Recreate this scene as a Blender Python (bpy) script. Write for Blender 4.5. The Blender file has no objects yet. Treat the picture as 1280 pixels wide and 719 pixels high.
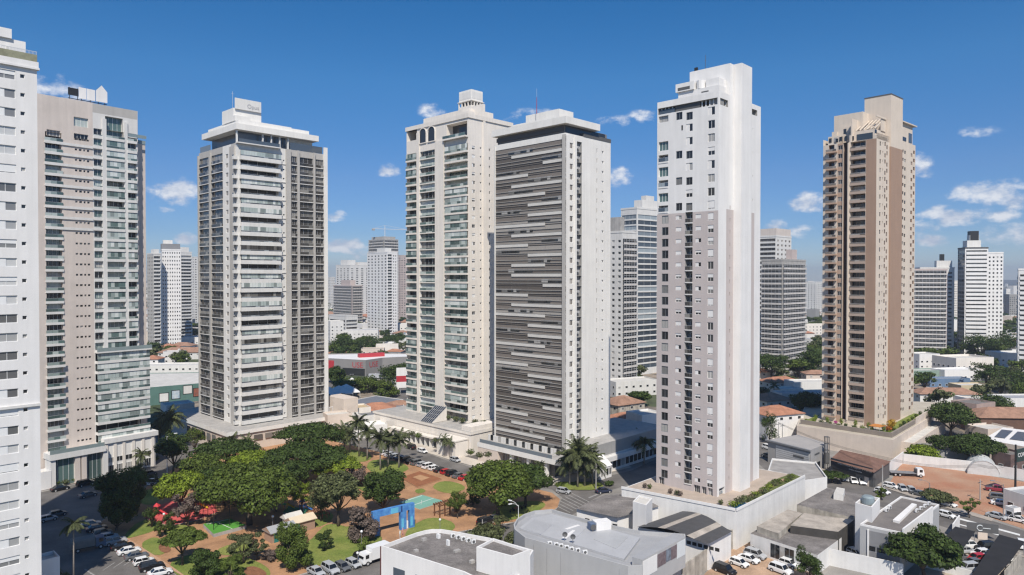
import bpy, math, random
from mathutils import Vector, Matrix
R = random.Random(7)
S = bpy.context.scene
COL = S.collection
PI = math.pi
# ---------------------------------------------------------------- camera, sky, sun, exposure
CH = 58.0
FPX = 888.0
PITCH = math.atan((359.5 - 347.0) / FPX)
cam_d = bpy.data.cameras.new('camera'); cam = bpy.data.objects.new('camera', cam_d); COL.objects.link(cam)
cam_d.sensor_width = 36.0; cam_d.lens = 36.0 * FPX / 1280.0
cam_d.clip_start = 1.0; cam_d.clip_end = 60000.0
cam.location = (0, 0, CH); cam.rotation_euler = (PI / 2 - PITCH, 0, 0)
S.camera = cam
S.render.resolution_x = 1024; S.render.resolution_y = 575
SUN_EL = 49.5
SUN_AZ = 175.0      # compass-like, clockwise from +Y: the sun stands behind the camera, a little to its right
sd = bpy.data.lights.new('sun', 'SUN'); sun = bpy.data.objects.new('sun', sd); COL.objects.link(sun)
sd.energy = 3.9; sd.angle = math.radians(0.55); sd.color = (1.0, 0.935, 0.84)
_to = Vector((math.sin(math.radians(SUN_AZ)) * math.cos(math.radians(SUN_EL)), math.cos(math.radians(SUN_AZ)) * math.cos(math.radians(SUN_EL)), math.sin(math.radians(SUN_EL))))
sun.rotation_euler = (-_to).to_track_quat('-Z', 'Y').to_euler()
sun.location = (0, 0, 400)
S.view_settings.view_transform = 'Standard'
try: S.view_settings.look = 'None'
except Exception: pass
S.view_settings.exposure = 0.5; S.view_settings.gamma = 1.0
S.view_settings.use_curve_mapping = False
S.cycles.use_denoising = True
try:
    S.cycles.denoiser = 'OPENIMAGEDENOISE'; S.cycles.denoising_prefilter = 'ACCURATE'
    S.cycles.denoising_input_passes = 'RGB_ALBEDO_NORMAL'
except Exception: pass
S.cycles.max_bounces = 6; S.cycles.diffuse_bounces = 3; S.cycles.glossy_bounces = 3
S.cycles.transmission_bounces = 3; S.cycles.transparent_max_bounces = 8; S.cycles.volume_bounces = 0
S.cycles.filter_width = 1.3

def ray(px, py):
    x = (px - 640.0) / FPX; y = -(py - 359.5) / FPX
    c, s = math.cos(PITCH), math.sin(PITCH)
    return Vector((x, c + y * s, -s + y * c))
def G(px, py, z=0.0):
    d = ray(px, py); t = (z - CH) / d.z
    return Vector((d.x * t, d.y * t, z))
def P(px, py, Y):
    d = ray(px, py); t = Y / d.y
    return Vector((d.x * t, Y, CH + d.z * t))
def proj(v):
    c, s = math.cos(PITCH), math.sin(PITCH)
    dz = v[2] - CH
    f = v[1] * c - dz * s; u = v[1] * s + dz * c
    if f < 0.1: return (-9999, -9999)
    return (640 + FPX * v[0] / f, 359.5 - FPX * u / f)

# world: sky texture with small fair-weather clouds
W = bpy.data.worlds.new('World'); S.world = W; W.use_nodes = True
nt = W.node_tree; nt.nodes.clear()
def nn(t, **kw):
    n = nt.nodes.new(t)
    for k, v in kw.items(): setattr(n, k, v)
    return n
L_ = lambda a, b: nt.links.new(a, b)
def math_(op, a, b=None, c=None, clamp=False):
    n = nn('ShaderNodeMath', operation=op); n.use_clamp = clamp
    for i, v in enumerate((a, b, c)):
        if v is None: continue
        if hasattr(v, 'links') or hasattr(v, 'is_linked'): L_(v, n.inputs[i])
        else: n.inputs[i].default_value = v
    return n.outputs[0]
wo = nn('ShaderNodeOutputWorld'); bg = nn('ShaderNodeBackground'); L_(bg.outputs[0], wo.inputs[0])
SKY_STRENGTH = 0.074
bg.inputs[1].default_value = SKY_STRENGTH
sky = nn('ShaderNodeTexSky', sky_type='NISHITA'); sky.sun_disc = False
sky.sun_elevation = math.radians(SUN_EL); sky.sun_rotation = math.radians(SUN_AZ)
sky.altitude = 1500; sky.air_density = 1.0; sky.dust_density = 0.0; sky.ozone_density = 2.0
hsv = nn('ShaderNodeHueSaturation'); hsv.inputs['Saturation'].default_value = 1.44; hsv.inputs['Value'].default_value = 1.0
tint = nn('ShaderNodeMix', data_type='RGBA', blend_type='MULTIPLY'); tint.inputs[0].default_value = 1; L_(sky.outputs[0], tint.inputs[6]); L_(tint.outputs[2], hsv.inputs['Color'])
tc = nn('ShaderNodeTexCoord'); sep = nn('ShaderNodeSeparateXYZ'); L_(tc.outputs['Generated'], sep.inputs[0])
azi = math_('ARCTAN2', sep.outputs[0], sep.outputs[1])
ele = math_('ARCSINE', sep.outputs[2])
# air colour by height over the horizon: the clear dry-season sky of the photograph
air = nn('ShaderNodeValToRGB'); er = air.color_ramp.elements; L_(math_('MULTIPLY', ele, 2.0), air.inputs[0]); er[0].position = 0.0; er[0].color = (.62, .68, .86, 1)
for q_, c_ in ((.12, (.66, .68, .82)), (.27, (.87, .81, .88)), (.53, (1.1, 1.05, 1.04))): e_ = er.new(q_); e_.color = (*c_, 1)
er[-1].position = .95; er[-1].color = (1.07, 1.04, 1.04, 1); L_(air.outputs[0], tint.inputs[7])
n1 = nn('ShaderNodeTexNoise'); n1.inputs['Scale'].default_value = 22; n1.inputs['Detail'].default_value = 7; n1.inputs['Roughness'].default_value = 0.62
mp = nn('ShaderNodeMapping'); mp.inputs['Scale'].default_value = (1, 1, 1.7); L_(tc.outputs['Generated'], mp.inputs[0]); L_(mp.outputs[0], n1.inputs['Vector'])
mp2 = nn('ShaderNodeMapping'); mp2.inputs['Scale'].default_value = (1, 1, 1.7); mp2.inputs['Location'].default_value = (0, 0, -0.012); L_(tc.outputs['Generated'], mp2.inputs[0])
n2 = nn('ShaderNodeTexNoise'); n2.inputs['Scale'].default_value = 22; n2.inputs['Detail'].default_value = 4; L_(mp2.outputs[0], n2.inputs['Vector'])
# clouds: (px, py, half width px, half height px, strength)
CLOUDS = [(222, 240, 34, 17, 1.0), (233, 298, 16, 8, .9), (205, 262, 12, 5, .4), (62, 118, 36, 22, .75), (486, 213, 15, 9, .95), (423, 271, 14, 8, .85), (432, 307, 24, 13, .9),
          (452, 316, 30, 10, .55), (545, 140, 20, 12, .75), (560, 150, 30, 10, .4), (668, 150, 44, 13, .75), (690, 160, 40, 10, .5), (760, 154, 34, 10, .6), (806, 147, 20, 11, .7), (776, 223, 20, 15, .95), (735, 232, 20, 10, .6),
          (1012, 253, 24, 13, .95), (998, 292, 22, 10, .6), (968, 283, 16, 9, .7), (1152, 206, 16, 15, .85), (1195, 268, 42, 14, 1.0), (1240, 246, 42, 18, .95), (1252, 271, 18, 10, .85),
          (1150, 283, 20, 11, .85), (1163, 300, 24, 7, .7), (1265, 292, 34, 16, .85), (1240, 300, 24, 8, .6), (1222, 166, 22, 6, .35), (1196, 203, 10, 5, .35), (1015, 305, 12, 8, .5), (1104, 262, 30, 10, .5),
          (330, 312, 60, 16, .6), (900, 300, 60, 14, .6), (700, 290, 70, 18, .7)]
for k in range(46):      # the rest of the sky round the camera
    a = R.uniform(0.75, 2 * PI - 0.75)
    CLOUDS.append(('w', a, R.uniform(.03, .42), R.uniform(.03, .09), R.uniform(.012, .03), R.uniform(.5, 1)))
mask = None
for c in CLOUDS:
    if c[0] == 'w': a0, e0, sa, se, st = c[1:]; a0 = (a0 + PI) % (2 * PI) - PI
    else:
        d = ray(c[0], c[1]).normalized(); a0 = math.atan2(d.x, d.y); e0 = math.asin(d.z); sa = c[2] * 1.08 / FPX; se = c[3] * 1.05 / FPX; st = c[4] * .92
    u = math_('MULTIPLY_ADD', azi, 1 / sa, -a0 / sa); v = math_('MULTIPLY_ADD', ele, 1 / se, -e0 / se)
    r2 = math_('MULTIPLY_ADD', u, u, math_('MULTIPLY', v, v))
    g = math_('MULTIPLY_ADD', r2, -st, st)      # st * (1 - r^2)
    mask = g if mask is None else math_('MAXIMUM', mask, g)
mask = math_('MAXIMUM', mask, -0.6)
dens = math_('ADD', math_('MULTIPLY', mask, 0.95), math_('MULTIPLY_ADD', n1.outputs[0], 3.6, -1.95))
mr = nn('ShaderNodeMapRange'); mr.interpolation_type = 'SMOOTHSTEP'; L_(dens, mr.inputs[0])
mr.inputs['From Min'].default_value = 0.0; mr.inputs['From Max'].default_value = 0.85; mr.inputs['To Max'].default_value = 0.95
gate = nn('ShaderNodeMapRange'); L_(mask, gate.inputs[0]); gate.inputs['From Min'].default_value = -0.25; gate.inputs['From Max'].default_value = 0.3
cf = math_('MULTIPLY', mr.outputs[0], gate.outputs[0])
lit = nn('ShaderNodeMapRange'); L_(math_('SUBTRACT', n1.outputs[0], n2.outputs[0]), lit.inputs[0]); lit.inputs['From Min'].default_value = -0.1; lit.inputs['From Max'].default_value = 0.1
cc = nn('ShaderNodeMix', data_type='RGBA'); L_(lit.outputs[0], cc.inputs[0]); k = 1 / SKY_STRENGTH
cc.inputs[6].default_value = (.36 * k, .41 * k, .51 * k, 1); cc.inputs[7].default_value = (.60 * k, .62 * k, .66 * k, 1)
fin = nn('ShaderNodeMix', data_type='RGBA'); L_(cf, fin.inputs[0]); L_(hsv.outputs[0], fin.inputs[6]); L_(cc.outputs[2], fin.inputs[7])
L_(fin.outputs[2], bg.inputs[0])

# ---------------------------------------------------------------- materials
MATS = {}
def mat(name, col, rough=.8, var=.12, scale=.6, streak=0.0, bump=0.0, metal=0.0, spec=.4, col2=None, island=0.0, stretch=None, fine=0.0, bscale=None, trans=0.0):
    if name in MATS: return MATS[name]
    m = bpy.data.materials.new(name); m.use_nodes = True; t = m.node_tree; t.nodes.clear()
    def N(ty, **kw):
        n = t.nodes.new(ty)
        for k_, v_ in kw.items(): setattr(n, k_, v_)
        return n
    ln = t.links.new
    o = N('ShaderNodeOutputMaterial'); b = N('ShaderNodeBsdfPrincipled'); ln(b.outputs[0], o.inputs[0])
    b.inputs['Roughness'].default_value = rough; b.inputs['Metallic'].default_value = metal; b.inputs['Specular IOR Level'].default_value = spec
    geo = N('ShaderNodeNewGeometry')
    mp_ = N('ShaderNodeMapping'); ln(geo.outputs['Position'], mp_.inputs[0])
    if stretch: mp_.inputs['Scale'].default_value = stretch
    nz = N('ShaderNodeTexNoise'); nz.inputs['Scale'].default_value = scale; nz.inputs['Detail'].default_value = 6; nz.inputs['Roughness'].default_value = .6
    ln(mp_.outputs[0], nz.inputs['Vector'])
    if col2 is None: c1 = tuple(max(0, x * (1 - var)) for x in col); c2 = tuple(min(1, x * (1 + var)) for x in col)
    else: c1, c2 = col, col2
    ramp = N('ShaderNodeMapRange'); ln(nz.outputs[0], ramp.inputs[0]); ramp.inputs['From Min'].default_value = .3; ramp.inputs['From Max'].default_value = .7
    mx = N('ShaderNodeMix', data_type='RGBA'); ln(ramp.outputs[0], mx.inputs[0]); mx.inputs[6].default_value = (*c1, 1); mx.inputs[7].default_value = (*c2, 1)
    cur = mx.outputs[2]
    def mul(fac_socket, lo, hi):
        nonlocal cur
        rr = N('ShaderNodeMapRange'); ln(fac_socket, rr.inputs[0]); rr.inputs['From Min'].default_value = .25; rr.inputs['From Max'].default_value = .75
        rr.inputs['To Min'].default_value = lo; rr.inputs['To Max'].default_value = hi
        h = N('ShaderNodeMix', data_type='RGBA', blend_type='MULTIPLY'); h.inputs[0].default_value = 1
        ln(cur, h.inputs[6]); ln(rr.outputs[0], h.inputs[7]); cur = h.outputs[2]
    if streak:
        m2 = N('ShaderNodeMapping'); ln(geo.outputs['Position'], m2.inputs[0]); m2.inputs['Scale'].default_value = (1.1, 1.1, .06)
        z2 = N('ShaderNodeTexNoise'); z2.inputs['Scale'].default_value = 1.0; z2.inputs['Detail'].default_value = 5; ln(m2.outputs[0], z2.inputs['Vector'])
        mul(z2.outputs[0], 1 - streak, 1 + streak * .3)
    if fine:
        z3 = N('ShaderNodeTexNoise'); z3.inputs['Scale'].default_value = 3.5; z3.inputs['Detail'].default_value = 4; ln(geo.outputs['Position'], z3.inputs['Vector'])
        mul(z3.outputs[0], 1 - fine, 1 + fine)
    if island:
        oi = N('ShaderNodeObjectInfo'); ad = N('ShaderNodeMath', operation='ADD'); ln(geo.outputs['Random Per Island'], ad.inputs[0]); ln(oi.outputs['Random'], ad.inputs[1])
        fr = N('ShaderNodeMath', operation='FRACT'); ln(ad.outputs[0], fr.inputs[0])
        mul(fr.outputs[0], 1 - island, 1 + island)
    ln(cur, b.inputs['Base Color'])
    if bump:
        bp = N('ShaderNodeBump'); bp.inputs['Strength'].default_value = bump; bp.inputs['Distance'].default_value = .1
        zb = N('ShaderNodeTexNoise'); zb.inputs['Scale'].default_value = bscale or scale * 6; zb.inputs['Detail'].default_value = 5; ln(geo.outputs['Position'], zb.inputs['Vector'])
        ln(zb.outputs[0], bp.inputs['Height']); ln(bp.outputs[0], b.inputs['Normal'])
    if trans:
        tr = N('ShaderNodeBsdfTranslucent'); ln(cur, tr.inputs[0]); ms = N('ShaderNodeMixShader'); ms.inputs[0].default_value = trans
        ln(b.outputs[0], ms.inputs[1]); ln(tr.outputs[0], ms.inputs[2]); ln(ms.outputs[0], o.inputs[0])
    MATS[name] = m
    return m
def glass(name, dark, light, frac=.25, rough=.06, spec=.7):
    """window glass: each pane random, some with pale curtains or blinds behind it"""
    if name in MATS: return MATS[name]
    m = bpy.data.materials.new(name); m.use_nodes = True; t = m.node_tree
    b = t.nodes['Principled BSDF']; ln = t.links.new
    b.inputs['Roughness'].default_value = rough; b.inputs['Specular IOR Level'].default_value = spec
    geo = t.nodes.new('ShaderNodeNewGeometry'); oi = t.nodes.new('ShaderNodeObjectInfo')
    ad = t.nodes.new('ShaderNodeMath'); ad.operation = 'ADD'; ln(geo.outputs['Random Per Island'], ad.inputs[0]); ln(oi.outputs['Random'], ad.inputs[1])
    fr = t.nodes.new('ShaderNodeMath'); fr.operation = 'FRACT'; ln(ad.outputs[0], fr.inputs[0])
    rp = t.nodes.new('ShaderNodeValToRGB'); rp.color_ramp.interpolation = 'CONSTANT'; e = rp.color_ramp.elements
    mid = tuple((a * .55 + c * .45) for a, c in zip(dark, light)); low = tuple(a * .6 for a in dark)
    e[0].position = 0; e[0].color = (*low, 1); e[1].position = (1 - frac) * .4; e[1].color = (*dark, 1)
    q = e.new(1 - frac); q.color = (*mid, 1); q = e.new(1 - frac * .5); q.color = (*light, 1)
    ln(fr.outputs[0], rp.inputs[0]); ln(rp.outputs[0], b.inputs['Base Color'])
    zb = t.nodes.new('ShaderNodeTexNoise'); zb.inputs['Scale'].default_value = .35; bp = t.nodes.new('ShaderNodeBump'); bp.inputs['Strength'].default_value = .03
    ln(geo.outputs['Position'], zb.inputs['Vector']); ln(zb.outputs[0], bp.inputs['Height']); ln(bp.outputs[0], b.inputs['Normal'])
    MATS[name] = m
    return m
white = mat('white_paint', (.665, .65, .62), .7, .05, .15, streak=.10)
white2 = mat('clean_white_paint', (.735, .72, .70), .65, .05, .15, streak=.08)
offwhite = mat('off_white_paint', (.64, .625, .595), .75, .06, .15, streak=.12)
cream = mat('cream_render', (.72, .67, .605), .75, .06, .15, streak=.10)
beige = mat('beige_render', (.74, .72, .68), .75, .05, .15, streak=.08)
tan = mat('tan_cladding', (.60, .53, .475), .75, .07, .2, streak=.10)
greige = mat('greige_render', (.44, .42, .39), .75, .06, .2, streak=.10)
taupe = mat('taupe_render', (.495, .44, .42), .75, .04, .2, streak=.06)
brown = mat('brown_render', (.35, .235, .17), .75, .05, .2, streak=.07)
sand = mat('sand_render', (.63, .545, .455), .75, .05, .2, streak=.08)
stone = mat('pale_stone', (.60, .515, .44), .8, .08, .3, streak=.06, bump=.2)
grey = mat('grey_render', (.30, .295, .285), .8, .08, .3, streak=.1)
dgrey = mat('dark_grey_panel', (.10, .10, .10), .6, .1, .4)
midgrey = mat('grey_metal', (.22, .22, .225), .5, .08, .4)
black = mat('black_metal', (.02, .02, .021), .5, .1, .4)
bronze = mat('bronze_panel', (.19, .17, .15), .4, .2, .5)
concrete = mat('concrete', (.38, .365, .345), .85, .15, .4, streak=.15, bump=.2)
oldwall = mat('weathered_wall', (.42, .385, .33), .9, .3, .5, streak=.45, bump=.2)
whitewall = mat('white_yard_wall', (.68, .67, .65), .85, .07, .3, streak=.12)
frame_w = mat('white_frame', (.72, .72, .71), .5, .03)
alu = mat('aluminium', (.60, .60, .60), .4, .05, metal=.3)
g_dark = glass('dark_glass', (.028, .03, .032), (.36, .35, .33), .22)
g_bronze = glass('bronze_glass', (.20, .175, .155), (.34, .315, .285), .30, .15, .15)
g_green = glass('green_glass', (.10, .155, .145), (.42, .47, .44), .45)
g_soft = glass('soft_glass', (.20, .20, .20), (.52, .52, .51), .55)
g_grey = glass('grey_glass', (.062, .058, .054), (.24, .23, .21), .35, .08, .55)
g_blue = glass('blue_grey_glass', (.07, .09, .115), (.30, .34, .36), .35)
g_pale = glass('pale_glass', (.36, .42, .40), (.62, .65, .62), .5, .08)
g_rail = mat('glass_rail', (.22, .27, .27), .08, .1, spec=.8)
roofdark = mat('dark_fibre_roof', (.175, .16, .15), .9, .32, .35, fine=.3, bump=.3)
roofgrey = mat('grey_metal_roof', (.33, .335, .345), .55, .07, .3, fine=.06)
roofold = mat('stained_fibre_cement', (.36, .32, .275), .9, .30, .35, fine=.15, bump=.3)
rooflight = mat('light_roof', (.56, .54, .50), .8, .12, .3, streak=.1)
tile = mat('clay_tile', (.36, .17, .105), .85, .25, .5, fine=.2, bump=.4, bscale=4)
tile2 = mat('faded_clay_tile', (.30, .175, .12), .85, .25, .5, fine=.2, bump=.4, bscale=4)
asphalt = mat('asphalt', (.135, .125, .116), .9, .32, .14, fine=.16)
worn = mat('worn_paint', (.27, .26, .25), .9, .3, 1.5, fine=.3)
pave = mat('pavement', (.34, .30, .26), .9, .18, .3, fine=.12)
earthpath = mat('earth_path', (.36, .20, .105), .95, .26, .25, fine=.15)
redearth = mat('red_earth', (.35, .16, .092), .95, col2=(.40, .255, .17), scale=.12, fine=.25)
lawn = mat('lawn', (.10, .155, .022), .95, col2=(.23, .24, .06), scale=.14, fine=.35)
paint = mat('road_paint', (.66, .66, .64), .8, .15, 1.2)
redcourt = mat('red_rubber', (.50, .09, .085), .9, .1, .3)
turf = mat('green_turf', (.08, .27, .035), .9, .1, .3)
tealcourt = mat('teal_court', (.17, .36, .29), .85, .06, .3)
bark = mat('bark', (.10, .075, .055), .9, .25, 3)
palebark = mat('pale_bark', (.26, .23, .20), .9, .2, 3)
def leafmat(n, c): return mat(n, tuple(x * .62 for x in c), .65, scale=.55, col2=tuple(x * 1.28 for x in c), island=.32, spec=.3, trans=.22)
lf_dark = leafmat('dark_leaves', (.048, .078, .014))
lf_mid = leafmat('mid_leaves', (.085, .12, .018))
lf_lime = leafmat('lime_leaves', (.16, .215, .018))
lf_olive = leafmat('olive_leaves', (.10, .115, .045))
lf_dry = leafmat('dry_purple_leaves', (.15, .115, .095))
lf_palm = leafmat('palm_leaves', (.085, .10, .04))
lf_yel = leafmat('yellow_leaves', (.40, .24, .02))
lf_org = leafmat('orange_leaves', (.40, .13, .02))
def carpaint(n, c): return mat(n, c, .28, .02, spec=.6)
cp_white = carpaint('white_car_paint', (.74, .74, .73)); cp_black = carpaint('black_car_paint', (.012, .012, .014)); cp_silver = carpaint('silver_car_paint', (.40, .41, .42))
cp_grey = carpaint('grey_car_paint', (.12, .125, .13)); cp_red = carpaint('red_car_paint', (.42, .02, .025)); cp_blue = carpaint('navy_car_paint', (.02, .028, .06)); cp_wine = carpaint('wine_car_paint', (.22, .025, .045))
carglass = mat('car_glass', (.012, .013, .015), .05, .05, spec=.8); rubber = mat('tyre_rubber', (.018, .018, .018), .9, .1); lampglass = mat('lamp_glass', (.7, .7, .68), .15, .03); redlamp = mat('red_lamp', (.35, .01, .01), .2, .05)

# ---------------------------------------------------------------- mesh helpers
class MB:
    def __init__(s): s.v = []; s.f = []; s.mi = []; s.m = []; s.sm = False
    def mid(s, m):
        if m not in s.m: s.m.append(m)
        return s.m.index(m)
    def face(s, pts, m):
        b = len(s.v); s.v += [tuple(p) for p in pts]; s.f.append(tuple(range(b, b + len(pts)))); s.mi.append(s.mid(m))
    def box(s, x0, x1, y0, y1, z0, z1, m, top=None, skip=''):
        if x1 < x0: x0, x1 = x1, x0
        if y1 < y0: y0, y1 = y1, y0
        b = len(s.v); i = s.mid(m); j = s.mid(top) if top else i
        s.v += [(x0, y0, z0), (x1, y0, z0), (x1, y1, z0), (x0, y1, z0), (x0, y0, z1), (x1, y0, z1), (x1, y1, z1), (x0, y1, z1)]
        for n, f in (('b', (3, 2, 1, 0)), ('t', (4, 5, 6, 7)), ('f', (0, 1, 5, 4)), ('r', (1, 2, 6, 5)), ('k', (2, 3, 7, 6)), ('l', (3, 0, 4, 7))):
            if n in skip: continue
            s.f.append(tuple(b + k for k in f)); s.mi.append(j if n == 't' else i)
        return s
    def prism(s, poly, z0, z1, m, top=None, bottom=False):
        a = sum(poly[i][0] * poly[(i + 1) % len(poly)][1] - poly[(i + 1) % len(poly)][0] * poly[i][1] for i in range(len(poly)))
        if a < 0: poly = poly[::-1]
        n = len(poly); b = len(s.v); i = s.mid(m); j = s.mid(top) if top else i
        s.v += [(p[0], p[1], z0) for p in poly] + [(p[0], p[1], z1) for p in poly]
        for k in range(n): s.f.append((b + k, b + (k + 1) % n, b + n + (k + 1) % n, b + n + k)); s.mi.append(i)
        s.f.append(tuple(b + n + k for k in range(n))); s.mi.append(j)
        if bottom: s.f.append(tuple(b + k for k in range(n))[::-1]); s.mi.append(i)
        return s
    def tube(s, pts, rad, m, n=8, cap=True):
        i = s.mid(m); base = len(s.v); pts = [Vector(p) for p in pts]
        for k, p in enumerate(pts):
            d = (pts[min(k + 1, len(pts) - 1)] - pts[max(k - 1, 0)]).normalized()
            a = d.orthogonal().normalized() if abs(d.z) < .99 else Vector((1, 0, 0)); a = (a - d * a.dot(d)).normalized(); c = d.cross(a)
            r = rad[k] if isinstance(rad, (list, tuple)) else rad
            for q in range(n): th = 2 * PI * q / n; s.v.append(tuple(p + (a * math.cos(th) + c * math.sin(th)) * r))
        for k in range(len(pts) - 1):
            for q in range(n):
                s.f.append((base + k * n + q, base + k * n + (q + 1) % n, base + (k + 1) * n + (q + 1) % n, base + (k + 1) * n + q)); s.mi.append(i)
        if cap:
            s.f.append(tuple(base + q for q in range(n))[::-1]); s.mi.append(i)
            s.f.append(tuple(base + (len(pts) - 1) * n + q for q in range(n))); s.mi.append(i)
        return s
    def add(s, me, M):
        """append another mesh, transformed"""
        b = len(s.v); mp = [s.mid(m) for m in me.materials]
        s.v += [tuple(M @ v.co) for v in me.vertices]
        for p in me.polygons: s.f.append(tuple(b + i for i in p.vertices)); s.mi.append(mp[p.material_index])
    def mesh(s, name):
        me = bpy.data.meshes.new(name); me.from_pydata(s.v, [], s.f)
        for m in s.m: me.materials.append(m)
        me.polygons.foreach_set('material_index', s.mi)
        if s.sm: me.polygons.foreach_set('use_smooth', [True] * len(s.f))
        me.update(); return me
    def build(s, name, parent=None, loc=(0, 0, 0), rz=0):
        o = bpy.data.objects.new(name, s.mesh(name)); COL.objects.link(o); o.parent = parent; o.location = loc; o.rotation_euler = (0, 0, rz)
        return o
def tag(o, label, cat, group=None, kind=None):
    if label: o['label'] = label
    if cat: o['category'] = cat
    if group: o['group'] = group
    if kind: o['kind'] = kind
    return o
def empty(name, label, cat, loc, rz=0, group=None):
    o = bpy.data.objects.new(name, None); COL.objects.link(o); o.location = loc; o.rotation_euler = (0, 0, rz); o.empty_display_size = .1
    return tag(o, label, cat, group)
def child(name, me, parent, loc=(0, 0, 0), rz=0):
    o = bpy.data.objects.new(name, me); COL.objects.link(o); o.parent = parent; o.location = loc; o.rotation_euler = (0, 0, rz); return o
def copy_tree(o, parent=None):
    c = o.copy(); COL.objects.link(c); c.parent = parent
    for ch in [x for x in KIDS.get(o, ())]: copy_tree(ch, c)
    return c
KIDS = {}
def reg(root):
    """remember the children of a prototype so copies need no lookup"""
    for o in list(COL.objects):
        if o.parent: KIDS.setdefault(o.parent, [])
    for o in list(COL.objects):
        if o.parent and o not in KIDS[o.parent]: KIDS[o.parent].append(o)
def structure(name, mb): o = mb.build(name); o['kind'] = 'structure'; return o
ORD = 'first second third fourth fifth sixth seventh eighth ninth tenth eleventh twelfth thirteenth fourteenth fifteenth sixteenth seventeenth eighteenth nineteenth twentieth'.split()
ORD += ['twenty-' + x for x in ORD[:9]] + ['thirtieth'] + ['thirty-' + x for x in ORD[:9]] + ['fortieth'] + ['forty-' + x for x in ORD[:9]] + ['fiftieth'] + ['fifty-' + x for x in ORD[:9]]
AUTO = []     # (object, description, zone phrase): labels for repeats, written at the end by rank in their zone
def auto(o, desc, cat, zone, group): tag(o, None, cat, group); AUTO.append((o, desc, zone)); return o

def text_mesh(body, size, m, extrude=.03):
    cu = bpy.data.curves.new('lettering', 'FONT'); cu.body = body; cu.size = size; cu.extrude = extrude
    o = bpy.data.objects.new('tmp', cu); COL.objects.link(o); bpy.context.view_layer.update()
    me = bpy.data.meshes.new_from_object(o.evaluated_get(bpy.context.evaluated_depsgraph_get())); bpy.data.objects.remove(o); me.name = 'lettering'; me.materials.clear(); me.materials.append(m); return me
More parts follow.
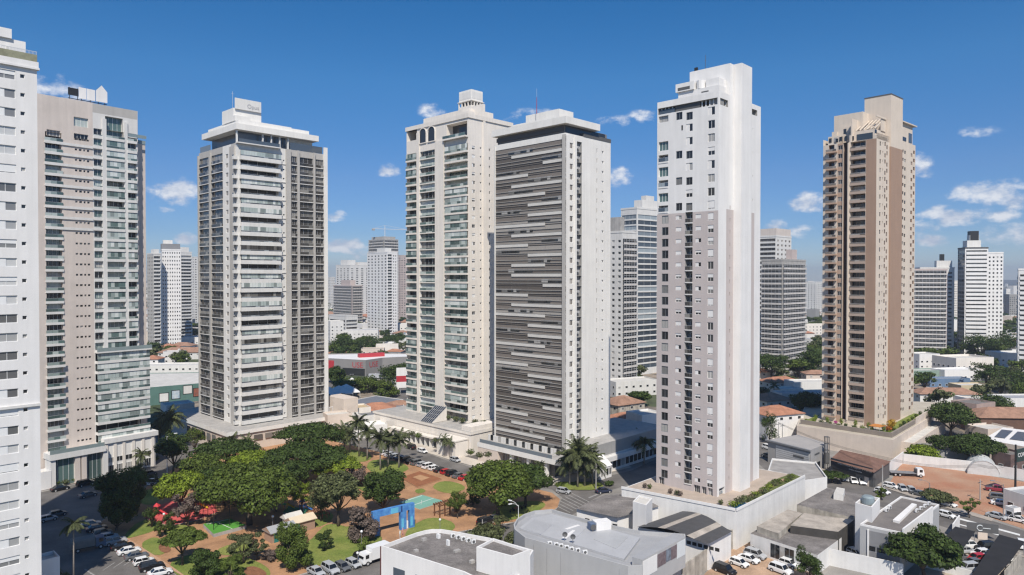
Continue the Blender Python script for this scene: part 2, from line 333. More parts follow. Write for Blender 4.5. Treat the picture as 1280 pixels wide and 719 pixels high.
# ---------------------------------------------------------------- tower builder
def uniq(a, eps=1e-4):
    a = sorted(a); o = [a[0]]
    for x in a[1:]:
        if x - o[-1] > eps: o.append(x)
    return o
class Tower:
    """local x runs along the right-hand face, local y along the left-hand face, the near corner is the origin"""
    def __init__(s, name, label, cat, pl, pc, pr, D, ang, group=None, z0=0.0, dl=None, dr=None):
        c = P(pc, 347, D); s.c = Vector((c.x, c.y, 0)); s.ang = math.radians(ang); s.name = name
        s.dr = Vector((math.cos(s.ang), math.sin(s.ang), 0)); s.dl = Vector((-math.sin(s.ang), math.cos(s.ang), 0))
        s.L = dl if dl is not None else s.at('l', pl); s.R = dr if dr is not None else s.at('r', pr)
        s.root = empty(name, label, cat, s.c, s.ang, group); s.wall = MB(); s.reps = {}; s.z0 = z0
        TOWERS.append(s)
    def at(s, face, px):
        d = s.dl if face == 'l' else s.dr; k = (px - 640) / FPX
        return (k * s.c.y - s.c.x) / (d.x - k * d.y)
    def z(s, py, face='r', t=0.0):
        p = s.c + (s.dl if face == 'l' else s.dr) * t
        return P(640, py, p.y).z
    def pt(s, face, t, o, z): return (t, -o, z) if face == 'r' else (-o, t, z)
    def fbox(s, mb, face, s0, s1, o0, o1, z0, z1, m, top=None):
        a = s.pt(face, s0, o0, z0); b = s.pt(face, s1, o1, z1)
        mb.box(a[0], b[0], a[1], b[1], z0, z1, m, top)
    def facade(s, face, s0, s1, z0, z1, ops, mf, out=0.0, mb=None):
        """wall with recessed openings (sa, sb, za, zb, depth); mf is a material or f(s, z)"""
        mb = mb or s.wall
        cs = lambda v: min(max(v, s0), s1); cz = lambda v: min(max(v, z0), z1)
        ops = [(cs(a), cs(b), cz(c), cz(d), e, *r) for a, b, c, d, e, *r in ops]
        ops = [o for o in ops if o[1] - o[0] > .01 and o[3] - o[2] > .01]
        extra = getattr(mf, 'cuts', ((), ()))
        S_ = uniq([s0, s1] + [o[0] for o in ops] + [o[1] for o in ops] + [x for x in extra[0] if s0 < x < s1])
        Z_ = uniq([z0, z1] + [o[2] for o in ops] + [o[3] for o in ops] + [x for x in extra[1] if z0 < x < z1])
        hole = set()
        import bisect
        ix = lambda A, v: min(range(max(0, bisect.bisect_left(A, v) - 1), min(len(A), bisect.bisect_left(A, v) + 2)), key=lambda q: abs(A[q] - v))
        for o in ops:
            for i in range(ix(S_, o[0]), ix(S_, o[1])):
                for j in range(ix(Z_, o[2]), ix(Z_, o[3])): hole.add((i, j))
        f = (lambda a, b: mf) if not callable(mf) else mf
        def quad(a, b, c, d, m): mb.face((a, b, c, d) if face == 'r' else (d, c, b, a), m)
        p = lambda t, o, z: s.pt(face, t, o, z)
        for j in range(len(Z_) - 1):
            i = 0
            while i < len(S_) - 1:
                if (i, j) in hole: i += 1; continue
                m = f((S_[i] + S_[i + 1]) / 2, (Z_[j] + Z_[j + 1]) / 2); k = i + 1
                while k < len(S_) - 1 and (k, j) not in hole and f((S_[k] + S_[k + 1]) / 2, (Z_[j] + Z_[j + 1]) / 2) == m: k += 1
                quad(p(S_[i], out, Z_[j]), p(S_[k], out, Z_[j]), p(S_[k], out, Z_[j + 1]), p(S_[i], out, Z_[j + 1]), m); i = k
        for o in ops:
            a, b, c, d, e = o[:5]; m = o[5] if len(o) > 5 and o[5] else f((a + b) / 2, (c + d) / 2)
            if len(o) > 6 and o[6]: quad(p(a, out - e, c), p(b, out - e, c), p(b, out - e, d), p(a, out - e, d), o[6])
            quad(p(a, out, d), p(b, out, d), p(b, out - e, d), p(a, out - e, d), m)
            quad(p(a, out - e, c), p(b, out - e, c), p(b, out, c), p(a, out, c), m)
            quad(p(a, out - e, c), p(a, out, c), p(a, out, d), p(a, out - e, d), m)
            quad(p(b, out, c), p(b, out - e, c), p(b, out - e, d), p(b, out, d), m)
    def rest(s, z0, z1, m, roof=None, L=None, R_=None, mb=None):
        """the two far walls and the roof that close the block"""
        L = L or s.L; R_ = R_ or s.R; mb = mb or s.wall
        mb.face([(R_, 0, z0), (R_, L, z0), (R_, L, z1), (R_, 0, z1)], m); mb.face([(R_, L, z0), (0, L, z0), (0, L, z1), (R_, L, z1)], m)
        mb.face([(0, 0, z1), (R_, 0, z1), (R_, L, z1), (0, L, z1)], roof or m)
    def rep(s, name, me, face, t, z, out=0.0): s.reps.setdefault(name, []).append((me, face, t, z, out))
    def part(s, name, mb, label=None):
        o = mb.build(name, s.root)
        if label: o['label'] = label
        return o
    def done(s):
        s.part('wall', s.wall)
        M0 = Matrix.Translation(s.c) @ Matrix.Rotation(s.ang, 4, 'Z')
        for name, lst in s.reps.items():
            rows = []
            for me, face, t, z, out in lst:
                loc = Vector(s.pt(face, t, out, z)); w = M0 @ loc; q = proj(w)
                vis = -5 < q[0] < 1285 and -5 < q[1] < 724
                rows.append((0 if vis else 1, (w - Vector((0, 0, CH))).length, me, loc, 0 if face == 'r' else -PI / 2))
            rows.sort(key=lambda r: r[:2])
            cut = 100 if len(rows) > 103 else len(rows)
            for r in rows[:cut]:
                o = child(name, r[2], s.root, r[3], r[4])
                if r[2].name in SUB: child(SUB[r[2].name][0], SUB[r[2].name][1], o)
            if rows[cut:]:
                mb = MB()
                for r in rows[cut:]:
                    X = Matrix.Translation(r[3]) @ Matrix.Rotation(r[4], 4, 'Z'); mb.add(r[2], X)
                    if r[2].name in SUB: mb.add(SUB[r[2].name][1], X)
                o = mb.build(name, s.root); o['kind'] = 'stuff'
TOWERS = []
WC = {}; SUB = {}      # SUB: the sub-part that goes with a part's mesh
def win(w, h, style='plain', g=None, fr=None, d=.2):
    """a window set d into its opening; local x along the wall, +y into the wall, z from the sill"""
    g = g or g_dark; fr = fr or frame_w; key = (round(w, 2), round(h, 2), style, g.name, fr.name, d)
    if key in WC: return WC[key]
    m = MB(); a = -w / 2; b = w / 2; f = min(.07, w * .08)
    pn = m if style == 'bare' else MB(); pn.box(a, b, d, d + .05, 0, h, g, skip='k')
    if style != 'bare':
        m.box(a, b, d - .05, d, 0, f, fr); m.box(a, b, d - .05, d, h - f, h, fr); m.box(a, a + f, d - .05, d, f, h - f, fr); m.box(b - f, b, d - .05, d, f, h - f, fr)
    if style in ('two', 'shut', 'half', 'closed'): m.box(-f / 2, f / 2, d - .045, d - .003, f, h - f, fr)
    if style == 'three':
        for k in (1, 2): m.box(a + w * k / 3 - f / 2, a + w * k / 3 + f / 2, d - .045, d - .003, f, h - f, fr)
    if style == 'four':
        for k in (1, 2, 3): m.box(a + w * k / 4 - f / 2, a + w * k / 4 + f / 2, d - .045, d - .003, f, h - f, fr)
    if style == 'shut': m.box(a + f, b - f, d - .08, d - .01, h * .52, h - f, fr)
    if style == 'half': m.box(a + f, -f / 2, d - .08, d - .01, f, h - f, fr)
    if style == 'closed': m.box(a + f, b - f, d - .08, d - .01, h * .12, h - f, fr)
    if style == 'sill': m.box(a - .05, b + .05, -.08, d - .05, -.12, -.003, fr)
    if style == 'transom': m.box(a + f, b - f, d - .045, d - .003, h * .55, h * .55 + f, fr)
    WC[key] = m.mesh('window')
    if style != 'bare': SUB[WC[key].name] = ('pane', pn.mesh('pane'))
    return WC[key]
def balc(w, d=1.2, slab=.2, par=.55, rail=1.1, m=None, gl=None, enclosed=None, h=2.9, sides=True, frame=None, inset=0.0):
    """a balcony front: slab and solid parapet, glass guard with handrail over it, optionally glazed in up to the slab above"""
    m = m or white; key = ('b', round(w, 2), d, slab, par, rail, m.name, gl.name if gl else '', enclosed.name if enclosed else '', round(h, 2), inset)
    if key in WC: return WC[key]
    o = MB(); o2 = MB(); a = -w / 2; b = w / 2
    o.box(a, b, -d, .02, -slab, 0, m)
    if par: o.box(a, b, -d, -d + .12, 0, par, m)
    if par and d > .4: o.box(a, a + .12, -d + .123, .02, 0, par, m); o.box(b - .12, b, -d + .123, .02, 0, par, m)
    if rail > par:
        q = gl or g_rail; i_ = max(3, int(w / 1.6))
        for k in range(i_): o2.box(a + .03 + (w - .06) * k / i_ + .02, a + .03 + (w - .06) * (k + 1) / i_ - .02, -d + .04, -d + .07, par + .003, rail, q)
        o2.box(a, b, -d + .02, -d + .09, rail + .003, rail + .05, frame or alu)
    if enclosed:
        i_ = max(3, int(w / .95))
        for k in range(i_): o2.box(a + w * k / i_ + .02, a + w * (k + 1) / i_ - .02, -d + .2, -d + .23, rail + .06 if rail > par else par + .004, h - slab - .01, enclosed)
    WC[key] = o.mesh('balcony')
    if o2.f: SUB[WC[key].name] = ('glass_guard', o2.mesh('glass_guard'))
    return WC[key]
def pick(seq): return R.choice(seq)

# ================================================================ white tower at the left edge
def tower_a():
    T = Tower('apartment_tower', 'tall plain white apartment tower cut by the left edge, with shuttered windows', 'apartment tower', None, 0, None, 100, 47, dl=18, dr=10)
    # the far end of the face stands at px 49, depth 116
    e = P(48.5, 347, 124); T.c = Vector((e.x, e.y, 0)) - T.dr * 27; T.c.z = 0; T.root.location = T.c; T.R = 27.0
    zt = T.z(88, 'r', 27); s1, s2 = T.at('r', 8), T.at('r', 30.5); h = 3.19; ops = []
    zs = T.z(505, 'r', 27)
    n = 0
    for f in range(34):
        z = 2.4 + f * h
        if z + 2.2 > zt: break
        ops += [(s1 - 1.55, s1 + 1.55, z, z + 1.5, .2), (s2 - .33, s2 + .33, z + .5, z + 1.15, .2), (s1 - 8.5, s1 - 5.7, z, z + 1.5, .2)]
        T.rep('window', win(3.1, 1.5, pick(['half', 'shut', 'closed', 'half', 'two', 'half']), g_soft), 'r', s1, z)
        T.rep('window', win(2.8, 1.5, pick(['half', 'shut', 'two']), g_soft), 'r', s1 - 7.1, z)
        T.rep('bathroom_window', win(.66, .65, 'plain', g_dark), 'r', s2, z + .5)
        if f % 3 == 1: pass
    T.facade('r', 0, 27, 0, zt, ops, white2)
    T.wall.face([(0, 0, 0), (0, 0, zt), (0, 18, zt), (0, 18, 0)], white2); T.rest(0, zt, white2, concrete, 18, 27)
    b = MB()
    T.fbox(b, 'r', -.12, 27.12, .003, .35, zs - .25, zs + .2, offwhite); T.part('ledge', b)
    b = MB()
    olive = mat('olive_planter', (.25, .25, .17), .9, .3, .8)
    T.fbox(b, 'r', -.3, 27.3, -.4, .45, zt + .003, zt + .35, white2)
    T.fbox(b, 'r', -.2, 27.2, -.2, .3, zt + .353, zt + 1.35, white2); T.fbox(b, 'r', 8, 27.0, -.15, .25, zt + 1.353, zt + 2.6, olive)
    T.part('parapet', b)
    b = MB(); xe = T.at('r', 38); zc = T.z(50, 'r', xe); b.box(8, xe, 1.6, 14, zt, zc, white2, concrete); b.box(4, T.at('r', 20), 1.2, 12, zc + .003, zc + 1.6, white2); b.box(T.at('r', 13), T.at('r', 15.5), 1.0, 1.597, zt, zc - 1.5, offwhite)
    T.part('penthouse', b)
    b = MB()
    for k in range(26): b.box(22 + k * .2, 22.05 + k * .2, .25, .3, zt + 1.36, zt + 3.2, alu)
    b.box(22, 27.1, .24, .31, zt + 3.2, zt + 3.28, alu); T.part('guard_rail', b)
    T.done(); return T
# ================================================================ tan tower
def tower_b():
    T = Tower('apartment_tower', 'tan and white tower with white balcony bands, three white panels on its roof', 'apartment tower', None, 46, 187, 196, 52, dl=20)
    g = lambda p: T.at('r', p); W_ = T.R; zt = T.z(168, 'r', g(65)); zt2 = T.z(128, 'r', g(80)); h = 2.99
    z1 = T.z(560, 'r', g(90)); ops = []; NF = 33
    A0, A1, B0, B1, C0, C1, D0, D1 = g(58), g(78.5), g(118.5), g(129), g(134), g(156), g(160.5), g(171.5)
    Mx = g(173.5); zw = T.z(437, 'r', g(150))
    for f in range(NF):
        z = z1 + f * h
        if z + h > zt2 - 1: break
        low = z < zw - 1
        if z < zt - 2: ops.append((A0, A1, z + .1, z + h - .2, 1.3, tan))
        if not low:
            if z < zt + 2: ops += [(B0, B1, z + .15, z + h - .3, .5, offwhite), (C0, C1, z + .1, z + h - .2, 1.4, offwhite), (D0, D1, z + .1, z + h - .2, .8, offwhite)]
        else: ops.append((B0, g(178), z + .05, z + h - .15, 1.5, offwhite))
        if z < zt - 2:
            T.rep('window', win(A1 - A0, h - .3, 'four', pick([g_green, g_dark, g_pale])), 'r', (A0 + A1) / 2, z + .1, -1.05)
            T.rep('balcony', balc(A1 - A0 + .5, .25 if not low else .9, .35, .35, 1.15, white, g_green), 'r', (A0 + A1) / 2, z)
            if z > T.z(285, 'r', g(70)): T.rep('band', balc(g(117) - g(57.5), .28, .12, .62, .3, white), 'r', (g(117) + g(57.5)) / 2, z - .3)
        for k, (pa, pb) in enumerate(((95, 98), (100, 103.5), (105.5, 108), (110, 113))):
            if z < zt - 1:
                a, b = g(pa), g(pb); ops.append((a, b, z + 1.5, z + 2.05, .2)); T.rep('slot_window', win(b - a, .55, 'bare', g_dark), 'r', (a + b) / 2, z + 1.5)
        if not low and z < zt + 2:
            T.rep('window', win(B1 - B0, h - .45, 'two', pick([g_green, g_dark])), 'r', (B0 + B1) / 2, z + .15, -.25)
            T.rep('balcony', balc(B1 - B0 + .1, .2, .2, .7, .9, white, g_green), 'r', (B0 + B1) / 2, z)
            T.rep('window', win(C1 - C0, h - .3, 'four', pick([g_dark, g_green, g_pale])), 'r', (C0 + C1) / 2, z + .1, -1.1)
            T.rep('balcony', balc(C1 - C0 + .2, .5, .3, .5, 1.1, white, g_green, pick([None, g_pale, g_green, None]), h), 'r', (C0 + C1) / 2, z)
            T.rep('window', win(D1 - D0, h - .3, 'two', g_dark), 'r', (D0 + D1) / 2, z + .1, -.55)
            T.rep('balcony', balc(D1 - D0 + .2, .5, .3, .5, 1.1, white, g_green, pick([None, g_pale, None])), 'r', (D0 + D1) / 2, z)
        elif low:
            w = g(184) - B0
            T.rep('window', win(g(178) - B0, h - .2, 'four', pick([g_dark, g_green])), 'r', (g(178) + B0) / 2, z + .05, -1.25)
            T.rep('balcony', balc(w, 1.5, .35, .45, 1.1, white, g_green, pick([None, g_pale, g_green, g_pale]), h), 'r', (g(184) + B0) / 2, z)
    # top recess
    ops += [(g(133), g(155), T.z(178, 'r', g(145)), T.z(147, 'r', g(145)), 1.0, greige), (g(94), g(112), zt - .6, zt + 1.3, .4), (g(94), g(112), zt + 3.4, zt + 6, .4), (g(60), g(77), zt - .4, zt + 1.3, .4)]
    zz = T.z(178, 'r', g(145)); T.rep('window', win(g(155) - g(133), 7.4, 'four', g_green), 'r', (g(133) + g(155)) / 2, zz, -.8)
    T.rep('window', win(g(112) - g(94), 1.9, 'four', g_dark), 'r', (g(94) + g(112)) / 2, zt - .6, -.2); T.rep('window', win(g(112) - g(94), 2.6, 'four', g_green), 'r', (g(94) + g(112)) / 2, zt + 3.4, -.2)
    T.rep('window', win(g(77) - g(60), 1.7, 'four', g_dark), 'r', (g(60) + g(77)) / 2, zt - .4, -.2)
    def mf(s, z):
        if s > g(117.5) and s < g(173): return white if z < T.z(146, 'r', g(150)) else greige
        return tan if s < g(173) or z > zt else tan
    mf.cuts = ([g(117.5), g(173)], [T.z(146, 'r', g(150))])
    zt3 = T.z(139, 'r', g(173))
    T.facade('r', 0, Mx, 0, zt3, ops, mf)
    T.wall.face([(0, 0, 0), (0, 0, zt3), (0, 20, zt3), (0, 20, 0)], tan); T.wall.face([(Mx, 0, 0), (Mx, 20, 0), (Mx, 20, zt3), (Mx, 0, zt3)], tan)
    T.wall.face([(0, 20, 0), (0, 20, zt3), (Mx, 20, zt3), (Mx, 20, 0)], tan); T.wall.face([(0, 0, zt3), (Mx, 0, zt3), (Mx, 20, zt3), (0, 20, zt3)], concrete)
    T.wall.box(Mx + .003, W_, 2.2, 19.5, 0, T.z(180, 'r', W_), tan)
    T.wall.box(g(80), g(120), .6, 14, zt3 + .003, zt2 + 1.5, tan); T.wall.box(g(62), g(78), 1.0, 12, zt3 + .003, zt2 - .4, beige)
    for (pa, pb) in ((129, 134), (156.3, 160.3)): T.fbox(T.wall, 'r', g(pa), g(pb), .003, .35, zw, T.z(150, 'r', g(140)), white)
    b = MB(); T.fbox(b, 'r', B0 - .2, g(186), -.3, 1.9, zw - .5, zw - .1, white); T.fbox(b, 'r', B0 - .2, g(186), 1.75, 1.85, zw - .097, zw + 1.0, g_rail); T.part('terrace_edge', b)
    # podium
    b = MB(); zp = T.z(556, 'r', g(120))
    T.fbox(b, 'r', g(52), g(122), -.5, 5.0, zp - 1.2, zp + .4, white); T.fbox(b, 'r', g(122) + .003, g(190), -.5, 3.4, zp + .5, zp + 1.9, white)
    T.fbox(b, 'r', g(52), g(120), 4.85, 4.95, zp + .403, zp + 1.5, g_rail); T.part('canopy', b)
    b = MB()
    for p in (53, 84, 92, 119): T.fbox(b, 'r', g(p), g(p) + 1.3, .5, 4.6, 0, zp - 1.203, tan if p in (84, 92) else white)
    for p in (124, 135, 146, 158, 170, 182): T.fbox(b, 'r', g(p), g(p) + .8, 2.86, 3.1, 0, zp + .497, cream)
    T.part('pillar', b)
    for a, c in ((56, 84), (95, 118)): T.rep('lobby_glazing', win(g(c) - g(a), zp - 1.3, 'four', g_green), 'r', (g(a) + g(c)) / 2, .05, 3.9)
    for k in range(5): a = 125 + k * 11.5; T.rep('ground_floor_window', win(2.4, 1.5, 'two', g_dark), 'r', g(a + 6), 3.6, 3.06); T.rep('ground_floor_window', win(2.2, 2.3, 'three', g_dark), 'r', g(a + 6), .5, 3.06)
    b = MB(); T.fbox(b, 'r', g(123), g(187), .3, 2.85, 0, zp + .49, beige); T.part('ground_floor', b)
    # roof sign: three white panels and a dark one on posts
    b = MB()
    zs0 = T.z(131, 'r', g(122)) + 2.4; zs1 = T.z(114.5, 'r', g(122)) + 2.4
    for a, c, m in ((98, 111, black), (111.5, 121, white2), (121.7, 132, white2)):
        b.box(g(a), g(c) - .05, 6, 6.25, zs0 - (0 if m is white2 else -.5), zs1 - .6 - (0 if m is white2 else .6), m)
    a, c = g(132.8), g(147); b2 = [(a, zs0), (c, zs0), (c, zs1 - .6), ((a + c) / 2, zs1 + 1.2), (a, zs1 - .6)]
    b.face([(p, 6.0, q) for p, q in b2], white2); b.face([(p, 6.25, q) for p, q in b2][::-1], midgrey)
    for i in range(5): p, q = b2[i], b2[(i + 1) % 5]; b.face([(p[0], 6.0, p[1]), (p[0], 6.25, p[1]), (q[0], 6.25, q[1]), (q[0], 6.0, q[1])], midgrey)
    for a in (100, 110, 115, 126, 136, 144): b.box(g(a), g(a) + .15, 6.3, 6.45, zt3, zs1 - 1, black)
    b.box(g(98), g(147), 6.3, 6.4, zs0 - .5, zs0 - .3, black); T.part('roof_sign', b)
    b = MB(); T.fbox(b, 'r', g(160), g(172), -.6, .2, zt + 2.4, zt + 2.6, white); T.fbox(b, 'r', g(160), g(184), .1, .16, zt + 2.6, zt + 3.6, g_rail); T.fbox(b, 'r', g(174), W_, -2.1, -2.04, T.z(180, 'r', W_) + .003, T.z(180, 'r', W_) + 1.1, g_rail); T.part('guard_rail', b)
    T.done(); return T
# ================================================================ grey glass tower with the flat hat roof
def tower_c():
    T = Tower('apartment_tower', 'tower with white central balconies, flat overhanging roof and grey glazed sides', 'apartment tower', 249.5, 298, 409, 243, 46)
    r = lambda p: T.at('r', p); l = lambda p: T.at('l', p); h = 3.24; zb = T.z(541, 'r', 0); zt = T.z(181, 'r', r(320)); ops_l = []; ops_r = []
    N_ = int((zt - zb) / h)
    la0, la1, lb0, lb1 = l(263.5), l(250.5), l(279), l(265.5)
    Rb0, Rb1 = r(364), r(404)
    zg = zt + .5
    for f in range(N_):
        z = zb + f * h
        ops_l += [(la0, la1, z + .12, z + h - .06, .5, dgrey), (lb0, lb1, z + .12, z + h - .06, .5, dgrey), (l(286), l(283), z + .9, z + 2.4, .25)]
        for a, b in ((la0, la1), (lb0, lb1)):
            T.rep('glazing', win(b - a, h - .2, 'three', g_grey, alu), 'l', (a + b) / 2, z + .12, -.15)
            T.rep('glass_balcony', balc(b - a, .3, .26, .0, 1.0, white, g_grey), 'l', (a + b) / 2, z + .05, 0)
        T.rep('small_window', win(l(283) - l(286), 1.5, 'two', g_bronze), 'l', (l(286) + l(283)) / 2, z + .9)
        for a, b in ((364.5, 371.5), (374.5, 391.5), (394, 404.5)):
            a, b = r(a), r(b)
            if z + h < zg + 1:
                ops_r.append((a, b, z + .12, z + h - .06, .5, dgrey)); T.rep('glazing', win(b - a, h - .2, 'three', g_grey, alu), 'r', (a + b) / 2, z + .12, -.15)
                T.rep('glass_balcony', balc(b - a, .3, .26, .0, 1.0, white, g_grey), 'r', (a + b) / 2, z + .05, 0)
        a, b = r(301.5), r(349); ops_r.append((a, b, z + .05, z + h - .1, 2.0, offwhite))
        T.rep('balcony_glazing', win(b - a, h - .2, 'four', pick([g_bronze, g_dark, g_grey])), 'r', (a + b) / 2, z + .05, -1.7)
        e = [g_pale, None, g_pale, None, g_pale, g_grey, g_pale, None][(f * 3 + f // 4) % 8]
        T.rep('balcony', balc(b - a + .4 + (.5 if f % 2 else 0), 1.5 if f % 2 else 1.25, .45, .9, 1.25, white, g_blue, e, h), 'r', (a + b) / 2 - .1, z)
        T.rep('corner_balcony', balc(l(295.5) - .2, 1.4 if f % 2 else 1.2, .4, .75, 1.15, white, g_blue, None), 'l', l(295.5) / 2, z)
        for a, dz, q in ((351.8, .4, .9), (355.3, .9, .55)):
            a = r(a); ops_r.append((a - .32, a + .32, z + dz, z + dz + q, .25)); T.rep('bathroom_window', win(.64, q, 'plain', g_dark), 'r', a, z + dz)
        if f % 2: T.rep('slab_edge', balc(r(357) - r(349.5), .25, .22, 0, 0, white), 'r', (r(357) + r(349.5)) / 2, z)
    ml = lambda s, z: greige if (s < l(289.5) and s > l(295.2)) else (greige if s > l(279.3) and not (l(280) < s < l(264)) else (beige if s < l(279.3) else greige))
    ml.cuts = ([l(295.2), l(289.5), l(279.3)], [])
    T.facade('l', 0, T.L, 0, zt, ops_l, ml)
    mr_ = lambda s, z: white if s < r(357.5) else (greige if s < r(404.8) else beige)
    mr_.cuts = ([r(357.5), r(404.8)], [])
    T.facade('r', 0, T.R, 0, zt, ops_r, mr_)
    T.rest(0, zt, beige, concrete)
    for p0, p1, m in [(371.7, 374.3, greige), (391.7, 393.8, greige), (357.7, 363.5, greige), (404.8, 409, beige)]:
        T.fbox(T.wall, 'r', r(p0), r(p1), .004, .6, 0, zt - .01 if p0 < 400 else zt + 2.5, m)
    for p0, p1 in ((265.4, 263.6), (295.2, 289.5), (250.4, 249.5)): T.fbox(T.wall, 'l', l(p0), l(p1), .004, .6, 0, zt - 1.0, greige)
    # hat
    b = MB(); zh0 = T.z(162, 'r', 0); zh1 = T.z(154.5, 'r', 0)
    b.box(-.8, T.R - 3.8, -.8, T.L - 4.6, zh0, zh1, beige); b.box(1, T.R - 6.5, 1.5, T.L - 6, zh1 + .003, zh1 + 1.7, beige, concrete)
    zc = T.z(123.5, 'r', r(325)); x0, x1 = r(303), r(336)
    b.box(x0 * .6, x1, 5, 14, zh1 + 1.703, T.z(136, 'r', r(325)) , beige, concrete)
    b.box(0.8, 6, 3.5, 12, zh1 + 1.703, zh1 + 3.6, beige); b.box(r(312), r(372), 4, 13, zh1 + 1.703, zh1 + 2.6, beige)
    T.part('roof', b)
    b = MB(); zq = T.z(137, 'r', r(325)); b.box(x0 * .85, x1 - .3, 4.4, 4.7, zq, zc, white); s_ = T.part('roof_sign', b)
    o = child('lettering', text_mesh('Opus', 2.0, mat('pale_lettering', (.36, .36, .37), .7, .03)), s_); o.location = (x0 * .85 + (x1 - x0 * .85) * .44, 4.36, zq + .85); o.rotation_euler = (PI / 2, 0, 0)
    b = MB(); b.tube([(x0 * .75, 6, zq), (x0 * .75, 6, zc + 2.4)], .06, alu, 5); b.tube([(x0 * .75 - .5, 6, zc + 1.6), (x0 * .75 + .5, 6, zc + 1.6)], .04, alu, 4); T.part('antenna', b)
    b = MB()
    for k in range(4): b.box(r(330) + k * 3.2 - .2, r(330) + k * 3.2 + .2, .2, .8, zt, zh0, white)
    b.box(-.2, .2, .3, 1, zt, zh0, beige); b.box(3, T.R - 4.5, 2.7, T.L - 5.2, zt + .005, zh0 - .003, beige); b.box(.5, r(362), 2.4, 2.65, zt + .01, zh0 - .003, g_blue); b.box(2.7, 2.95, 2.8, T.L - 5.3, zt + .01, zh0 - .003, g_grey); b.box(.1, r(349), -.9, -.86, zt + .1, zt + 1.3, g_blue); b.box(r(364), r(404), .3, .36, zt + .1, zt + 2.6, g_blue); b.box(r(364), r(366), 2.3, 2.69, zt + .01, zh0 - .003, white); b.box(.3, .36, l(263), T.L - .5, zt + .1, zt + 2.2, g_blue); T.part('penthouse_glazing', b)
    b = MB(); b.box(-.6, r(350), -1.3, .1, zt - .35, zt + .02, white); b.box(-.3, .0, -1.2, l(296), zt - .34, zt + .021, white); T.part('terrace_edge', b)
    # podium
    b = MB(); zp = 7.2; q = lambda p, py, z=zp: (Matrix.Rotation(-T.ang, 4, 'Z') @ (G(p, py, z) - T.c))
    b.box(-7.5, T.R + 8, -7.5, T.L + 12, 0, zp - 1.3, stone, concrete); b.box(-8, T.R + 8.3, -8, T.L + 12.3, zp - 1.297, zp, beige, concrete)
    b.box(T.R + 2, T.R + 8.2, -7.9, 4, zp + .003, zp + 5.5, stone); T.part('podium', b)
    b = MB()
    for k in range(6): b.box(-7.9, -7.75, 1 + k * 4.2, 3.6 + k * 4.2, 2.4, 4.9, g_dark)
    for k in range(7): b.box(1.5 + k * 4, 4.5 + k * 4, -7.9, -7.75, 3.2, 4.9, g_bronze)
    T.part('podium_windows', b)
    b = MB()
    for k in range(2): x = T.R - 4 + k * 2.2; b.box(x, x + .15, -4, -3.85, zp, zp + 2.4, white2); b.box(x + 1.5, x + 1.65, -4, -3.85, zp, zp + 2.4, white2); b.box(x, x + 1.65, -4.01, -3.84, zp + 2.4, zp + 2.6, white2)
    T.part('pergola', b)
    T.done(); return T
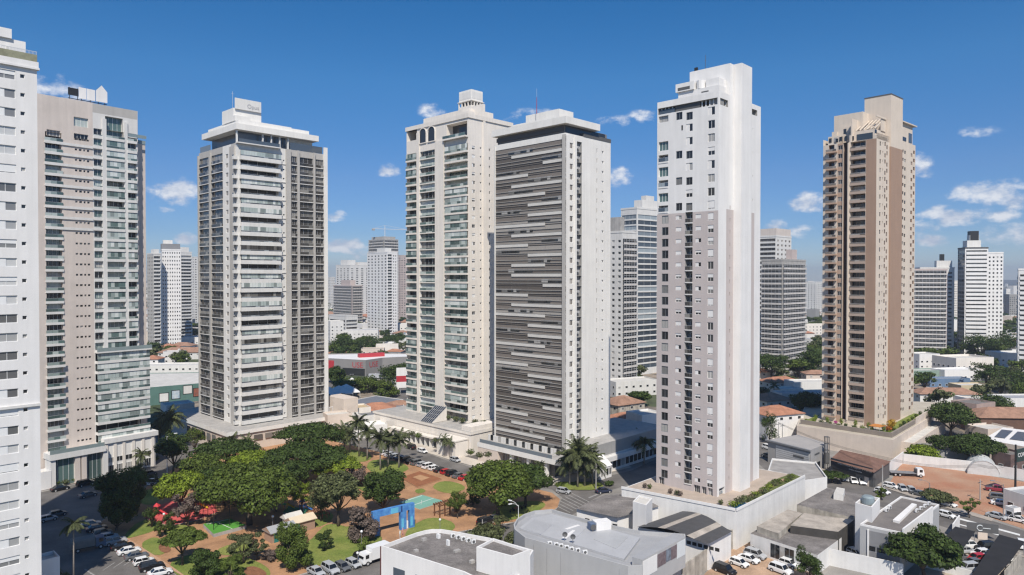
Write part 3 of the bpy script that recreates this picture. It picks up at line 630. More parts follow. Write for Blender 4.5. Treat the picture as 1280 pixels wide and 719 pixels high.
# ================================================================ cream tower with green balcony glass
def tower_d():
    T = Tower('apartment_tower', 'cream tower with green-glass balconies, two arches under its roof, half hidden by the dark tower', 'apartment tower', 508.5, 585.5, 640, 246, 46)
    r = lambda p: T.at('r', p); l = lambda p: T.at('l', p); h = 3.03; zb = T.z(528, 'r', 0); zt = T.z(147, 'r', 0); ol = []; orr = []
    N_ = int((T.z(177, 'l', l(560)) - zb) / h)
    for f in range(N_):
        z = zb + f * h; top = f >= N_ - 1
        a, b = l(585), l(557.5); ol.append((a + .15, b, z + .05, z + h - .12, 1.8, cream)); T.rep('balcony_glazing', win(b - a - .2, h - .2, 'four', pick([g_dark, g_green, g_green])), 'l', (a + b) / 2, z + .05, -1.5)
        T.rep('balcony', balc(b - a + .1, .8, .3, .35, 1.15, cream, g_green, pick([None, g_green, None, g_pale]), h), 'l', (a + b) / 2 - .1, z)
        a, b = l(544.5), l(525.5); ol.append((a, b, z + .05, z + h - .12, .6, white)); T.rep('window', win(b - a, h - .2, 'four', pick([g_green, g_green, g_dark, g_pale])), 'l', (a + b) / 2, z + .05, -.3)
        T.rep('balcony', balc(b - a, .25, .25, .12, .95 if f % 2 else .5, cream, g_green), 'l', (a + b) / 2, z)
        a, b = l(521.5), l(509); ol.append((a, b, z + .05, z + h - .12, 1.5, cream)); T.rep('balcony_glazing', win(b - a, h - .2, 'two', pick([g_dark, g_green])), 'l', (a + b) / 2, z + .05, -1.2)
        T.rep('balcony', balc(b - a, .7, .3, .35, 1.15, cream, g_green, pick([None, g_green])), 'l', (a + b) / 2, z)
        for p, w, hh, dz, st in ((592, 1.5, 1.2, .9, pick(['half', 'closed', 'two', 'shut'])), (601, .7, .6, 1.5, 'plain'), (605.5, .5, .6, 1.5, 'plain'), (612, .6, 1.0, 1.2, 'plain')):
            s = r(p); orr.append((s - w / 2, s + w / 2, z + dz, z + dz + hh, .22)); T.rep('window' if w > 1 else 'bathroom_window', win(w, hh, st, g_dark), 'r', s, z + dz)
    # arched openings at the top of the pier column
    za0, za1 = T.z(178, 'l', l(535)), T.z(159, 'l', l(535))
    q0, q1 = T.z(173, 'l', l(570)), T.z(154, 'l', l(570)); T.facade('l', 0, T.L, 0, zt, ol + [(l(521.5), l(509.5), T.z(176, 'l', l(515)), T.z(163, 'l', l(515)), 1.6), (l(584), l(558.5), q0, q1, 3.0, cream, g_dark)], cream); T.rep('balcony', balc(l(557) - l(585.5), 1.5, .4, .15, 1.1, cream, g_green), 'l', (l(557) + l(585.5)) / 2, q0)
    T.facade('r', 0, T.R, 0, zt, orr, cream); T.rest(0, zt, cream, concrete)
    b = MB()
    for (pa, pb) in ((533.5, 525), (544.5, 535.5)):
        a, c = l(pa), l(pb); a, c = min(a, c), max(a, c); z0 = za0; zc = za1 - (c - a) / 2; n = 10
        pts = [(a, z0), (a, zc)] + [((a + c) / 2 - math.cos(PI * k / n) * (c - a) / 2, zc + math.sin(PI * k / n) * (c - a) / 2) for k in range(1, n)] + [(c, zc), (c, z0)]
        o0 = T.pt('l', 0, .06, 0)[0]
        b.face([(o0, p, q) for p, q in pts][::-1], g_dark)
        for i in range(len(pts)):
            p, q = pts[i], pts[(i + 1) % len(pts)]
            d = Vector((0, q[0] - p[0], q[1] - p[1])); b.tube([(o0 - .12, p[0], p[1]), (o0 - .12, q[0], q[1])], .22, cream, 4)
    T.part('arched_window', b)
    # pilasters
    for pa, pb, o in ((556.8, 546, .9), (525, 522, .5)): T.fbox(T.wall, 'l', l(pa), l(pb), .004, o, 0, za0 - .6 if o > .6 else zt - 1.5, cream)
    T.fbox(T.wall, 'r', r(603.5), r(606), -.01, .5, 0, zt - .2, cream)
    b = MB(); zr = T.z(147, 'r', 0)
    b.box(-.35, T.R + .3, -.35, T.L + .3, zr + .003, zr + 1.5, cream, concrete); b.box(5, 17, 5, T.L - 4, zr + 1.503, zr + 5.0, cream, concrete)
    b.box(r(604), r(607), .2, 6, zr + 1.503, zr + 6, cream); b.box(2, 5, 2, 8, zr + 1.503, zr + 3, cream); T.part('roof', b)
    b = MB(); x = 7; y0 = l(560); z = zr + 5.003
    b.box(7, 13, 6, 13, z, z + 1.6, cream)
    for k in range(5):
        b.box(7, 7.4, 6 + k * 1.65, 6.4 + k * 1.65, z + 1.603, z + 3.2, cream); b.box(7 + k * 1.4, 7.4 + k * 1.4, 6, 6.4, z + 1.603, z + 3.2, cream)
    b.box(8, 12.4, 7.2, 12, z + 1.603, z + 3.197, dgrey); b.box(6.8, 13.2, 5.8, 13.2, z + 3.203, z + 3.5, cream); b.box(7.2, 12.8, 6.2, 12.8, z + 3.503, z + 7.3, beige); b.box(7.15, 7.2, 6.4, 12.6, z + 4.2, z + 6.6, white); b.box(7.4, 12.6, 6.15, 6.2, z + 4.2, z + 6.6, white); T.part('water_tank', b)
    # podium with strip windows
    b = MB(); zp = 7.6
    b.box(-10, T.R + 6, -12, 42, 0, zp - .8, cream, concrete); b.box(-10.3, T.R + 6, -12.3, 42.3, zp - .797, zp, cream, concrete); b.box(-9.5, 2, -11.7, -7, zp + .003, zp + 1.6, cream); T.part('podium', b)
    for k in range(12): b = win(2.6, 1.3, 'three', g_dark); T.rep('podium_window', b, 'l', -8.5 + k * 3.9, 4.2, 10.05 + .1)
    b = MB(); b.face([(-9.9, 14, zp + .1), (-9.9, 8, zp + .1), (-3, 8, zp + 4.8), (-3, 14, zp + 4.8)], mat('dark_skylight_glass', (.03, .035, .045), .1, .1, spec=.8))
    for k in range(7): b.tube([(-9.95, 8 + k, zp + .15), (-3.0, 8 + k, zp + 4.9)], .06, alu, 4)
    for k in range(5): b.tube([(-9.95 + k * 1.7, 8, zp + .15 + k * 1.16), (-9.95 + k * 1.7, 14, zp + .15 + k * 1.16)], .05, alu, 4)
    b.face([(-9.9, 14, zp + .1), (-3, 14, zp + 4.8), (-3, 14, zp + .1)], cream); b.face([(-9.9, 8, zp + .1), (-3, 8, zp + .1), (-3, 8, zp + 4.8)], cream); T.part('skylight', b)
    # entrance block on the street
    b = MB(); b.box(-16, -10.35, -11, -2, 0, 5.2, cream, concrete); b.box(-16.2, -10.33, -11.2, -1.8, 5.203, 5.6, cream); b.box(-16.06, -15.9, -8.5, -6, .3, 4.2, tan); b.box(-16.06, -15.9, -5, -3.2, 2.4, 4.2, white); T.part('gatehouse', b)
    b = MB()
    for k in range(9): b.box(-12.3, -10.31, 6 + k * 2.6, 6.5 + k * 2.6, 0, 3.4, white)
    b.box(-13, -10.32, 4, 29, 3.403, 3.9, cream); b.box(-10.5, -10.31, 5, 29, .1, 3.3, g_dark); T.part('porch', b)
    T.done(); return T
# ================================================================ dark glass tower
def tower_e():
    T = Tower('office_tower', 'tower faced in dark glass bands and white strips, plain beige end wall, red-tipped roof mast', 'office tower', 619, 706.5, 763, 207, 46)
    r = lambda p: T.at('r', p); l = lambda p: T.at('l', p); h = 3.06; zb = T.z(567, 'r', 0); zt = T.z(166, 'r', r(707)); ol = []; orr = []
    N_ = int((zt - zb) / h) + 1; e0, e1 = l(703.5), l(619.8)
    for f in range(N_):
        z = zb + f * h
        if z + h > zt + .4: break
        ol.append((e0, e1, z, z + h, .35, bronze))
        T.rep('glazing', win(e1 - e0, h * .5 - .05, 'four', g_bronze, bronze, .0), 'l', (e0 + e1) / 2, z + .05, -.12); T.rep('glazing', win(e1 - e0, h * .5 - .05, 'four', g_bronze, bronze, .0), 'l', (e0 + e1) / 2, z + h * .5, -.12)
    seq = [(.0, .5), (.25, 1), (.0, .75), (.5, 1), (.0, .28), (.0, .75), (.25, .75), (.0, .5), (.5, 1), (.0, .75), (.25, 1), (.0, .5)]
    tot = e1 - e0
    for f in range(N_):
        z = zb + f * h
        if z + h > zt + .4: break
        a, b = seq[f % 12]; b_ = MB()
        key = ('strip', a, b)
        if key not in WC: q = MB(); q.box(-(b - a) * tot / 2, (b - a) * tot / 2, -.08, .2, 0, .85, mat('strip_panel', (.58, .56, .52), .7, .06, .3)); WC[key] = q.mesh('white_strip')
        T.rep('white_strip', WC[key], 'l', e0 + tot * (a + b) / 2, z - .3)
        for q in (.0, .5):
            key = ('thin', q)
            if key not in WC: m_ = MB(); m_.box(-tot / 2, tot / 2, -.06, .2, 0, .16, mat('slab_line', (.33, .315, .29), .7, .06, .3)); WC[key] = m_.mesh('slab_edge')
            T.rep('slab_edge', WC[key], 'l', e0 + tot / 2, z + q * h + (.66 if q == 0 else .1))
        a, b = [(.0, .3), (.4, .8), (.15, .5), (.6, 1)][f % 4]
        key = ('rail', a, b)
        if key not in WC:
            m_ = MB(); w = (b - a) * tot
            for k in range(int(w / 1.3)): m_.box(-w / 2 + k * 1.3, -w / 2 + k * 1.3 + 1.24, .0, .04, 0, .9, g_dark)
            m_.box(-w / 2, w / 2, -.02, .05, .9, .97, alu); WC[key] = m_.mesh('guard_rail')
        T.rep('guard_rail', WC[key], 'l', e0 + tot * (a + b) / 2, z + 1.0)
        s = r(714); orr.append((s - .75, s + .75, z + .6, z + 2.2, .3)); T.rep('window', win(1.5, 1.6, 'two', g_bronze), 'r', s, z + .6)
        s0, s1 = r(720.3), r(727); orr.append((s0, s1, z + .02, z + h - .02, .9, grey, grey))
        T.rep('ac_unit', AC, 'r', (s0 + s1) / 2, z + 1.1, -.45)
        for p, w, dz, q in ((746, .35, .9, 1.3), (753, 1.0, 1.0, .75)):
            s = r(p); orr.append((s - w / 2, s + w / 2, z + dz, z + dz + q, .22)); T.rep('small_window', win(w, q, 'half' if w > .5 else 'bare', g_dark), 'r', s, z + dz)
    T.facade('l', 0, T.L, 0, zt, ol, beige); T.facade('r', 0, T.R, 0, zt, orr, beige); T.rest(0, zt, beige, concrete)
    # dark top floor and its overhanging roof
    b = MB(); zt2 = T.z(155, 'r', 0)
    b.box(.6, T.R - 1, .8, T.L - .6, zt + .003, zt2, bronze); b.box(.2, .5, 1.0, T.L - .4, zt + .8, zt + 2.0, g_bronze); b.box(.55, .6, 1.2, T.L - 1, zt + .05, zt2 - .1, g_bronze); b.box(1, T.R - 2, .7, .8, zt + .05, zt2 - .1, g_dark); T.part('top_floor', b)
    b = MB(); b.box(-1.2, r(746), -1.2, T.L + .4, zt2 + .003, zt2 + 2.0, beige, concrete); b.box(2.5, r(731), 4.5, 18, zt2 + 2.003, zt2 + 5.6, beige, concrete); b.box(1.5, r(735), 3.5, T.L - 6, zt2 + 2.004, zt2 + 3.2, beige, concrete)
    T.part('roof', b)
    b = MB(); b.box(r(729), T.R + .1, -.1, T.L, zt + .003, zt + 1.1, dgrey); T.part('roof_edge', b)
    b = MB(); x, y = r(709), 12; b.tube([(x, y, zt2 + 5), (x, y, zt2 + 10)], [.12, .07], mat('red_mast', (.35, .05, .06), .5), 5); b.tube([(x, y, zt2 + 10), (x, y, zt2 + 12.6)], .03, alu, 4); T.part('mast', b)
    T.fbox(T.wall, 'r', -.4, r(711), .004, .35, 0, zt - .5, beige); T.fbox(T.wall, 'r', r(717.5), r(720), .004, .3, 0, zt - .5, beige); T.fbox(T.wall, 'l', -.35, e0 - .05, .004, .45, 0, zt - .5, greige); T.fbox(T.wall, 'l', e1 + .05, T.L, .004, .45, 0, zt - .5, offwhite)
    # podium
    b = MB(); zp = T.z(571, 'r', 0) + .4
    b.box(-6, T.R + 4, -3.5, T.L + 2, zp - 1.5, zp, beige, concrete); b.box(-3.4, T.R - 4, 1, T.L - 2, 0, zp - 1.503, dgrey)
    for k in range(5): b.box(-5.2, -4.2, 2.5 + k * 7, 3.5 + k * 7, 0, zp - 1.503, beige)
    b.box(-5.9, -1, T.L - 7, T.L + 1.9, 0, zp - 1.504, stone); T.part('podium', b)
    for k in range(7): T.rep('lobby_glazing', win(3.0, zp - 2.2, 'two', g_bronze), 'l', 4.5 + k * 3.6, .2, 3.65)
    b = MB(); b.box(-5.9, -5.84, 0, T.L + 1, zp + .003, zp + 1.1, g_blue); b.box(-5.9, T.R, -3.4, -3.34, zp + .003, zp + 1.1, g_blue); T.part('guard_rail', b)
    b = MB()
    for k in range(26): b.box(-1.6, -1.2, 1.0 + k * 1.15, 1.9 + k * 1.15, zp + .003, zp + 1.7, offwhite if k % 3 else g_dark)
    T.part('terrace_screen', b)
    # low wing to the right with an arcade
    b = MB(); X0 = T.R - 10; z = 9.0
    b.box(4.5, T.R + 22, -7.0, 14, 5.4, z, grey, concrete); b.box(4.2, T.R + 22.2, -8.5, -7.003, 3.6, 5.0, white); b.box(4.5, T.R + 22, -6.99, 13.9, 0, 5.397, offwhite); T.part('side_wing', b)
    b = MB()
    for k in range(17): b.box(5.2 + k * 2.2, 6.8 + k * 2.2, -7.1, -7.003, .9, 3.2, g_dark)
    T.part('arcade_glazing', b)
    b = MB(); b.face([(3, -10.5, 3.4), (9, -10.5, 3.4), (9, -7.0, 6.0), (4.5, -7.0, 6.0)], white2); b.face([(3, -10.5, 3.4), (4.5, -7, 6.0), (4.5, -4, 6.0), (3, -4, 3.4)], white2); b.box(3.2, 8.8, -10.3, -7.2, 0, 3.39, white2)
    for k in range(4): b.box(3.6 + k * 1.35, 4.5 + k * 1.35, -10.37, -10.303, 1.0, 2.8, g_dark)
    T.part('corner_pavilion', b)
    T.done(); return T
# ================================================================ white and taupe tower
def tower_f():
    T = Tower('apartment_tower', 'white apartment tower whose lower two thirds are painted taupe, standing on a walled podium', 'apartment tower', 821, 897.5, 950, 160, 46)
    r = lambda p: T.at('r', p); l = lambda p: T.at('l', p); zp = 7.0; zt = T.z(116, 'r', 0); zg = T.z(263, 'r', 0); ol = []; orr = []
    h = 2.765; N_ = int((zg - zp) / h)
    L2 = lambda a, b: (min(l(a), l(b)), max(l(a), l(b)))
    b0, b1 = L2(856.5, 865.5)
    top = mat('slate_frame', (.20, .21, .22), .5, .05)
    for f in range(N_):
        z = zg - (f + 1) * h + .2
        if z < zp + 1.5: break
        for p, w, hh, dz, st, nm in ((831.3, 1.75, 1.9, .3, 'bare', 'window'), (848, 1.55, 1.0, 1.0, pick(['half', 'shut', 'closed']), 'window'), (872.6, 1.45, 1.0, 1.0, pick(['half', 'shut', 'closed']), 'window'), (888, 1.45, 1.75, .4, pick(['shut', 'closed', 'two']), 'window')):
            s = l(p); ol.append((s - w / 2, s + w / 2, z + dz, z + dz + hh, .2, top if st == 'bare' else None)); T.rep(nm, win(w, hh, 'two' if st == 'bare' else st, g_dark, top if st == 'bare' else white2, .16), 'l', s, z + dz)
        ol.append((b0, b1, z, z + h - .12, 1.5, grey, grey))
        T.rep('balcony', balc(b1 - b0, .15, .12, .12, 1.0, white, g_grey), 'l', (b0 + b1) / 2, z + .12)
        T.rep('ac_unit', AC, 'l', (b0 + b1) / 2, z + .2, -1.0); T.rep('balcony_door', win((b1 - b0) * .6, 2.1, 'two', g_grey), 'l', b0 + (b1 - b0) * .38, z + .1, -1.15)
    # the white top: tall green-glass duplex windows, dark pairs, white sash windows
    rows = [(203, 222, 'd'), (280, 307, 'g'), (320, 345, 'b'), (357, 385, 'g'), (396, 420, 'b'), (435, 461, 'g'), (472, 495, 'b')]
    zy = lambda zx, p=855: T.z(60 + zx * .4174, 'l', l(p))
    for a, b, k in rows:
        z0, z1 = zy(b, 830), zy(a, 830); s0, s1 = L2(822.8, 834.8); ol.append((s0, s1, z0, z1, .5 if k != 'b' else 1.2))
        T.rep('window', win(s1 - s0, z1 - z0, 'three', g_green if k == 'g' else g_dark, frame_w if k != 'd' else top), 'l', (s0 + s1) / 2, z0, -.2 if k != 'b' else -.9)
        if k == 'b': T.rep('balcony', balc(s1 - s0, .1, .15, .2, 1.1, white2, g_blue), 'l', (s0 + s1) / 2, z0 + .15)
    for q in (205, 321, 400, 477):
        for p in (848.5, 861.2):
            s = l(p); z0 = zy(q + 10, p); ol.append((s - .8, s + .8, z0, z0 + 1.75, .25, top)); T.rep('window', win(1.6, 1.75, 'two', g_dark, top), 'l', s, z0)
    for q in (240, 280, 357, 437):
        s = l(861); z0 = zy(q + 10, 861); ol.append((s - .85, s + .85, z0, z0 + 1.75, .2)); T.rep('window', win(1.7, 1.75, pick(['shut', 'half']), g_dark, white2, .16), 'l', s, z0)
    for q in (190, 230, 270, 310, 350, 391, 432, 471):
        s = l(888.5); z0 = zy(q + 11, 888); ol.append((s - .85, s + .85, z0, z0 + 1.85, .2)); T.rep('window', win(1.7, 1.85, pick(['shut', 'closed', 'two', 'half']), g_dark, white2, .16), 'l', s, z0)
    s = l(852); z0 = zy(246); ol.append((s - .2, s + .2, z0, z0 + 1.2, .3, dgrey, dgrey))
    # open terrace slot under the roof edge
    ts0, ts1 = L2(822, 896); zs1 = T.z(122.5, 'l', 1); zs0 = T.z(131.0, 'l', 1)
    ol.append((ts0, ts1, zs0, zs1, 3.0, grey, grey)); orr.append((.7, r(909), zs0, zs1, 2.4, grey, grey))
    for k, p in enumerate((824, 829, 834, 839, 882, 886.5, 891)):
        pass
    gs = l(897) + .0
    # ground-floor openings
    for pa, pb in ((824, 831), (868, 876), (878, 884), (886, 892)): s0, s1 = L2(pa, pb); ol.append((s0, s1, zp + .2, zp + 3.0, .5)); T.rep('ground_window', win(s1 - s0, 2.8, 'three', g_dark), 'l', (s0 + s1) / 2, zp + .2, -.3)
    for pa, pb, hh in ((900, 907, 3.0), (931, 936, 4.0)): orr.append((r(pa), r(pb), zp + .1, zp + hh, 1.2, white2, black))
    T.rep('ground_window', win(r(907) - r(900), 2.0, 'two', g_blue), 'r', (r(907) + r(900)) / 2, zp + .2, -.3)
    ml = lambda s, z: taupe if z < zg and z > 0 else white2
    ml.cuts = ([], [zg])
    zg2 = T.z(264, 'r', r(925))
    def mr_(s, z):
        if z < zg2 and ((r(907.5) < s < r(917)) or (r(934) < s < r(942.5))): return taupe
        return white2
    mr_.cuts = ([r(907.5), r(917), r(934), r(942.5)], [zg2])
    for f in range(31):
        z = zp + 4 + f * 2.85
        if z > zt - 5: break
        T.rep('vent_window', win(.3, .45, 'bare', g_dark), 'r', r(922), z, 1.93)
        if f < 23: orr.append((r(937.4), r(938.6), z - .4, z + 1.0, .4, taupe, g_dark)); orr.append((r(911.8), r(912.6), z, z + .9, .3, taupe, g_dark))
        elif f % 2: orr.append((r(940), r(940.6), z, z + .5, .3, white2, g_dark))
    T.facade('l', 0, T.L, 0, zt, ol, ml); 
    rw = r(929.5); zw = T.z(128, 'r', r(935))
    T.facade('r', 0, r(929.5), 0, zt, orr, mr_); T.facade('r', r(929.5), T.R, 0, zw, orr + [(r(935.5), r(945.5), zw - 2.6, zw - 1.2, 1.0, grey, grey)], mr_)
    T.wall.face([(rw, 0, zw), (rw, T.L, zw), (rw, T.L, zt), (rw, 0, zt)], white2); T.wall.face([(0, 0, zt), (rw, 0, zt), (rw, T.L, zt), (0, T.L, zt)], concrete); T.wall.face([(rw, 0, zw), (T.R, 0, zw), (T.R, T.L, zw), (rw, T.L, zw)], concrete)
    T.wall.face([(T.R, 0, 0), (T.R, T.L, 0), (T.R, T.L, zw), (T.R, 0, zw)], white2); T.wall.face([(T.R, T.L, 0), (0, T.L, 0), (0, T.L, zt), (T.R, T.L, zt)], white2)
    # the lift core: a pier on the end wall that rises over the roof
    b = MB(); zc = T.z(80, 'r', r(915)); c0 = r(916.5); T.wall.box(c0, r(929.4), -1.9, 0.0, 0, zc, white2)
    b.box(r(912.0), r(929.3), 0.05, 10.5, zt + .003, zc - .05, white2, concrete); T.part('lift_core', b)
    b = MB(); b.box(.0, rw, .0, .18, zt + .003, zt + .5, white2); b.box(0, .18, .183, T.L, zt + .003, zt + .5, white2); T.part('parapet', b)
    for k in range(16): 
        s = ts0 + .3 + k * (ts1 - ts0) / 16
        if not 5 < k < 11: T.rep('terrace_post', win(.28, zs1 - zs0 - .02, 'bare', white2), 'l', s, zs0 + .01, -.4)
    for k in range(4): T.rep('terrace_post', win(.28, zs1 - zs0 - .02, 'bare', white2), 'r', 1.2 + k * 1.0, zs0 + .01, -.4)
    b = MB(); T.fbox(b, 'l', ts0 + 4.6, ts0 + 11, -.6, -.5, zs0 + .01, zs1 - .01, dgrey); T.fbox(b, 'l', ts0 + 11.2, ts1 - .2, -.45, -.4, zs0 + .02, zs0 + 1.1, g_blue); T.part('terrace_screen', b)
    b = MB(); z = zt + .003; q = T.z(97, 'l', 5) - zt
    b.box(2.0, 6.5, 1.0, 11.5, z, z + q * .55, white2); b.box(1.6, 6.0, 7.2, 12.0, z + q * .56, z + q, white2); b.box(2.6, 6, 1.3, 4.6, z + q * .56, z + q * .98, white2); b.tube([(3, 6, z + q * .55), (3, 6, z + q)], 1.1, white2, 12); b.box(1.57, 1.6, 8.2, 11.4, z + q * .62, z + q * .78, dgrey); b.box(1.97, 2.0, 3.6, 5.4, z + q * .3, z + q * .36, dgrey); T.part('water_tank', b)
    b = MB(); zz = T.z(62, 'r', r(918))
    b.tube([(r(915), 7, zc - .3), (r(915), 7, zz)], .05, dgrey, 5); b.tube([(r(915) - .3, 7, zz - 1.5), (r(915) + .3, 7, zz - 1.2)], .05, dgrey, 4); b.box(r(912.5), r(913.5), 8.6, 9.4, zc - .05, zc + .8, black); T.part('antenna', b)
    T.done(); return T
# ================================================================ brown tower
def tower_g():
    T = Tower('apartment_tower', 'brown and sand stepped tower with stacked balconies above a planted podium', 'apartment tower', 1028, 1094.5, 1143, 240, 42)
    r = lambda p: T.at('r', p); l = lambda p: T.at('l', p); h = 3.0; zp = 8.4; zt = T.z(173, 'r', 0); ol = []; orr = []
    N_ = int((T.z(176, 'l', l(1070)) - zp) / h)
    L2 = lambda a, b: (min(l(a), l(b)), max(l(a), l(b)))
    zb = T.z(176, 'l', l(1070)) - N_ * h
    for f in range(N_):
        z = zb + f * h
        s0, s1 = L2(1062, 1081); ol.append((s0, s1, z + .05, z + h - .22, 2.2, sand)); T.rep('balcony', balc(s1 - s0, .22, .3, .55, 1.0, mat('balcony_tan', (.41, .32, .26), .75, .05, .2), g_bronze), 'l', (s0 + s1) / 2, z)
        T.rep('balcony_door', win(s1 - s0 - .3, h - .4, 'four', g_dark, brown), 'l', (s0 + s1) / 2, z + .06, -1.9)
        s0, s1 = L2(1033, 1045.5); ol.append((s0 + 1.0, s1 - .6, z + .1, z + h - .3, 1.2, brown)); T.rep('balcony_door', win(s1 - s0 - 1.8, h - .5, 'two', g_dark, brown), 'l', (s0 + s1) / 2 - .2 + .2, z + .12, -.9)
        T.rep('corner_balcony', balc(s1 - s0 + .2, 1.15, .22, .3, 1.0, mat('tan_parapet', (.43, .30, .22), .75, .05, .2), g_bronze), 'l', (s0 + s1) / 2, z)
        s0, s1 = L2(1046.5, 1052.5); ol.append((s0, s1, z + .7, z + 2.2, .2)); T.rep('window', win(s1 - s0, 1.5, 'two', pick([g_grey, g_dark]), alu), 'l', (s0 + s1) / 2, z + .7)
        for p, w, hh, dz in ((1099.3, 1.15, 1.45, .8), (1102.4, .6, .8, 1.5), (1105.2, 1.0, 1.4, 1.2 if f % 2 else .3), (1107.6, 1.0, 1.4, .3 if f % 2 else 1.2)):
            s = r(p); orr.append((s - w / 2, s + w / 2, z + dz, z + dz + hh, .3, brown if p > 1104 else None)); T.rep('window', win(w, hh, 'two' if w > 1.1 else 'plain', g_dark, midgrey), 'r', s, z + dz)
        s0, s1 = r(1126.3), r(1128.6); orr.append((s0, s1, z + .9, z + 2.0, .35)); T.rep('window', win(s1 - s0, 1.1, 'plain', g_dark, dgrey), 'r', (s0 + s1) / 2, z + .9)
        s0, s1 = r(1129.2), r(1131.2); orr.append((s0, s1, z + .6, z + 1.8, .35)); T.rep('window', win(s1 - s0, 1.2, 'plain', g_dark, dgrey), 'r', (s0 + s1) / 2, z + .6)
        for p, dz in ((1138.2, .3), (1141.2, 1.6)): s = r(p); orr.append((s - .8, s + .8, z + dz, z + dz + 1.25, .3, brown)); T.rep('window', win(1.6, 1.25, 'two', g_dark, brown), 'r', s, z + dz)
    s0, s1 = L2(1053.0, 1059.6); ol.append((s0, s1, zp, T.z(170, 'l', l(1056)), 2.5, mat('recess_brown', (.30, .22, .175), .8, .05), MATS['recess_brown']))
    ztop = zb + N_ * h
    def ml(s, z):
        if z < ztop and s < l(1081.4): return brown
        if z < ztop and l(1053.2) < s < l(1046): return mat('tan_parapet', (.43, .30, .22), .75, .05, .2)
        return sand
    ml.cuts = ([l(1081.4), l(1053.2), l(1046)], [ztop])
    T.facade('l', 0, T.L, 0, zt, ol, ml); T.facade('r', 0, T.R, 0, T.z(181, 'r', r(1140)), orr, sand)
    ze = T.z(181, 'r', r(1140)); T.wall.face([(0, 0, ze), (T.R * .6, 0, ze), (T.R * .6, 0, zt), (0, 0, zt)], sand)
    T.wall.face([(T.R, 0, 0), (T.R, T.L, 0), (T.R, T.L, ze), (T.R, 0, ze)], sand); T.wall.face([(T.R, T.L, 0), (0, T.L, 0), (0, T.L, ze), (T.R, T.L, ze)], sand)
    T.wall.face([(0, 0, zt), (T.R * .6, 0, zt), (T.R * .6, T.L, zt), (0, T.L, zt)], concrete); T.wall.face([(T.R * .6, 0, ze), (T.R, 0, ze), (T.R, T.L, ze), (T.R * .6, T.L, ze)], concrete); T.wall.face([(T.R * .6, 0, ze), (T.R * .6, T.L, ze), (T.R * .6, T.L, zt), (T.R * .6, 0, zt)], sand)
    # core pier, brown below and sand above the roof
    b = MB(); zc = T.z(119, 'r', r(1112)); c0, c1 = r(1110.5), r(1125)
    T.wall.box(c0, c1, -.5, 0, 0, ztop - 1.5, brown); b.box(c0, c1, -.5, -.003, ztop - 1.497, zc, sand); b.box(c0 + .003, c1 - .003, .0, l(1087) + 6.5, zt + .003, zc - .003, sand, concrete); b.box(c0 - .1, c1 + .1, -.6, l(1087) + 6.6, zc + .003, zc + .35, dgrey); b.box(c0 - 5, c0 - .003, 7, 17, zt + .003, zc - 5.4, sand, concrete)
    T.part('lift_core', b)
    # stepped penthouses with a slatted pergola
    b = MB(); z = zt + .003; H1 = T.z(151, 'l', 6) - zt
    b.box(.0, r(1108), .0, 1.2, z, z + 1.2, sand); b.box(2.5, c0 - .1, 1.5, 9, z, z + H1 * .55, sand, concrete); b.box(.4, c0 - .1, 8.5, l(1060), z, z + 2.4, sand, concrete); b.box(1.2, 7, 9.0, l(1062), z + 2.403, z + H1 + 1.4, sand, concrete)
    b.box(3.0, 10, l(1058), l(1048), z, z + 3.4, sand, concrete); b.box(4.0, 10, l(1056), l(1040), z + .01, z + H1 * .9, sand, concrete); b.box(1.0, 9, l(1047), l(1032.5), z + .02, z + 3.0, sand, concrete); b.box(3, 9, l(1040), l(1034), z + 3.02, z + H1 * .72, sand, concrete)
    b.box(r(1127), r(1141), .5, 8, ze + .003, T.z(156, 'r', r(1135)), sand, concrete); b.box(r(1126), r(1143.5), -.4, 8.5, T.z(156, 'r', r(1135)) + .003, T.z(156, 'r', r(1135)) + .4, sand); T.part('penthouse', b)
    b = MB()
    for k in range(6): b.tube([(c0 - .5, 1.6 + k * 1.25, z + H1 + 1.5), (2.6, 1.6 + k * 1.25 , z + H1 * .55 + .2)], .22, sand, 4)
    b.box(2.4, c0 - .3, .9, 1.2, z + H1 + 1.0, z + H1 + 1.6, sand); b.box(r(1105), c0 - .2, 1.2, 1.5, z + H1 * .55, z + H1 + 1.0, sand); T.part('pergola', b)
    b = MB()
    for y, dz, hh in ((10.5, 3.2, 1.8), (l(1060) - 1.2, .5, 1.6)): b.box(1.1, 1.19, y, y + 1, z + dz, z + dz + hh, g_dark)
    for p in (1056.5, 1050, 1037, 1043.5): b.box(.85, .99, l(p), l(p) + .9, z + .9, z + 2.4, g_dark)
    b.box(2.4, 2.49, 2.2, 7.5, z + .6, z + 2.7, g_blue); b.box(.35, .39, 10, 10.9, z + .5, z + 1.9, g_dark); b.box(.35, .39, 13, 13.9, z + .5, z + 1.9, g_dark); b.box(r(1098), r(1100), 1.4, 1.49, z + 2.4, z + 3.6, g_dark); b.box(r(1128), r(1133), .4, .49, ze + .5, ze + 1.9, g_dark); b.box(r(1136), r(1140), .4, .49, ze + .5, ze + 4, g_blue); T.part('penthouse_window', b)
    for pa, pb, o in ((1060.6, 1059.2, .5), (1053.2, 1052.8, .3)): T.fbox(T.wall, 'l', l(pa), l(pb), .004, o, zp, zt - .3, sand)
    T.done(); return T
AC_ = MB(); AC_.box(-.45, .45, -.18, .18, 0, .62, frame_w); AC_.box(-.38, .16, -.2, -.18, .06, .56, midgrey); AC = AC_.mesh('ac_unit')
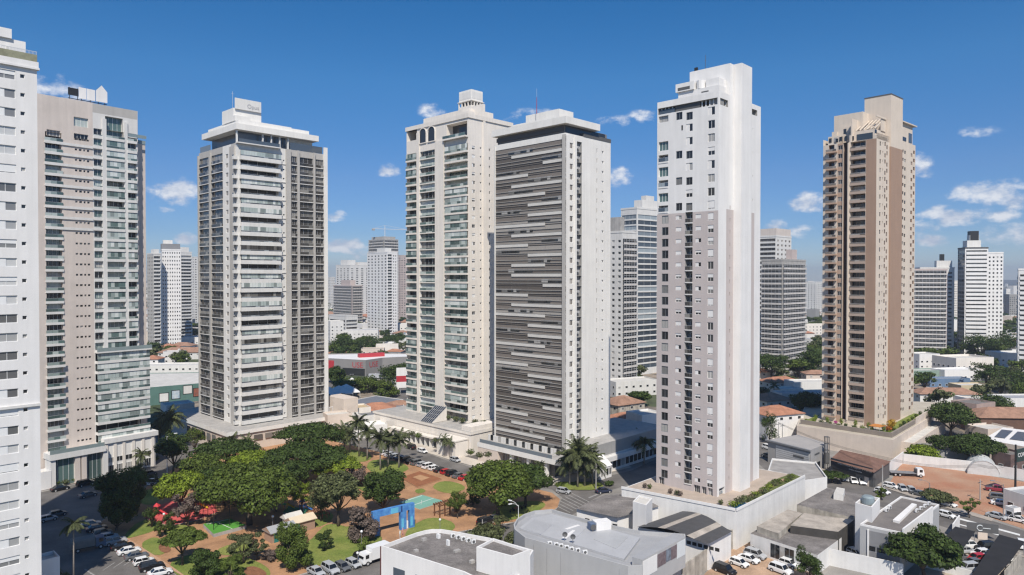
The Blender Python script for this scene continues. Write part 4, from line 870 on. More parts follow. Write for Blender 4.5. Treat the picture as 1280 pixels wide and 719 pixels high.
# ================================================================ towers further off: a bands / grid facade
def far_tower(label, pl, pc, pr, D, ptop, ang, L=None, R_=None, kind='grid', wm=None, gl=None, ml=None, h=3.0, wl=4, wr=4, topbox=None, name='apartment_tower', group='towers on the skyline', base=0, extra=None, darktop=False, pb=1.0):
    T = Tower(name, label, 'apartment tower' if name == 'apartment_tower' else 'tower', pl, pc, pr, D, ang, group, dl=L, dr=R_)
    zt = T.z(ptop, 'r', 0); wm = wm or white; ml = ml or wm; gl = gl or g_dark; ol = []; orr = []; n = int((zt - base - 3) / h); mid = kind
    for f in range(n):
        z = base + 3 + f * h
        if z + h > zt: break
        for face, S_, ops, k, kd in (('l', T.L, ol, wl, mid.split('/')[0]), ('r', T.R, orr, wr, mid.split('/')[-1])):
            if kd == 'none': continue
            if kd == 'grid':
                st = S_ / k
                for q in range(k): ops.append((q * st + st * .28, q * st + st * .72, z + .8, z + 2.1, .25)); T.rep('window', win(st * .44, 1.3, 'plain' if D < 400 else 'bare', gl), face, q * st + st * .5, z + .8)
            if kd == 'bands':
                ops.append((S_ * .05, S_ * .95, z + pb, z + h - .1, .9)); T.rep('balcony', balc(S_ * .9, .35, .25, pb - .1, pb, wm, None), face, S_ * .5, z); T.rep('balcony_glazing', win(S_ * .9, h - .1 - pb, 'four', gl), face, S_ * .5, z + pb, -.6)
            if kd == 'glass':
                ops.append((S_ * .04, S_ * .96, z + .75, z + h - .05, .3)); T.rep('glazing', win(S_ * .92, h - .8, 'four', gl), face, S_ * .5, z + .75, -.1)
            if kd == 'half':
                ops.append((S_ * .06, S_ * .46, z + .9, z + h - .1, .8)); T.rep('balcony_glazing', win(S_ * .4, h - 1.0, 'two', gl), face, S_ * .26, z + .9, -.5); T.rep('balcony', balc(S_ * .42, .4, .2, .8, .9, wm, None), face, S_ * .26, z)
                for q in (.62, .82): ops.append((S_ * q - .6, S_ * q + .6, z + .9, z + 2.1, .25)); T.rep('window', win(1.2, 1.2, 'bare', gl), face, S_ * q, z + .9)
            if kd == 'site':       # a concrete frame still open, net outside
                ops.append((S_ * .03, S_ * .97, z + .1, z + h - .28, 2.5, concrete, dgrey)); 
                key = ('scaf', round(S_, 1), round(h, 1))
                if key not in WC:
                    q = MB(); w = S_ * .98
                    for t in range(int(w / 2.2) + 1): q.box(-w / 2 + t * 2.2, -w / 2 + t * 2.2 + .12, -.9, -.8, 0, h, alu)
                    for zz in (.9, 1.9, 2.85): q.box(-w / 2, w / 2, -.92, -.78, zz, zz + .14, alu)
                    q.box(-w / 2, w / 2, -.8, -.1, -.1, .0, concrete); q.box(-w / 2, w / 2, -.86, -.84, 0, .85, mat('debris_net', (.56, .52, .48), .9, .2, .3)); WC[key] = q.mesh('scaffold')
                T.rep('scaffold', WC[key], face, S_ * .5, z)
    T.facade('l', 0, T.L, 0, zt, ol, ml); T.facade('r', 0, T.R, 0, zt, orr, wm); T.rest(0, zt, wm, concrete)
    b = MB(); b.box(-.15, T.R + .15, -.15, T.L + .15, zt + .003, zt + 1.1, wm if not darktop else dgrey, concrete)
    if topbox:
        for (a, c, e, g_, hh, m) in topbox: b.box(T.R * a, T.R * c, T.L * e, T.L * g_, zt + 1.103, zt + 1.1 + hh, m, concrete)
    T.part('roof', b)
    if extra: extra(T, zt)
    T.done(); return T
def crane(T, zt):
    b = MB(); x, y = T.R * .5, T.L * .4
    b.tube([(x, y, zt), (x, y, zt + 15)], .5, alu, 4); b.tube([(x - 14, y + 4, zt + 13), (x + 26, y - 8, zt + 13)], .4, alu, 4); b.tube([(x, y, zt + 17), (x + 24, y - 7.5, zt + 13.3)], .15, alu, 4); b.tube([(x, y, zt + 17), (x - 13, y + 4, zt + 13.3)], .15, alu, 4); b.tube([(x, y, zt + 13), (x, y, zt + 17)], .4, alu, 4); b.box(x - 14, x - 11, y + 3, y + 5, zt + 11, zt + 13, concrete); T.part('tower_crane', b)
def build_far():
    pinkish = mat('pinkish_render', (.50, .42, .39), .8, .06, .3, streak=.1)
    F = far_tower
    # gap between the tan tower and the hat-roofed tower
    F('grey-sided slim tower beside the wall of the tan tower, left of the punched-window block', 184, 192, 201, 560, 318, 46, kind='grid/bands', wm=offwhite, ml=greige, topbox=[(.2, .9, .1, .6, 3, white)])
    F('white block with a regular grid of small dark windows, far behind the tan tower', 200, 202.5, 226, 575, 313, 30, L=16, kind='none/grid', wm=white2, wr=8, h=3.2, topbox=[(.0, 1, .2, .9, 4.5, midgrey), (.1, .6, .3, .7, 7.5, white)])
    F('white banded tower touching the right side of the punched-window block', 222, 226, 240, 640, 316, 50, kind='grid/bands', wm=white, topbox=[(.1, .8, .2, .8, 4, white)])
    F('small pale tower seen just against the left glazed side of the hat-roofed tower', 240, 243, 258, 850, 322, 48, L=18, kind='grid', wm=offwhite)
    # gap between hat-roofed tower and cream tower
    F('white tower pair with stepped roof far behind, above the brick-coloured unfinished block', 420, 437, 462, 1000, 332, 45, kind='grid', wm=white, topbox=[(.1, .5, .3, .8, 7, white), (.6, 1, .1, .5, 4, white)])
    F('unfinished brick-coloured apartment block with open floors on the left of the tall white slab', 417, 440, 453, 820, 358, 40, kind='site', wm=pinkish, h=3.2, topbox=[(.2, .7, .2, .7, 6, pinkish)], name='unfinished_tower')
    F('plain white slab tower with a column of dark balcony openings', 459, 484, 497, 700, 316, 42, kind='grid/half', wm=white2, wl=6, topbox=[(.2, .8, .2, .6, 4, white)])
    F('grey unfinished tower with a crane on top, rising behind the white slab', 461, 480, 498, 780, 300, 44, kind='site', wm=concrete, h=3.1, extra=crane, name='unfinished_tower', topbox=[(.1, .9, .1, .9, 3, concrete)])
    F('narrow pinkish tower just left of the cream tower', 497, 501, 514, 900, 320, 46, L=18, kind='grid', wm=pinkish)
    F('low wide white block with rows of windows under the tall white slab', 411, 432, 447, 690, 396, 44, kind='bands', wm=offwhite, h=3.4, name='apartment_tower')
    F('pale thin tower at the far end of the gap, right of the tall white slab', 497, 500, 508, 1250, 338, 46, L=20, kind='grid', wm=offwhite)
    # gap between the dark tower and the white and taupe tower
    F('unfinished tower wrapped in pale nets, between the dark tower and the curved glass tower', 748, 778, 796, 360, 291, 44, kind='grid/site', wm=offwhite, ml=offwhite, h=3.0, wl=4, name='unfinished_tower', topbox=[(.0, .3, .1, .7, 7, concrete)])
    F('white tower with blue-grey glass bands, partly behind the white and taupe tower', 776, 796, 830, 420, 261, 40, kind='glass', wm=white, gl=g_blue, h=3.3, topbox=[(.3, .9, .2, .7, 5, white), (.5, .8, .3, .6, 8, offwhite)])
    # gap between white tower and brown tower
    F('white balcony tower with dark roof band behind the grey netted building', 948, 970, 989, 470, 296, 44, kind='bands/grid', wm=white, gl=g_bronze, topbox=[(.0, .95, .0, .9, 4.5, tan)])
    F('grey unfinished tower wrapped in scaffold nets, behind the white and taupe tower', 952, 978, 1007, 420, 326, 44, kind='site', wm=concrete, h=3.0, name='unfinished_tower', topbox=[(.5, .7, .1, .4, 6, pinkish)])
    F('thin white tower far off in the gap left of the brown tower', 1017, 1020, 1028, 1100, 353, 46, L=18, kind='grid', wm=white)
    # right of the brown tower
    F('grey tower under construction wrapped in nets, right of the brown tower', 1130, 1139, 1184, 500, 338, -20, L=24, kind='site/site', wm=pinkish, h=3.0, name='unfinished_tower')
    F('white tower with a small black tank, rising behind the netted tower', 1145, 1150, 1193, 545, 336, -20, L=20, kind='grid', wm=white, topbox=[(.5, .95, .1, .5, 5, white), (.62, .74, .2, .35, 10, black)])
    F('tall white tower with black rooftop structure and banded front, standing over dark trees', 1197, 1206, 1235, 520, 311, -14, kind='glass/bands', wm=white2, ml=midgrey, gl=g_grey, pb=1.75, topbox=[(.15, .75, .2, .8, 5, white), (.3, .7, .3, .7, 9, white), (.32, .68, .28, .7, 12, black)], darktop=True)
    F('plain white wing with small windows attached to the right of the tall banded tower', 1233, 1234.5, 1254, 545, 317, -14, L=16, kind='grid', wm=white2, wr=4)
    F('white banded tower cut by the right edge', 1270, 1273, 1312, 430, 338, -34, L=14, pb=1.6, kind='bands', wm=white2, gl=g_grey)
    for lb, a, b_, c, D, y, w in (('pale far tower peeping left of the tall white slab tower', 446, 452, 461, 1150, 343, white), ('very far pale tower low on the horizon right of the hat-roofed tower', 409, 413, 419, 1350, 347, offwhite), ('far cream tower between the netted tower and the tall banded tower', 1189, 1191, 1197, 900, 352, cream), ('very far white tower right of the scaffolded grey tower', 1007, 1010, 1017, 1500, 352, white), ('far beige tower low beside the right edge tower', 1256, 1258, 1263, 1400, 362, beige), ('far white tower just over the punched-window block shoulder', 237, 240, 247, 1100, 334, white)): F(lb, a, b_, c, D, y, 46 if a < 900 else -12, L=16, kind='grid', wm=w, wl=3, wr=4)
    F('small grey tower far behind in the gap right of the tall banded tower', 1259, 1262, 1272, 1050, 369, -14, L=20, kind='grid', wm=grey)
# ---------------------------------------------------------------- build the big towers
tower_a(); tower_b(); tower_c(); tower_d(); tower_e(); tower_f(); tower_g(); build_far()
# ================================================================ trees
def leaf_cluster(mb, c, rad, n, size, m, rr, flat=1.0, shell=.55):
    i = mb.mid(m)
    for _ in range(n):
        while True:
            d = Vector((rr.gauss(0, 1), rr.gauss(0, 1), rr.gauss(0, 1)))
            if d.length > .01: break
        d.normalize(); t = (shell + (1 - shell) * rr.random() ** .6) * (1 if rr.random() < .85 else rr.uniform(1, 1.3))
        if d.z < -.3: t *= .8
        p = Vector(c) + Vector((d.x * rad[0], d.y * rad[1], d.z * rad[2])) * t
        nrm = (d + Vector((rr.gauss(0, .45), rr.gauss(0, .45), rr.gauss(.25, .45)))).normalized()
        a = nrm.orthogonal().normalized(); a.rotate(Matrix.Rotation(rr.uniform(0, 6.28), 3, nrm)); b = nrm.cross(a)
        w = size * rr.uniform(.6, 1.25); hh = w * rr.uniform(.55, .9)
        k = len(mb.v)
        mb.v += [tuple(p - a * w), tuple(p + b * hh * .8 - nrm * w * .15), tuple(p + a * w), tuple(p - b * hh + nrm * w * .1)]
        mb.f.append((k, k + 1, k + 2, k + 3)); mb.mi.append(i)
def crown_meshes(kind, W_, H_, trunk_h, seed, leaves, size, m, bk, nclump=14):
    """kind: round, umbrella, bushy, loose -> (crown mesh, trunk mesh); base at the origin"""
    rr = random.Random(seed); cr = MB(); tr = MB(); cl = []
    zc = trunk_h + H_ * .5
    for k in range(nclump):
        th = k * 2.399 + rr.uniform(-.4, .4); q = math.sqrt((k + .5) / nclump)
        if kind == 'umbrella':
            ra = W_ * .5 * q * .82; z = trunk_h + H_ * (.62 - .42 * q * q) + rr.uniform(-.1, .1) * H_; r0 = W_ * rr.uniform(.10, .20); rad = (r0 * rr.uniform(.7, 1.2), r0, H_ * rr.uniform(.13, .26))
        elif kind == 'round':
            ra = W_ * .5 * q * .78; z = zc + H_ * rr.uniform(-.30, .32) * (1.1 - q * .5) ; r0 = W_ * rr.uniform(.11, .22); rad = (r0, r0 * rr.uniform(.7, 1.2), H_ * rr.uniform(.11, .22))
        elif kind == 'loose':
            ra = W_ * .5 * q * .85; z = zc + H_ * rr.uniform(-.38, .34); r0 = W_ * rr.uniform(.09, .19); rad = (r0, r0, H_ * rr.uniform(.10, .18))
        else:
            ra = W_ * .5 * q * .7; z = zc + H_ * (rr.uniform(-.42, .30) if q > .5 else rr.uniform(-.1, .34)); r0 = W_ * rr.uniform(.11, .21); rad = (r0, r0, H_ * rr.uniform(.12, .24))
        cl.append((Vector((ra * math.cos(th), ra * math.sin(th), z)), rad))
    tot = sum(r[0] * r[2] for _, r in cl)
    for c, rad in cl: leaf_cluster(cr, c, rad, max(6, int(leaves * rad[0] * rad[2] / tot)), size, m, rr, shell=.5 if kind != 'loose' else .2)
    r0 = max(.12, W_ * .028); fork = trunk_h * (.75 if kind != 'umbrella' else .55)
    lean = (rr.uniform(-.3, .3), rr.uniform(-.3, .3))
    tr.tube([(0, 0, -.3), (lean[0] * .4, lean[1] * .4, fork * .5), (lean[0], lean[1], fork)], [r0 * 1.35, r0, r0 * .85], bk, 7)
    for c, rad in cl[::max(1, nclump // 8)]:
        mid = Vector((lean[0], lean[1], fork)).lerp(c, .5) + Vector((0, 0, -.12 * H_)) * .5
        tr.tube([(lean[0], lean[1], fork - .1), mid, c + Vector((0, 0, -rad[2] * .1))], [r0 * .6, r0 * .4, r0 * .12], bk, 5)
    tr.sm = True
    return cr.mesh('crown'), tr.mesh('trunk')
def palm_meshes(H_, fl, seed, n=20, m=None, bk=None, r0=.22):
    rr = random.Random(seed); cr = MB(); tr = MB(); m = m or lf_palm; i = cr.mid(m)
    dx, dy = rr.uniform(-.4, .4), rr.uniform(-.4, .4)
    tr.tube([(0, 0, -.3), (dx * .3, dy * .3, H_ * .4), (dx, dy, H_)], [r0 * 1.4, r0, r0 * .8], bk or palebark, 7); tr.sm = True
    for k in range(n):
        th = k * 2.399; up = math.radians(rr.uniform(-25, 78)); L0 = fl * rr.uniform(.85, 1.1); p = Vector((dx, dy, H_)); pts = [p.copy()]; d = Vector((math.cos(th) * math.cos(up), math.sin(th) * math.cos(up), math.sin(up)))
        S_ = 8
        for s in range(S_): p = p + d * L0 / S_; d = (d + Vector((0, 0, -.19))).normalized(); pts.append(p.copy())
        side = Vector((-math.sin(th), math.cos(th), 0))
        for s in range(1, S_ * 2):
            q = pts[s // 2].lerp(pts[min(S_, s // 2 + 1)], (s % 2) / 2); dd = (pts[min(S_, s // 2 + 1)] - pts[s // 2]).normalized(); w = fl * .24 * (1 - abs(s / (S_ * 2) - .4) * 1.15); wd = fl * .035
            for sg in (-1, 1):
                e = q + side * sg * w * .85 + Vector((0, 0, -w * rr.uniform(.3, .7))) + dd * w * .55; b = len(cr.v)
                cr.v += [tuple(q - dd * wd), tuple(q + dd * wd), tuple(e + dd * wd * .3), tuple(e - dd * wd * .3)]; cr.f.append((b, b + 1, b + 2, b + 3)); cr.mi.append(i)
        cr.tube(pts, [.06] * S_ + [.02], m, 3, cap=False)
    return cr.mesh('crown'), tr.mesh('trunk')
TP = {}
def tree(name, pos, meshes, desc, zone, group, cat='tree', s=1.0, rz=None, sz=None):
    me, tr = meshes; rt = empty(name, None, None, (pos[0], pos[1], pos[2] if len(pos) > 2 else 0), R.uniform(0, 6.28) if rz is None else rz)
    rt.scale = (s, s, sz or s); child('crown', me, rt); child('trunk', tr, rt)
    if zone is None: tag(rt, desc, cat, group)
    else: auto(rt, desc, cat, zone, group)
    return rt
def proto(key, *a):
    if key not in TP: TP[key] = palm_meshes(*a[1:]) if a[0] == 'palm' else crown_meshes(*a)
    return TP[key]
# ================================================================ ground, streets, park surfaces
def sheet(name, px, z, m, kind='structure', world=None):
    pts = world or [tuple(G(x, y, z))[:2] for x, y in px]
    a = sum(pts[i][0] * pts[(i + 1) % len(pts)][1] - pts[(i + 1) % len(pts)][0] * pts[i][1] for i in range(len(pts)))
    if a < 0: pts = pts[::-1]
    mb = MB(); mb.face([(p[0], p[1], z) for p in pts], m); o = mb.build(name)
    if kind: o['kind'] = kind
    return o
def smooth_px(px, it=2):
    for _ in range(it):
        q = []
        for i in range(len(px)):
            a, b = px[i], px[(i + 1) % len(px)]
            q += [(a[0] * .75 + b[0] * .25, a[1] * .75 + b[1] * .25), (a[0] * .25 + b[0] * .75, a[1] * .25 + b[1] * .75)]
        px = q
    return px
def city_ground():
    m = bpy.data.materials.new('city_ground'); m.use_nodes = True; t = m.node_tree; b = t.nodes['Principled BSDF']; b.inputs['Roughness'].default_value = .95; ln = t.links.new
    g = t.nodes.new('ShaderNodeNewGeometry'); v = t.nodes.new('ShaderNodeTexVoronoi'); v.inputs['Scale'].default_value = .035; ln(g.outputs['Position'], v.inputs['Vector'])
    r = t.nodes.new('ShaderNodeValToRGB'); r.color_ramp.interpolation = 'CONSTANT'; e = r.color_ramp.elements
    cols = [(.13, .12, .11), (.20, .17, .14), (.045, .065, .022), (.27, .22, .17), (.05, .06, .03), (.16, .15, .14), (.07, .085, .035)]
    e[0].color = (*cols[0], 1); e[1].position = 1 / 7; e[1].color = (*cols[1], 1)
    for k in range(2, 7): q = e.new(k / 7); q.color = (*cols[k], 1)
    s = t.nodes.new('ShaderNodeSeparateColor'); ln(v.outputs['Color'], s.inputs[0]); ln(s.outputs[0], r.inputs[0])
    n = t.nodes.new('ShaderNodeTexNoise'); n.inputs['Scale'].default_value = .15; n.inputs['Detail'].default_value = 7; ln(g.outputs['Position'], n.inputs['Vector'])
    mr = t.nodes.new('ShaderNodeMapRange'); mr.inputs['From Min'].default_value = .3; mr.inputs['From Max'].default_value = .7; mr.inputs['To Min'].default_value = .55; mr.inputs['To Max'].default_value = 1.3; ln(n.outputs[0], mr.inputs[0])
    x = t.nodes.new('ShaderNodeMix'); x.data_type = 'RGBA'; x.blend_type = 'MULTIPLY'; x.inputs[0].default_value = 1; ln(r.outputs[0], x.inputs[6]); ln(mr.outputs[0], x.inputs[7]); ln(x.outputs[2], b.inputs['Base Color'])
    return m
mb = MB(); mb.face([(-9000, -1500, 0), (9000, -1500, 0), (9000, 9000, 0), (-9000, 9000, 0)], city_ground()); structure('ground', mb)
# hills along the horizon
mb = MB(); hm = mat('hills', (.055, .06, .045), .95, .3, .004, fine=.2); rr = random.Random(3); N_ = 90; xs = [-9000 + 18000 * k / N_ for k in range(N_ + 1)]
prof = [18 + 16 * math.sin(k * .31) + 12 * math.sin(k * .83 + 1) + rr.uniform(-4, 4) for k in range(N_ + 1)]
for k in range(N_):
    for (y0, f0, y1, f1) in ((4600, 0, 5600, .7), (5600, .7, 6400, 1), (6400, 1, 8000, 0)):
        mb.face([(xs[k], y0, prof[k] * f0 - .5), (xs[k + 1], y0, prof[k + 1] * f0 - .5), (xs[k + 1], y1, prof[k + 1] * f1 - .5), (xs[k], y1, prof[k] * f1 - .5)], hm)
structure('hills', mb)
Z1, Z2, Z3, Z4, Z5 = .02, .028, .036, .044, .052
sheet('yard_ground', [(-60, 640), (60, 604), (230, 548), (360, 530), (470, 540), (640, 590), (800, 560), (960, 540), (1300, 560), (1500, 800), (-400, 800)], Z1, mat('dusty_concrete', (.24, .225, .205), .9, .25, .15, fine=.15))
sheet('street', [(-200, 760), (300, 760), (262, 745), (152, 678), (122, 655), (160, 625), (212, 590), (256, 556), (275, 545), (240, 541), (185, 572), (120, 600), (40, 618), (-100, 650)], Z2, asphalt)
sheet('street', [(255, 762), (300, 745), (400, 712), (475, 689), (564, 667), (650, 652), (694, 640), (703, 622), (690, 612), (600, 602), (470, 564), (380, 543), (290, 541), (300, 533), (390, 530), (490, 551), (560, 576), (640, 598), (712, 607), (790, 588), (850, 560), (880, 560), (815, 597), (760, 614), (735, 628), (722, 640), (700, 652), (640, 672), (480, 720), (420, 765)], Z2, asphalt)
sheet('avenue', [(930, 540), (955, 548), (985, 565), (1012, 583), (1095, 604), (1170, 630), (1240, 651), (1320, 676), (1320, 702), (1190, 662), (1090, 630), (1020, 604), (990, 598), (960, 590), (925, 560)], Z2, asphalt)
sheet('pavement', [(40, 616), (120, 598), (185, 570), (240, 540), (232, 538), (180, 566), (115, 593), (40, 610)], .12, pave)
sheet('pavement', [(480, 549), (560, 574), (640, 596), (712, 605), (722, 600), (790, 584), (780, 580), (700, 595), (640, 586), (560, 565), (490, 545)], .12, mat('pale_pavement', (.50, .45, .39), .9, .12, .3, fine=.1))
sheet('pavement', [(1010, 585), (1095, 606), (1170, 631), (1240, 652), (1242, 648), (1172, 627), (1097, 602), (1012, 581)], .12, pave)
sheet('pavement', [(1190, 664), (1320, 704), (1320, 709), (1188, 669)], .12, pave)
for i, pl in enumerate(([(1196, 646.6), (1275, 667.8), (1275, 669.8), (1196, 648.6)], [(1196, 654), (1270, 674), (1270, 675.2), (1196, 655.2)], [(564, 663), (594, 655.5), (597, 657), (566, 665)], [(105, 712), (140, 735), (142, 734), (107, 711)], [(735, 622), (758, 612), (760, 613), (737, 622.8)], [(672, 651), (700, 641), (701, 641.5), (673, 651.7)])):
    sheet('road_marking', pl, Z3, paint if i < 3 else worn)
for k in range(7): sheet('road_marking', [(690 + k * 4, 630 - k * 2.2), (712 + k * 4, 641 - k * 2.2), (713 + k * 4, 640.5 - k * 2.2), (691 + k * 4, 629.5 - k * 2.2)], Z3, worn)
for k in range(4): sheet('road_marking', [(128 + k * 13, 713 - k * 3), (143 + k * 13, 703 - k * 3), (143.7 + k * 13, 703.4 - k * 3), (128.8 + k * 13, 713.3 - k * 3)], Z3, worn)
# the red earth lot, dirt yards
sheet('earth_lot', [(1113, 602), (1129, 576), (1300, 606), (1300, 668), (1240, 648), (1172, 627), (1104, 605)], Z3, redearth)
sheet('dirt_yard', [(860, 740), (897, 700), (915, 672), (985, 688), (1030, 694), (1000, 760), (860, 770)], Z3, mat('dirt_yard', (.40, .27, .18), .95, .3, .25, fine=.2))
sheet('parking_yard', [(1160, 690), (1190, 668), (1262, 684), (1250, 740), (1140, 740)], Z3, mat('parking_concrete', (.42, .36, .29), .9, .12, .3, fine=.1))
# ---- the park, raised a kerb above the street
PARK = [(275, 746), (152, 677), (124, 655), (161, 623), (213, 589), (257, 556), (280, 546), (380, 543), (470, 564), (590, 600), (665, 610), (690, 616), (700, 624), (697, 634), (688, 640), (650, 651), (564, 666), (475, 688), (400, 711)]
pw = [tuple(G(x, y, .14))[:2] for x, y in PARK]
mb = MB(); kerb = mat('kerb_concrete', (.46, .43, .40), .9, .15, .5)
mb.prism(pw, -.1, .14, kerb, earthpath); structure('park_ground', mb)
LZ = [.160]
def lawn_(px): LZ[0] += .004; sheet('lawn', [(x + R.uniform(-.45, .45), y + R.uniform(-.25, .25)) for x, y in smooth_px(px, 3)], LZ[0], lawn)
for pl in ([(505, 674), (509, 660), (540, 644), (574, 655), (560, 668), (530, 674)], [(398, 711), (394, 690), (412, 664), (440, 656), (470, 662), (482, 679), (440, 700)], [(372, 690), (395, 668), (410, 652), (446, 662), (458, 690), (390, 712)], [(380, 650), (404, 636), (422, 646), (396, 662)], [(536, 609), (556, 599), (588, 609), (562, 619)],
           [(517, 613), (527, 610), (534, 614), (523, 618)], [(465, 573), (500, 577), (516, 587), (482, 597), (455, 586)], [(152, 673), (175, 648), (200, 654), (196, 663), (165, 672)], [(172, 680), (198, 668), (212, 690), (192, 696)], [(205, 706), (240, 690), (275, 700), (262, 722), (232, 726)], [(228, 722), (290, 688), (352, 716), (300, 738), (262, 742)],
           [(262, 690), (300, 676), (322, 684), (290, 696)], [(610, 640), (650, 625), (690, 628), (660, 646), (625, 652)], [(430, 560), (470, 568), (455, 580), (410, 572)], [(165, 622), (195, 606), (205, 622), (185, 634)], [(240, 660), (215, 672), (200, 664), (225, 654)], [(440, 600), (470, 590), (490, 605), (455, 618)]): lawn_(pl)
sheet('path', [(150, 676), (158, 672), (212, 706), (240, 726), (290, 738), (275, 746)], .236, mat('brick_path', (.44, .27, .17), .95, .15, .6, fine=.15))
sheet('flower_bed', smooth_px([(196, 684), (206, 676), (216, 688), (204, 692)]), .242, mat('mulch_bed', (.22, .10, .05), .95, .3, 1.2, fine=.2)); sheet('flower_bed', smooth_px([(300, 712), (318, 706), (338, 718), (318, 726)]), .242, MATS['mulch_bed'])
def court(name, label, px, m, kerb_m=None, h=.12, lines=None):
    t = empty(name, label, 'sports court', G(*px[0], 0)); o = Vector(t.location)
    mb = MB(); mb.prism([tuple(G(x, y, .14 + h) - o)[:2] for x, y in px], .1, .14 + h, kerb_m or kerb, m); mb.build('slab', t)
    if lines:
        mb = MB()
        for pl in lines: mb.face([tuple(Vector((*tuple(G(x, y, .15 + h))[:2], .15 + h)) - Vector((o.x, o.y, 0))) for x, y in pl], paint)
        mb.build('court_lines', t)
    return t
court('sports_court', 'flat teal-green sports court on the bare earth of the park', [(499, 627.5), (527, 618.5), (556, 626.5), (524.5, 636.5)], tealcourt, lines=[[(513, 632.5), (541.8, 622.6), (542.4, 622.8), (513.8, 632.8)], [(526, 631), (527, 625), (527.4, 625), (526.4, 631)], [(501.5, 627.5), (527, 619.4), (527.6, 619.7), (502.4, 627.8)]])
t = court('sports_court', 'small bright green synthetic football pitch behind tall black fence posts', [(254, 655), (287, 648), (308, 656.5), (267, 667.5)], turf, concrete, .8, lines=[[(269, 652), (290, 661.2), (290.6, 660.9), (269.8, 651.6)], [(258, 655), (287, 648.8), (287.6, 649.1), (259, 655.4)]])
o = Vector(t.location); poles = [(254, 655), (270, 651.5), (287, 648), (308, 656.5), (287, 662), (267, 667.5), (260, 661)]
for x, y in poles:
    p = G(x, y, 0) - o; mb = MB(); mb.tube([(p.x, p.y, .5), (p.x, p.y, 5.2)], .07, black, 5); mb.build('fence_post', t)
mb = MB()
for i in range(len(poles)):
    a = G(*poles[i]) - o; b = G(*poles[(i + 1) % len(poles)]) - o
    for z in (3.1, 5.1): mb.tube([(a.x, a.y, z), (b.x, b.y, z)], .035, black, 3)
mb.build('fence_rail', t)
t = court('sand_court', 'sunken square brown earth court with a paler square in its middle', [(501, 597), (524.5, 589), (552, 598.5), (522, 608.5)], mat('court_earth', (.25, .10, .045), .95, .2, .3, fine=.15), mat('court_border', (.38, .22, .13), .9, .1), .35)
o = Vector(t.location); mb = MB(); mb.prism([tuple(G(x, y, .55) - o)[:2] for x, y in [(516, 596.5), (525, 593.5), (537, 597), (527, 601)]], .3, .56, MATS['court_border'], mat('pale_sand', (.40, .23, .12), .95, .15)); mb.build('inner_square', t)
t = court('playground', 'red rubber playground floor under the trees at the corner of the park', [(180, 648), (188, 636), (215, 626), (268, 630), (272, 640), (246, 650), (212, 657)], redcourt)
t = court('playground', 'small green playground mat with slides under the park trees', [(353, 641), (360, 633), (386, 636), (380, 643)], mat('green_mat', (.03, .17, .09), .9, .1))
# playground toys
def slide(px, py, label, c1, c2):
    t = empty('playground_slide', label, 'playground slide', G(px, py, .26)); t.scale = (.75, .75, .75); mb = MB()
    for x, y in ((-.7, -.7), (.7, -.7), (.7, .7), (-.7, .7)): mb.tube([(x, y, 0), (x, y, 3.0)], .08, c1, 6)
    mb.build('frame', t); mb = MB(); mb.box(-.75, .75, -.75, .75, 1.5, 1.62, c2); mb.build('platform', t)
    mb = MB(); mb.face([(-1, -1, 3), (1, -1, 3), (0, 0, 4)], c2); mb.face([(1, -1, 3), (1, 1, 3), (0, 0, 4)], c2); mb.face([(1, 1, 3), (-1, 1, 3), (0, 0, 4)], c2); mb.face([(-1, 1, 3), (-1, -1, 3), (0, 0, 4)], c2); mb.build('canopy', t)
    mb = MB(); mb.face([(.75, -.35, 1.6), (.75, .35, 1.6), (3.2, .35, .2), (3.2, -.35, .2)], c1); mb.face([(.75, -.35, 1.9), (.75, -.35, 1.6), (3.2, -.35, .2), (3.2, -.35, .5)], c1); mb.face([(.75, .35, 1.9), (.75, .35, 1.6), (3.2, .35, .2), (3.2, .35, .5)], c1); mb.build('slide', t)
yel = mat('yellow_plastic', (.75, .5, .04), .4, .05); gre = mat('green_plastic', (.03, .30, .12), .4, .05); pin = mat('red_plastic', (.55, .05, .06), .4, .05); blu = mat('blue_plastic', (.04, .14, .42), .4, .05)
slide(356, 636, 'green roofed slide tower on the small green mat', yel, gre); slide(378, 638, 'dark blue slide tower at the right end of the small green mat', blu, blu); slide(196, 644, 'red slide tower on the red playground floor, left of the bare tree', pin, pin); slide(248, 636, 'yellow and red slide tower at the far end of the red playground floor', yel, pin)
t = empty('climbing_frame', 'round red climbing frame on the lawn before the tall park tree', 'climbing frame', G(400, 645, .2)); mb = MB()
for k in range(6):
    a = PI * k / 6; mb.tube([(math.cos(a) * 2.4 * math.cos(b), math.sin(a) * 2.4 * math.cos(b), 2.0 * math.sin(b)) for b in [PI * j / 8 for j in range(9)]], .06, pin, 4)
for z, r_ in ((.8, 2.2), (1.5, 1.6)): mb.tube([(math.cos(2 * PI * j / 14) * r_, math.sin(2 * PI * j / 14) * r_, z) for j in range(15)], .05, pin, 4)
mb.build('bars', t)
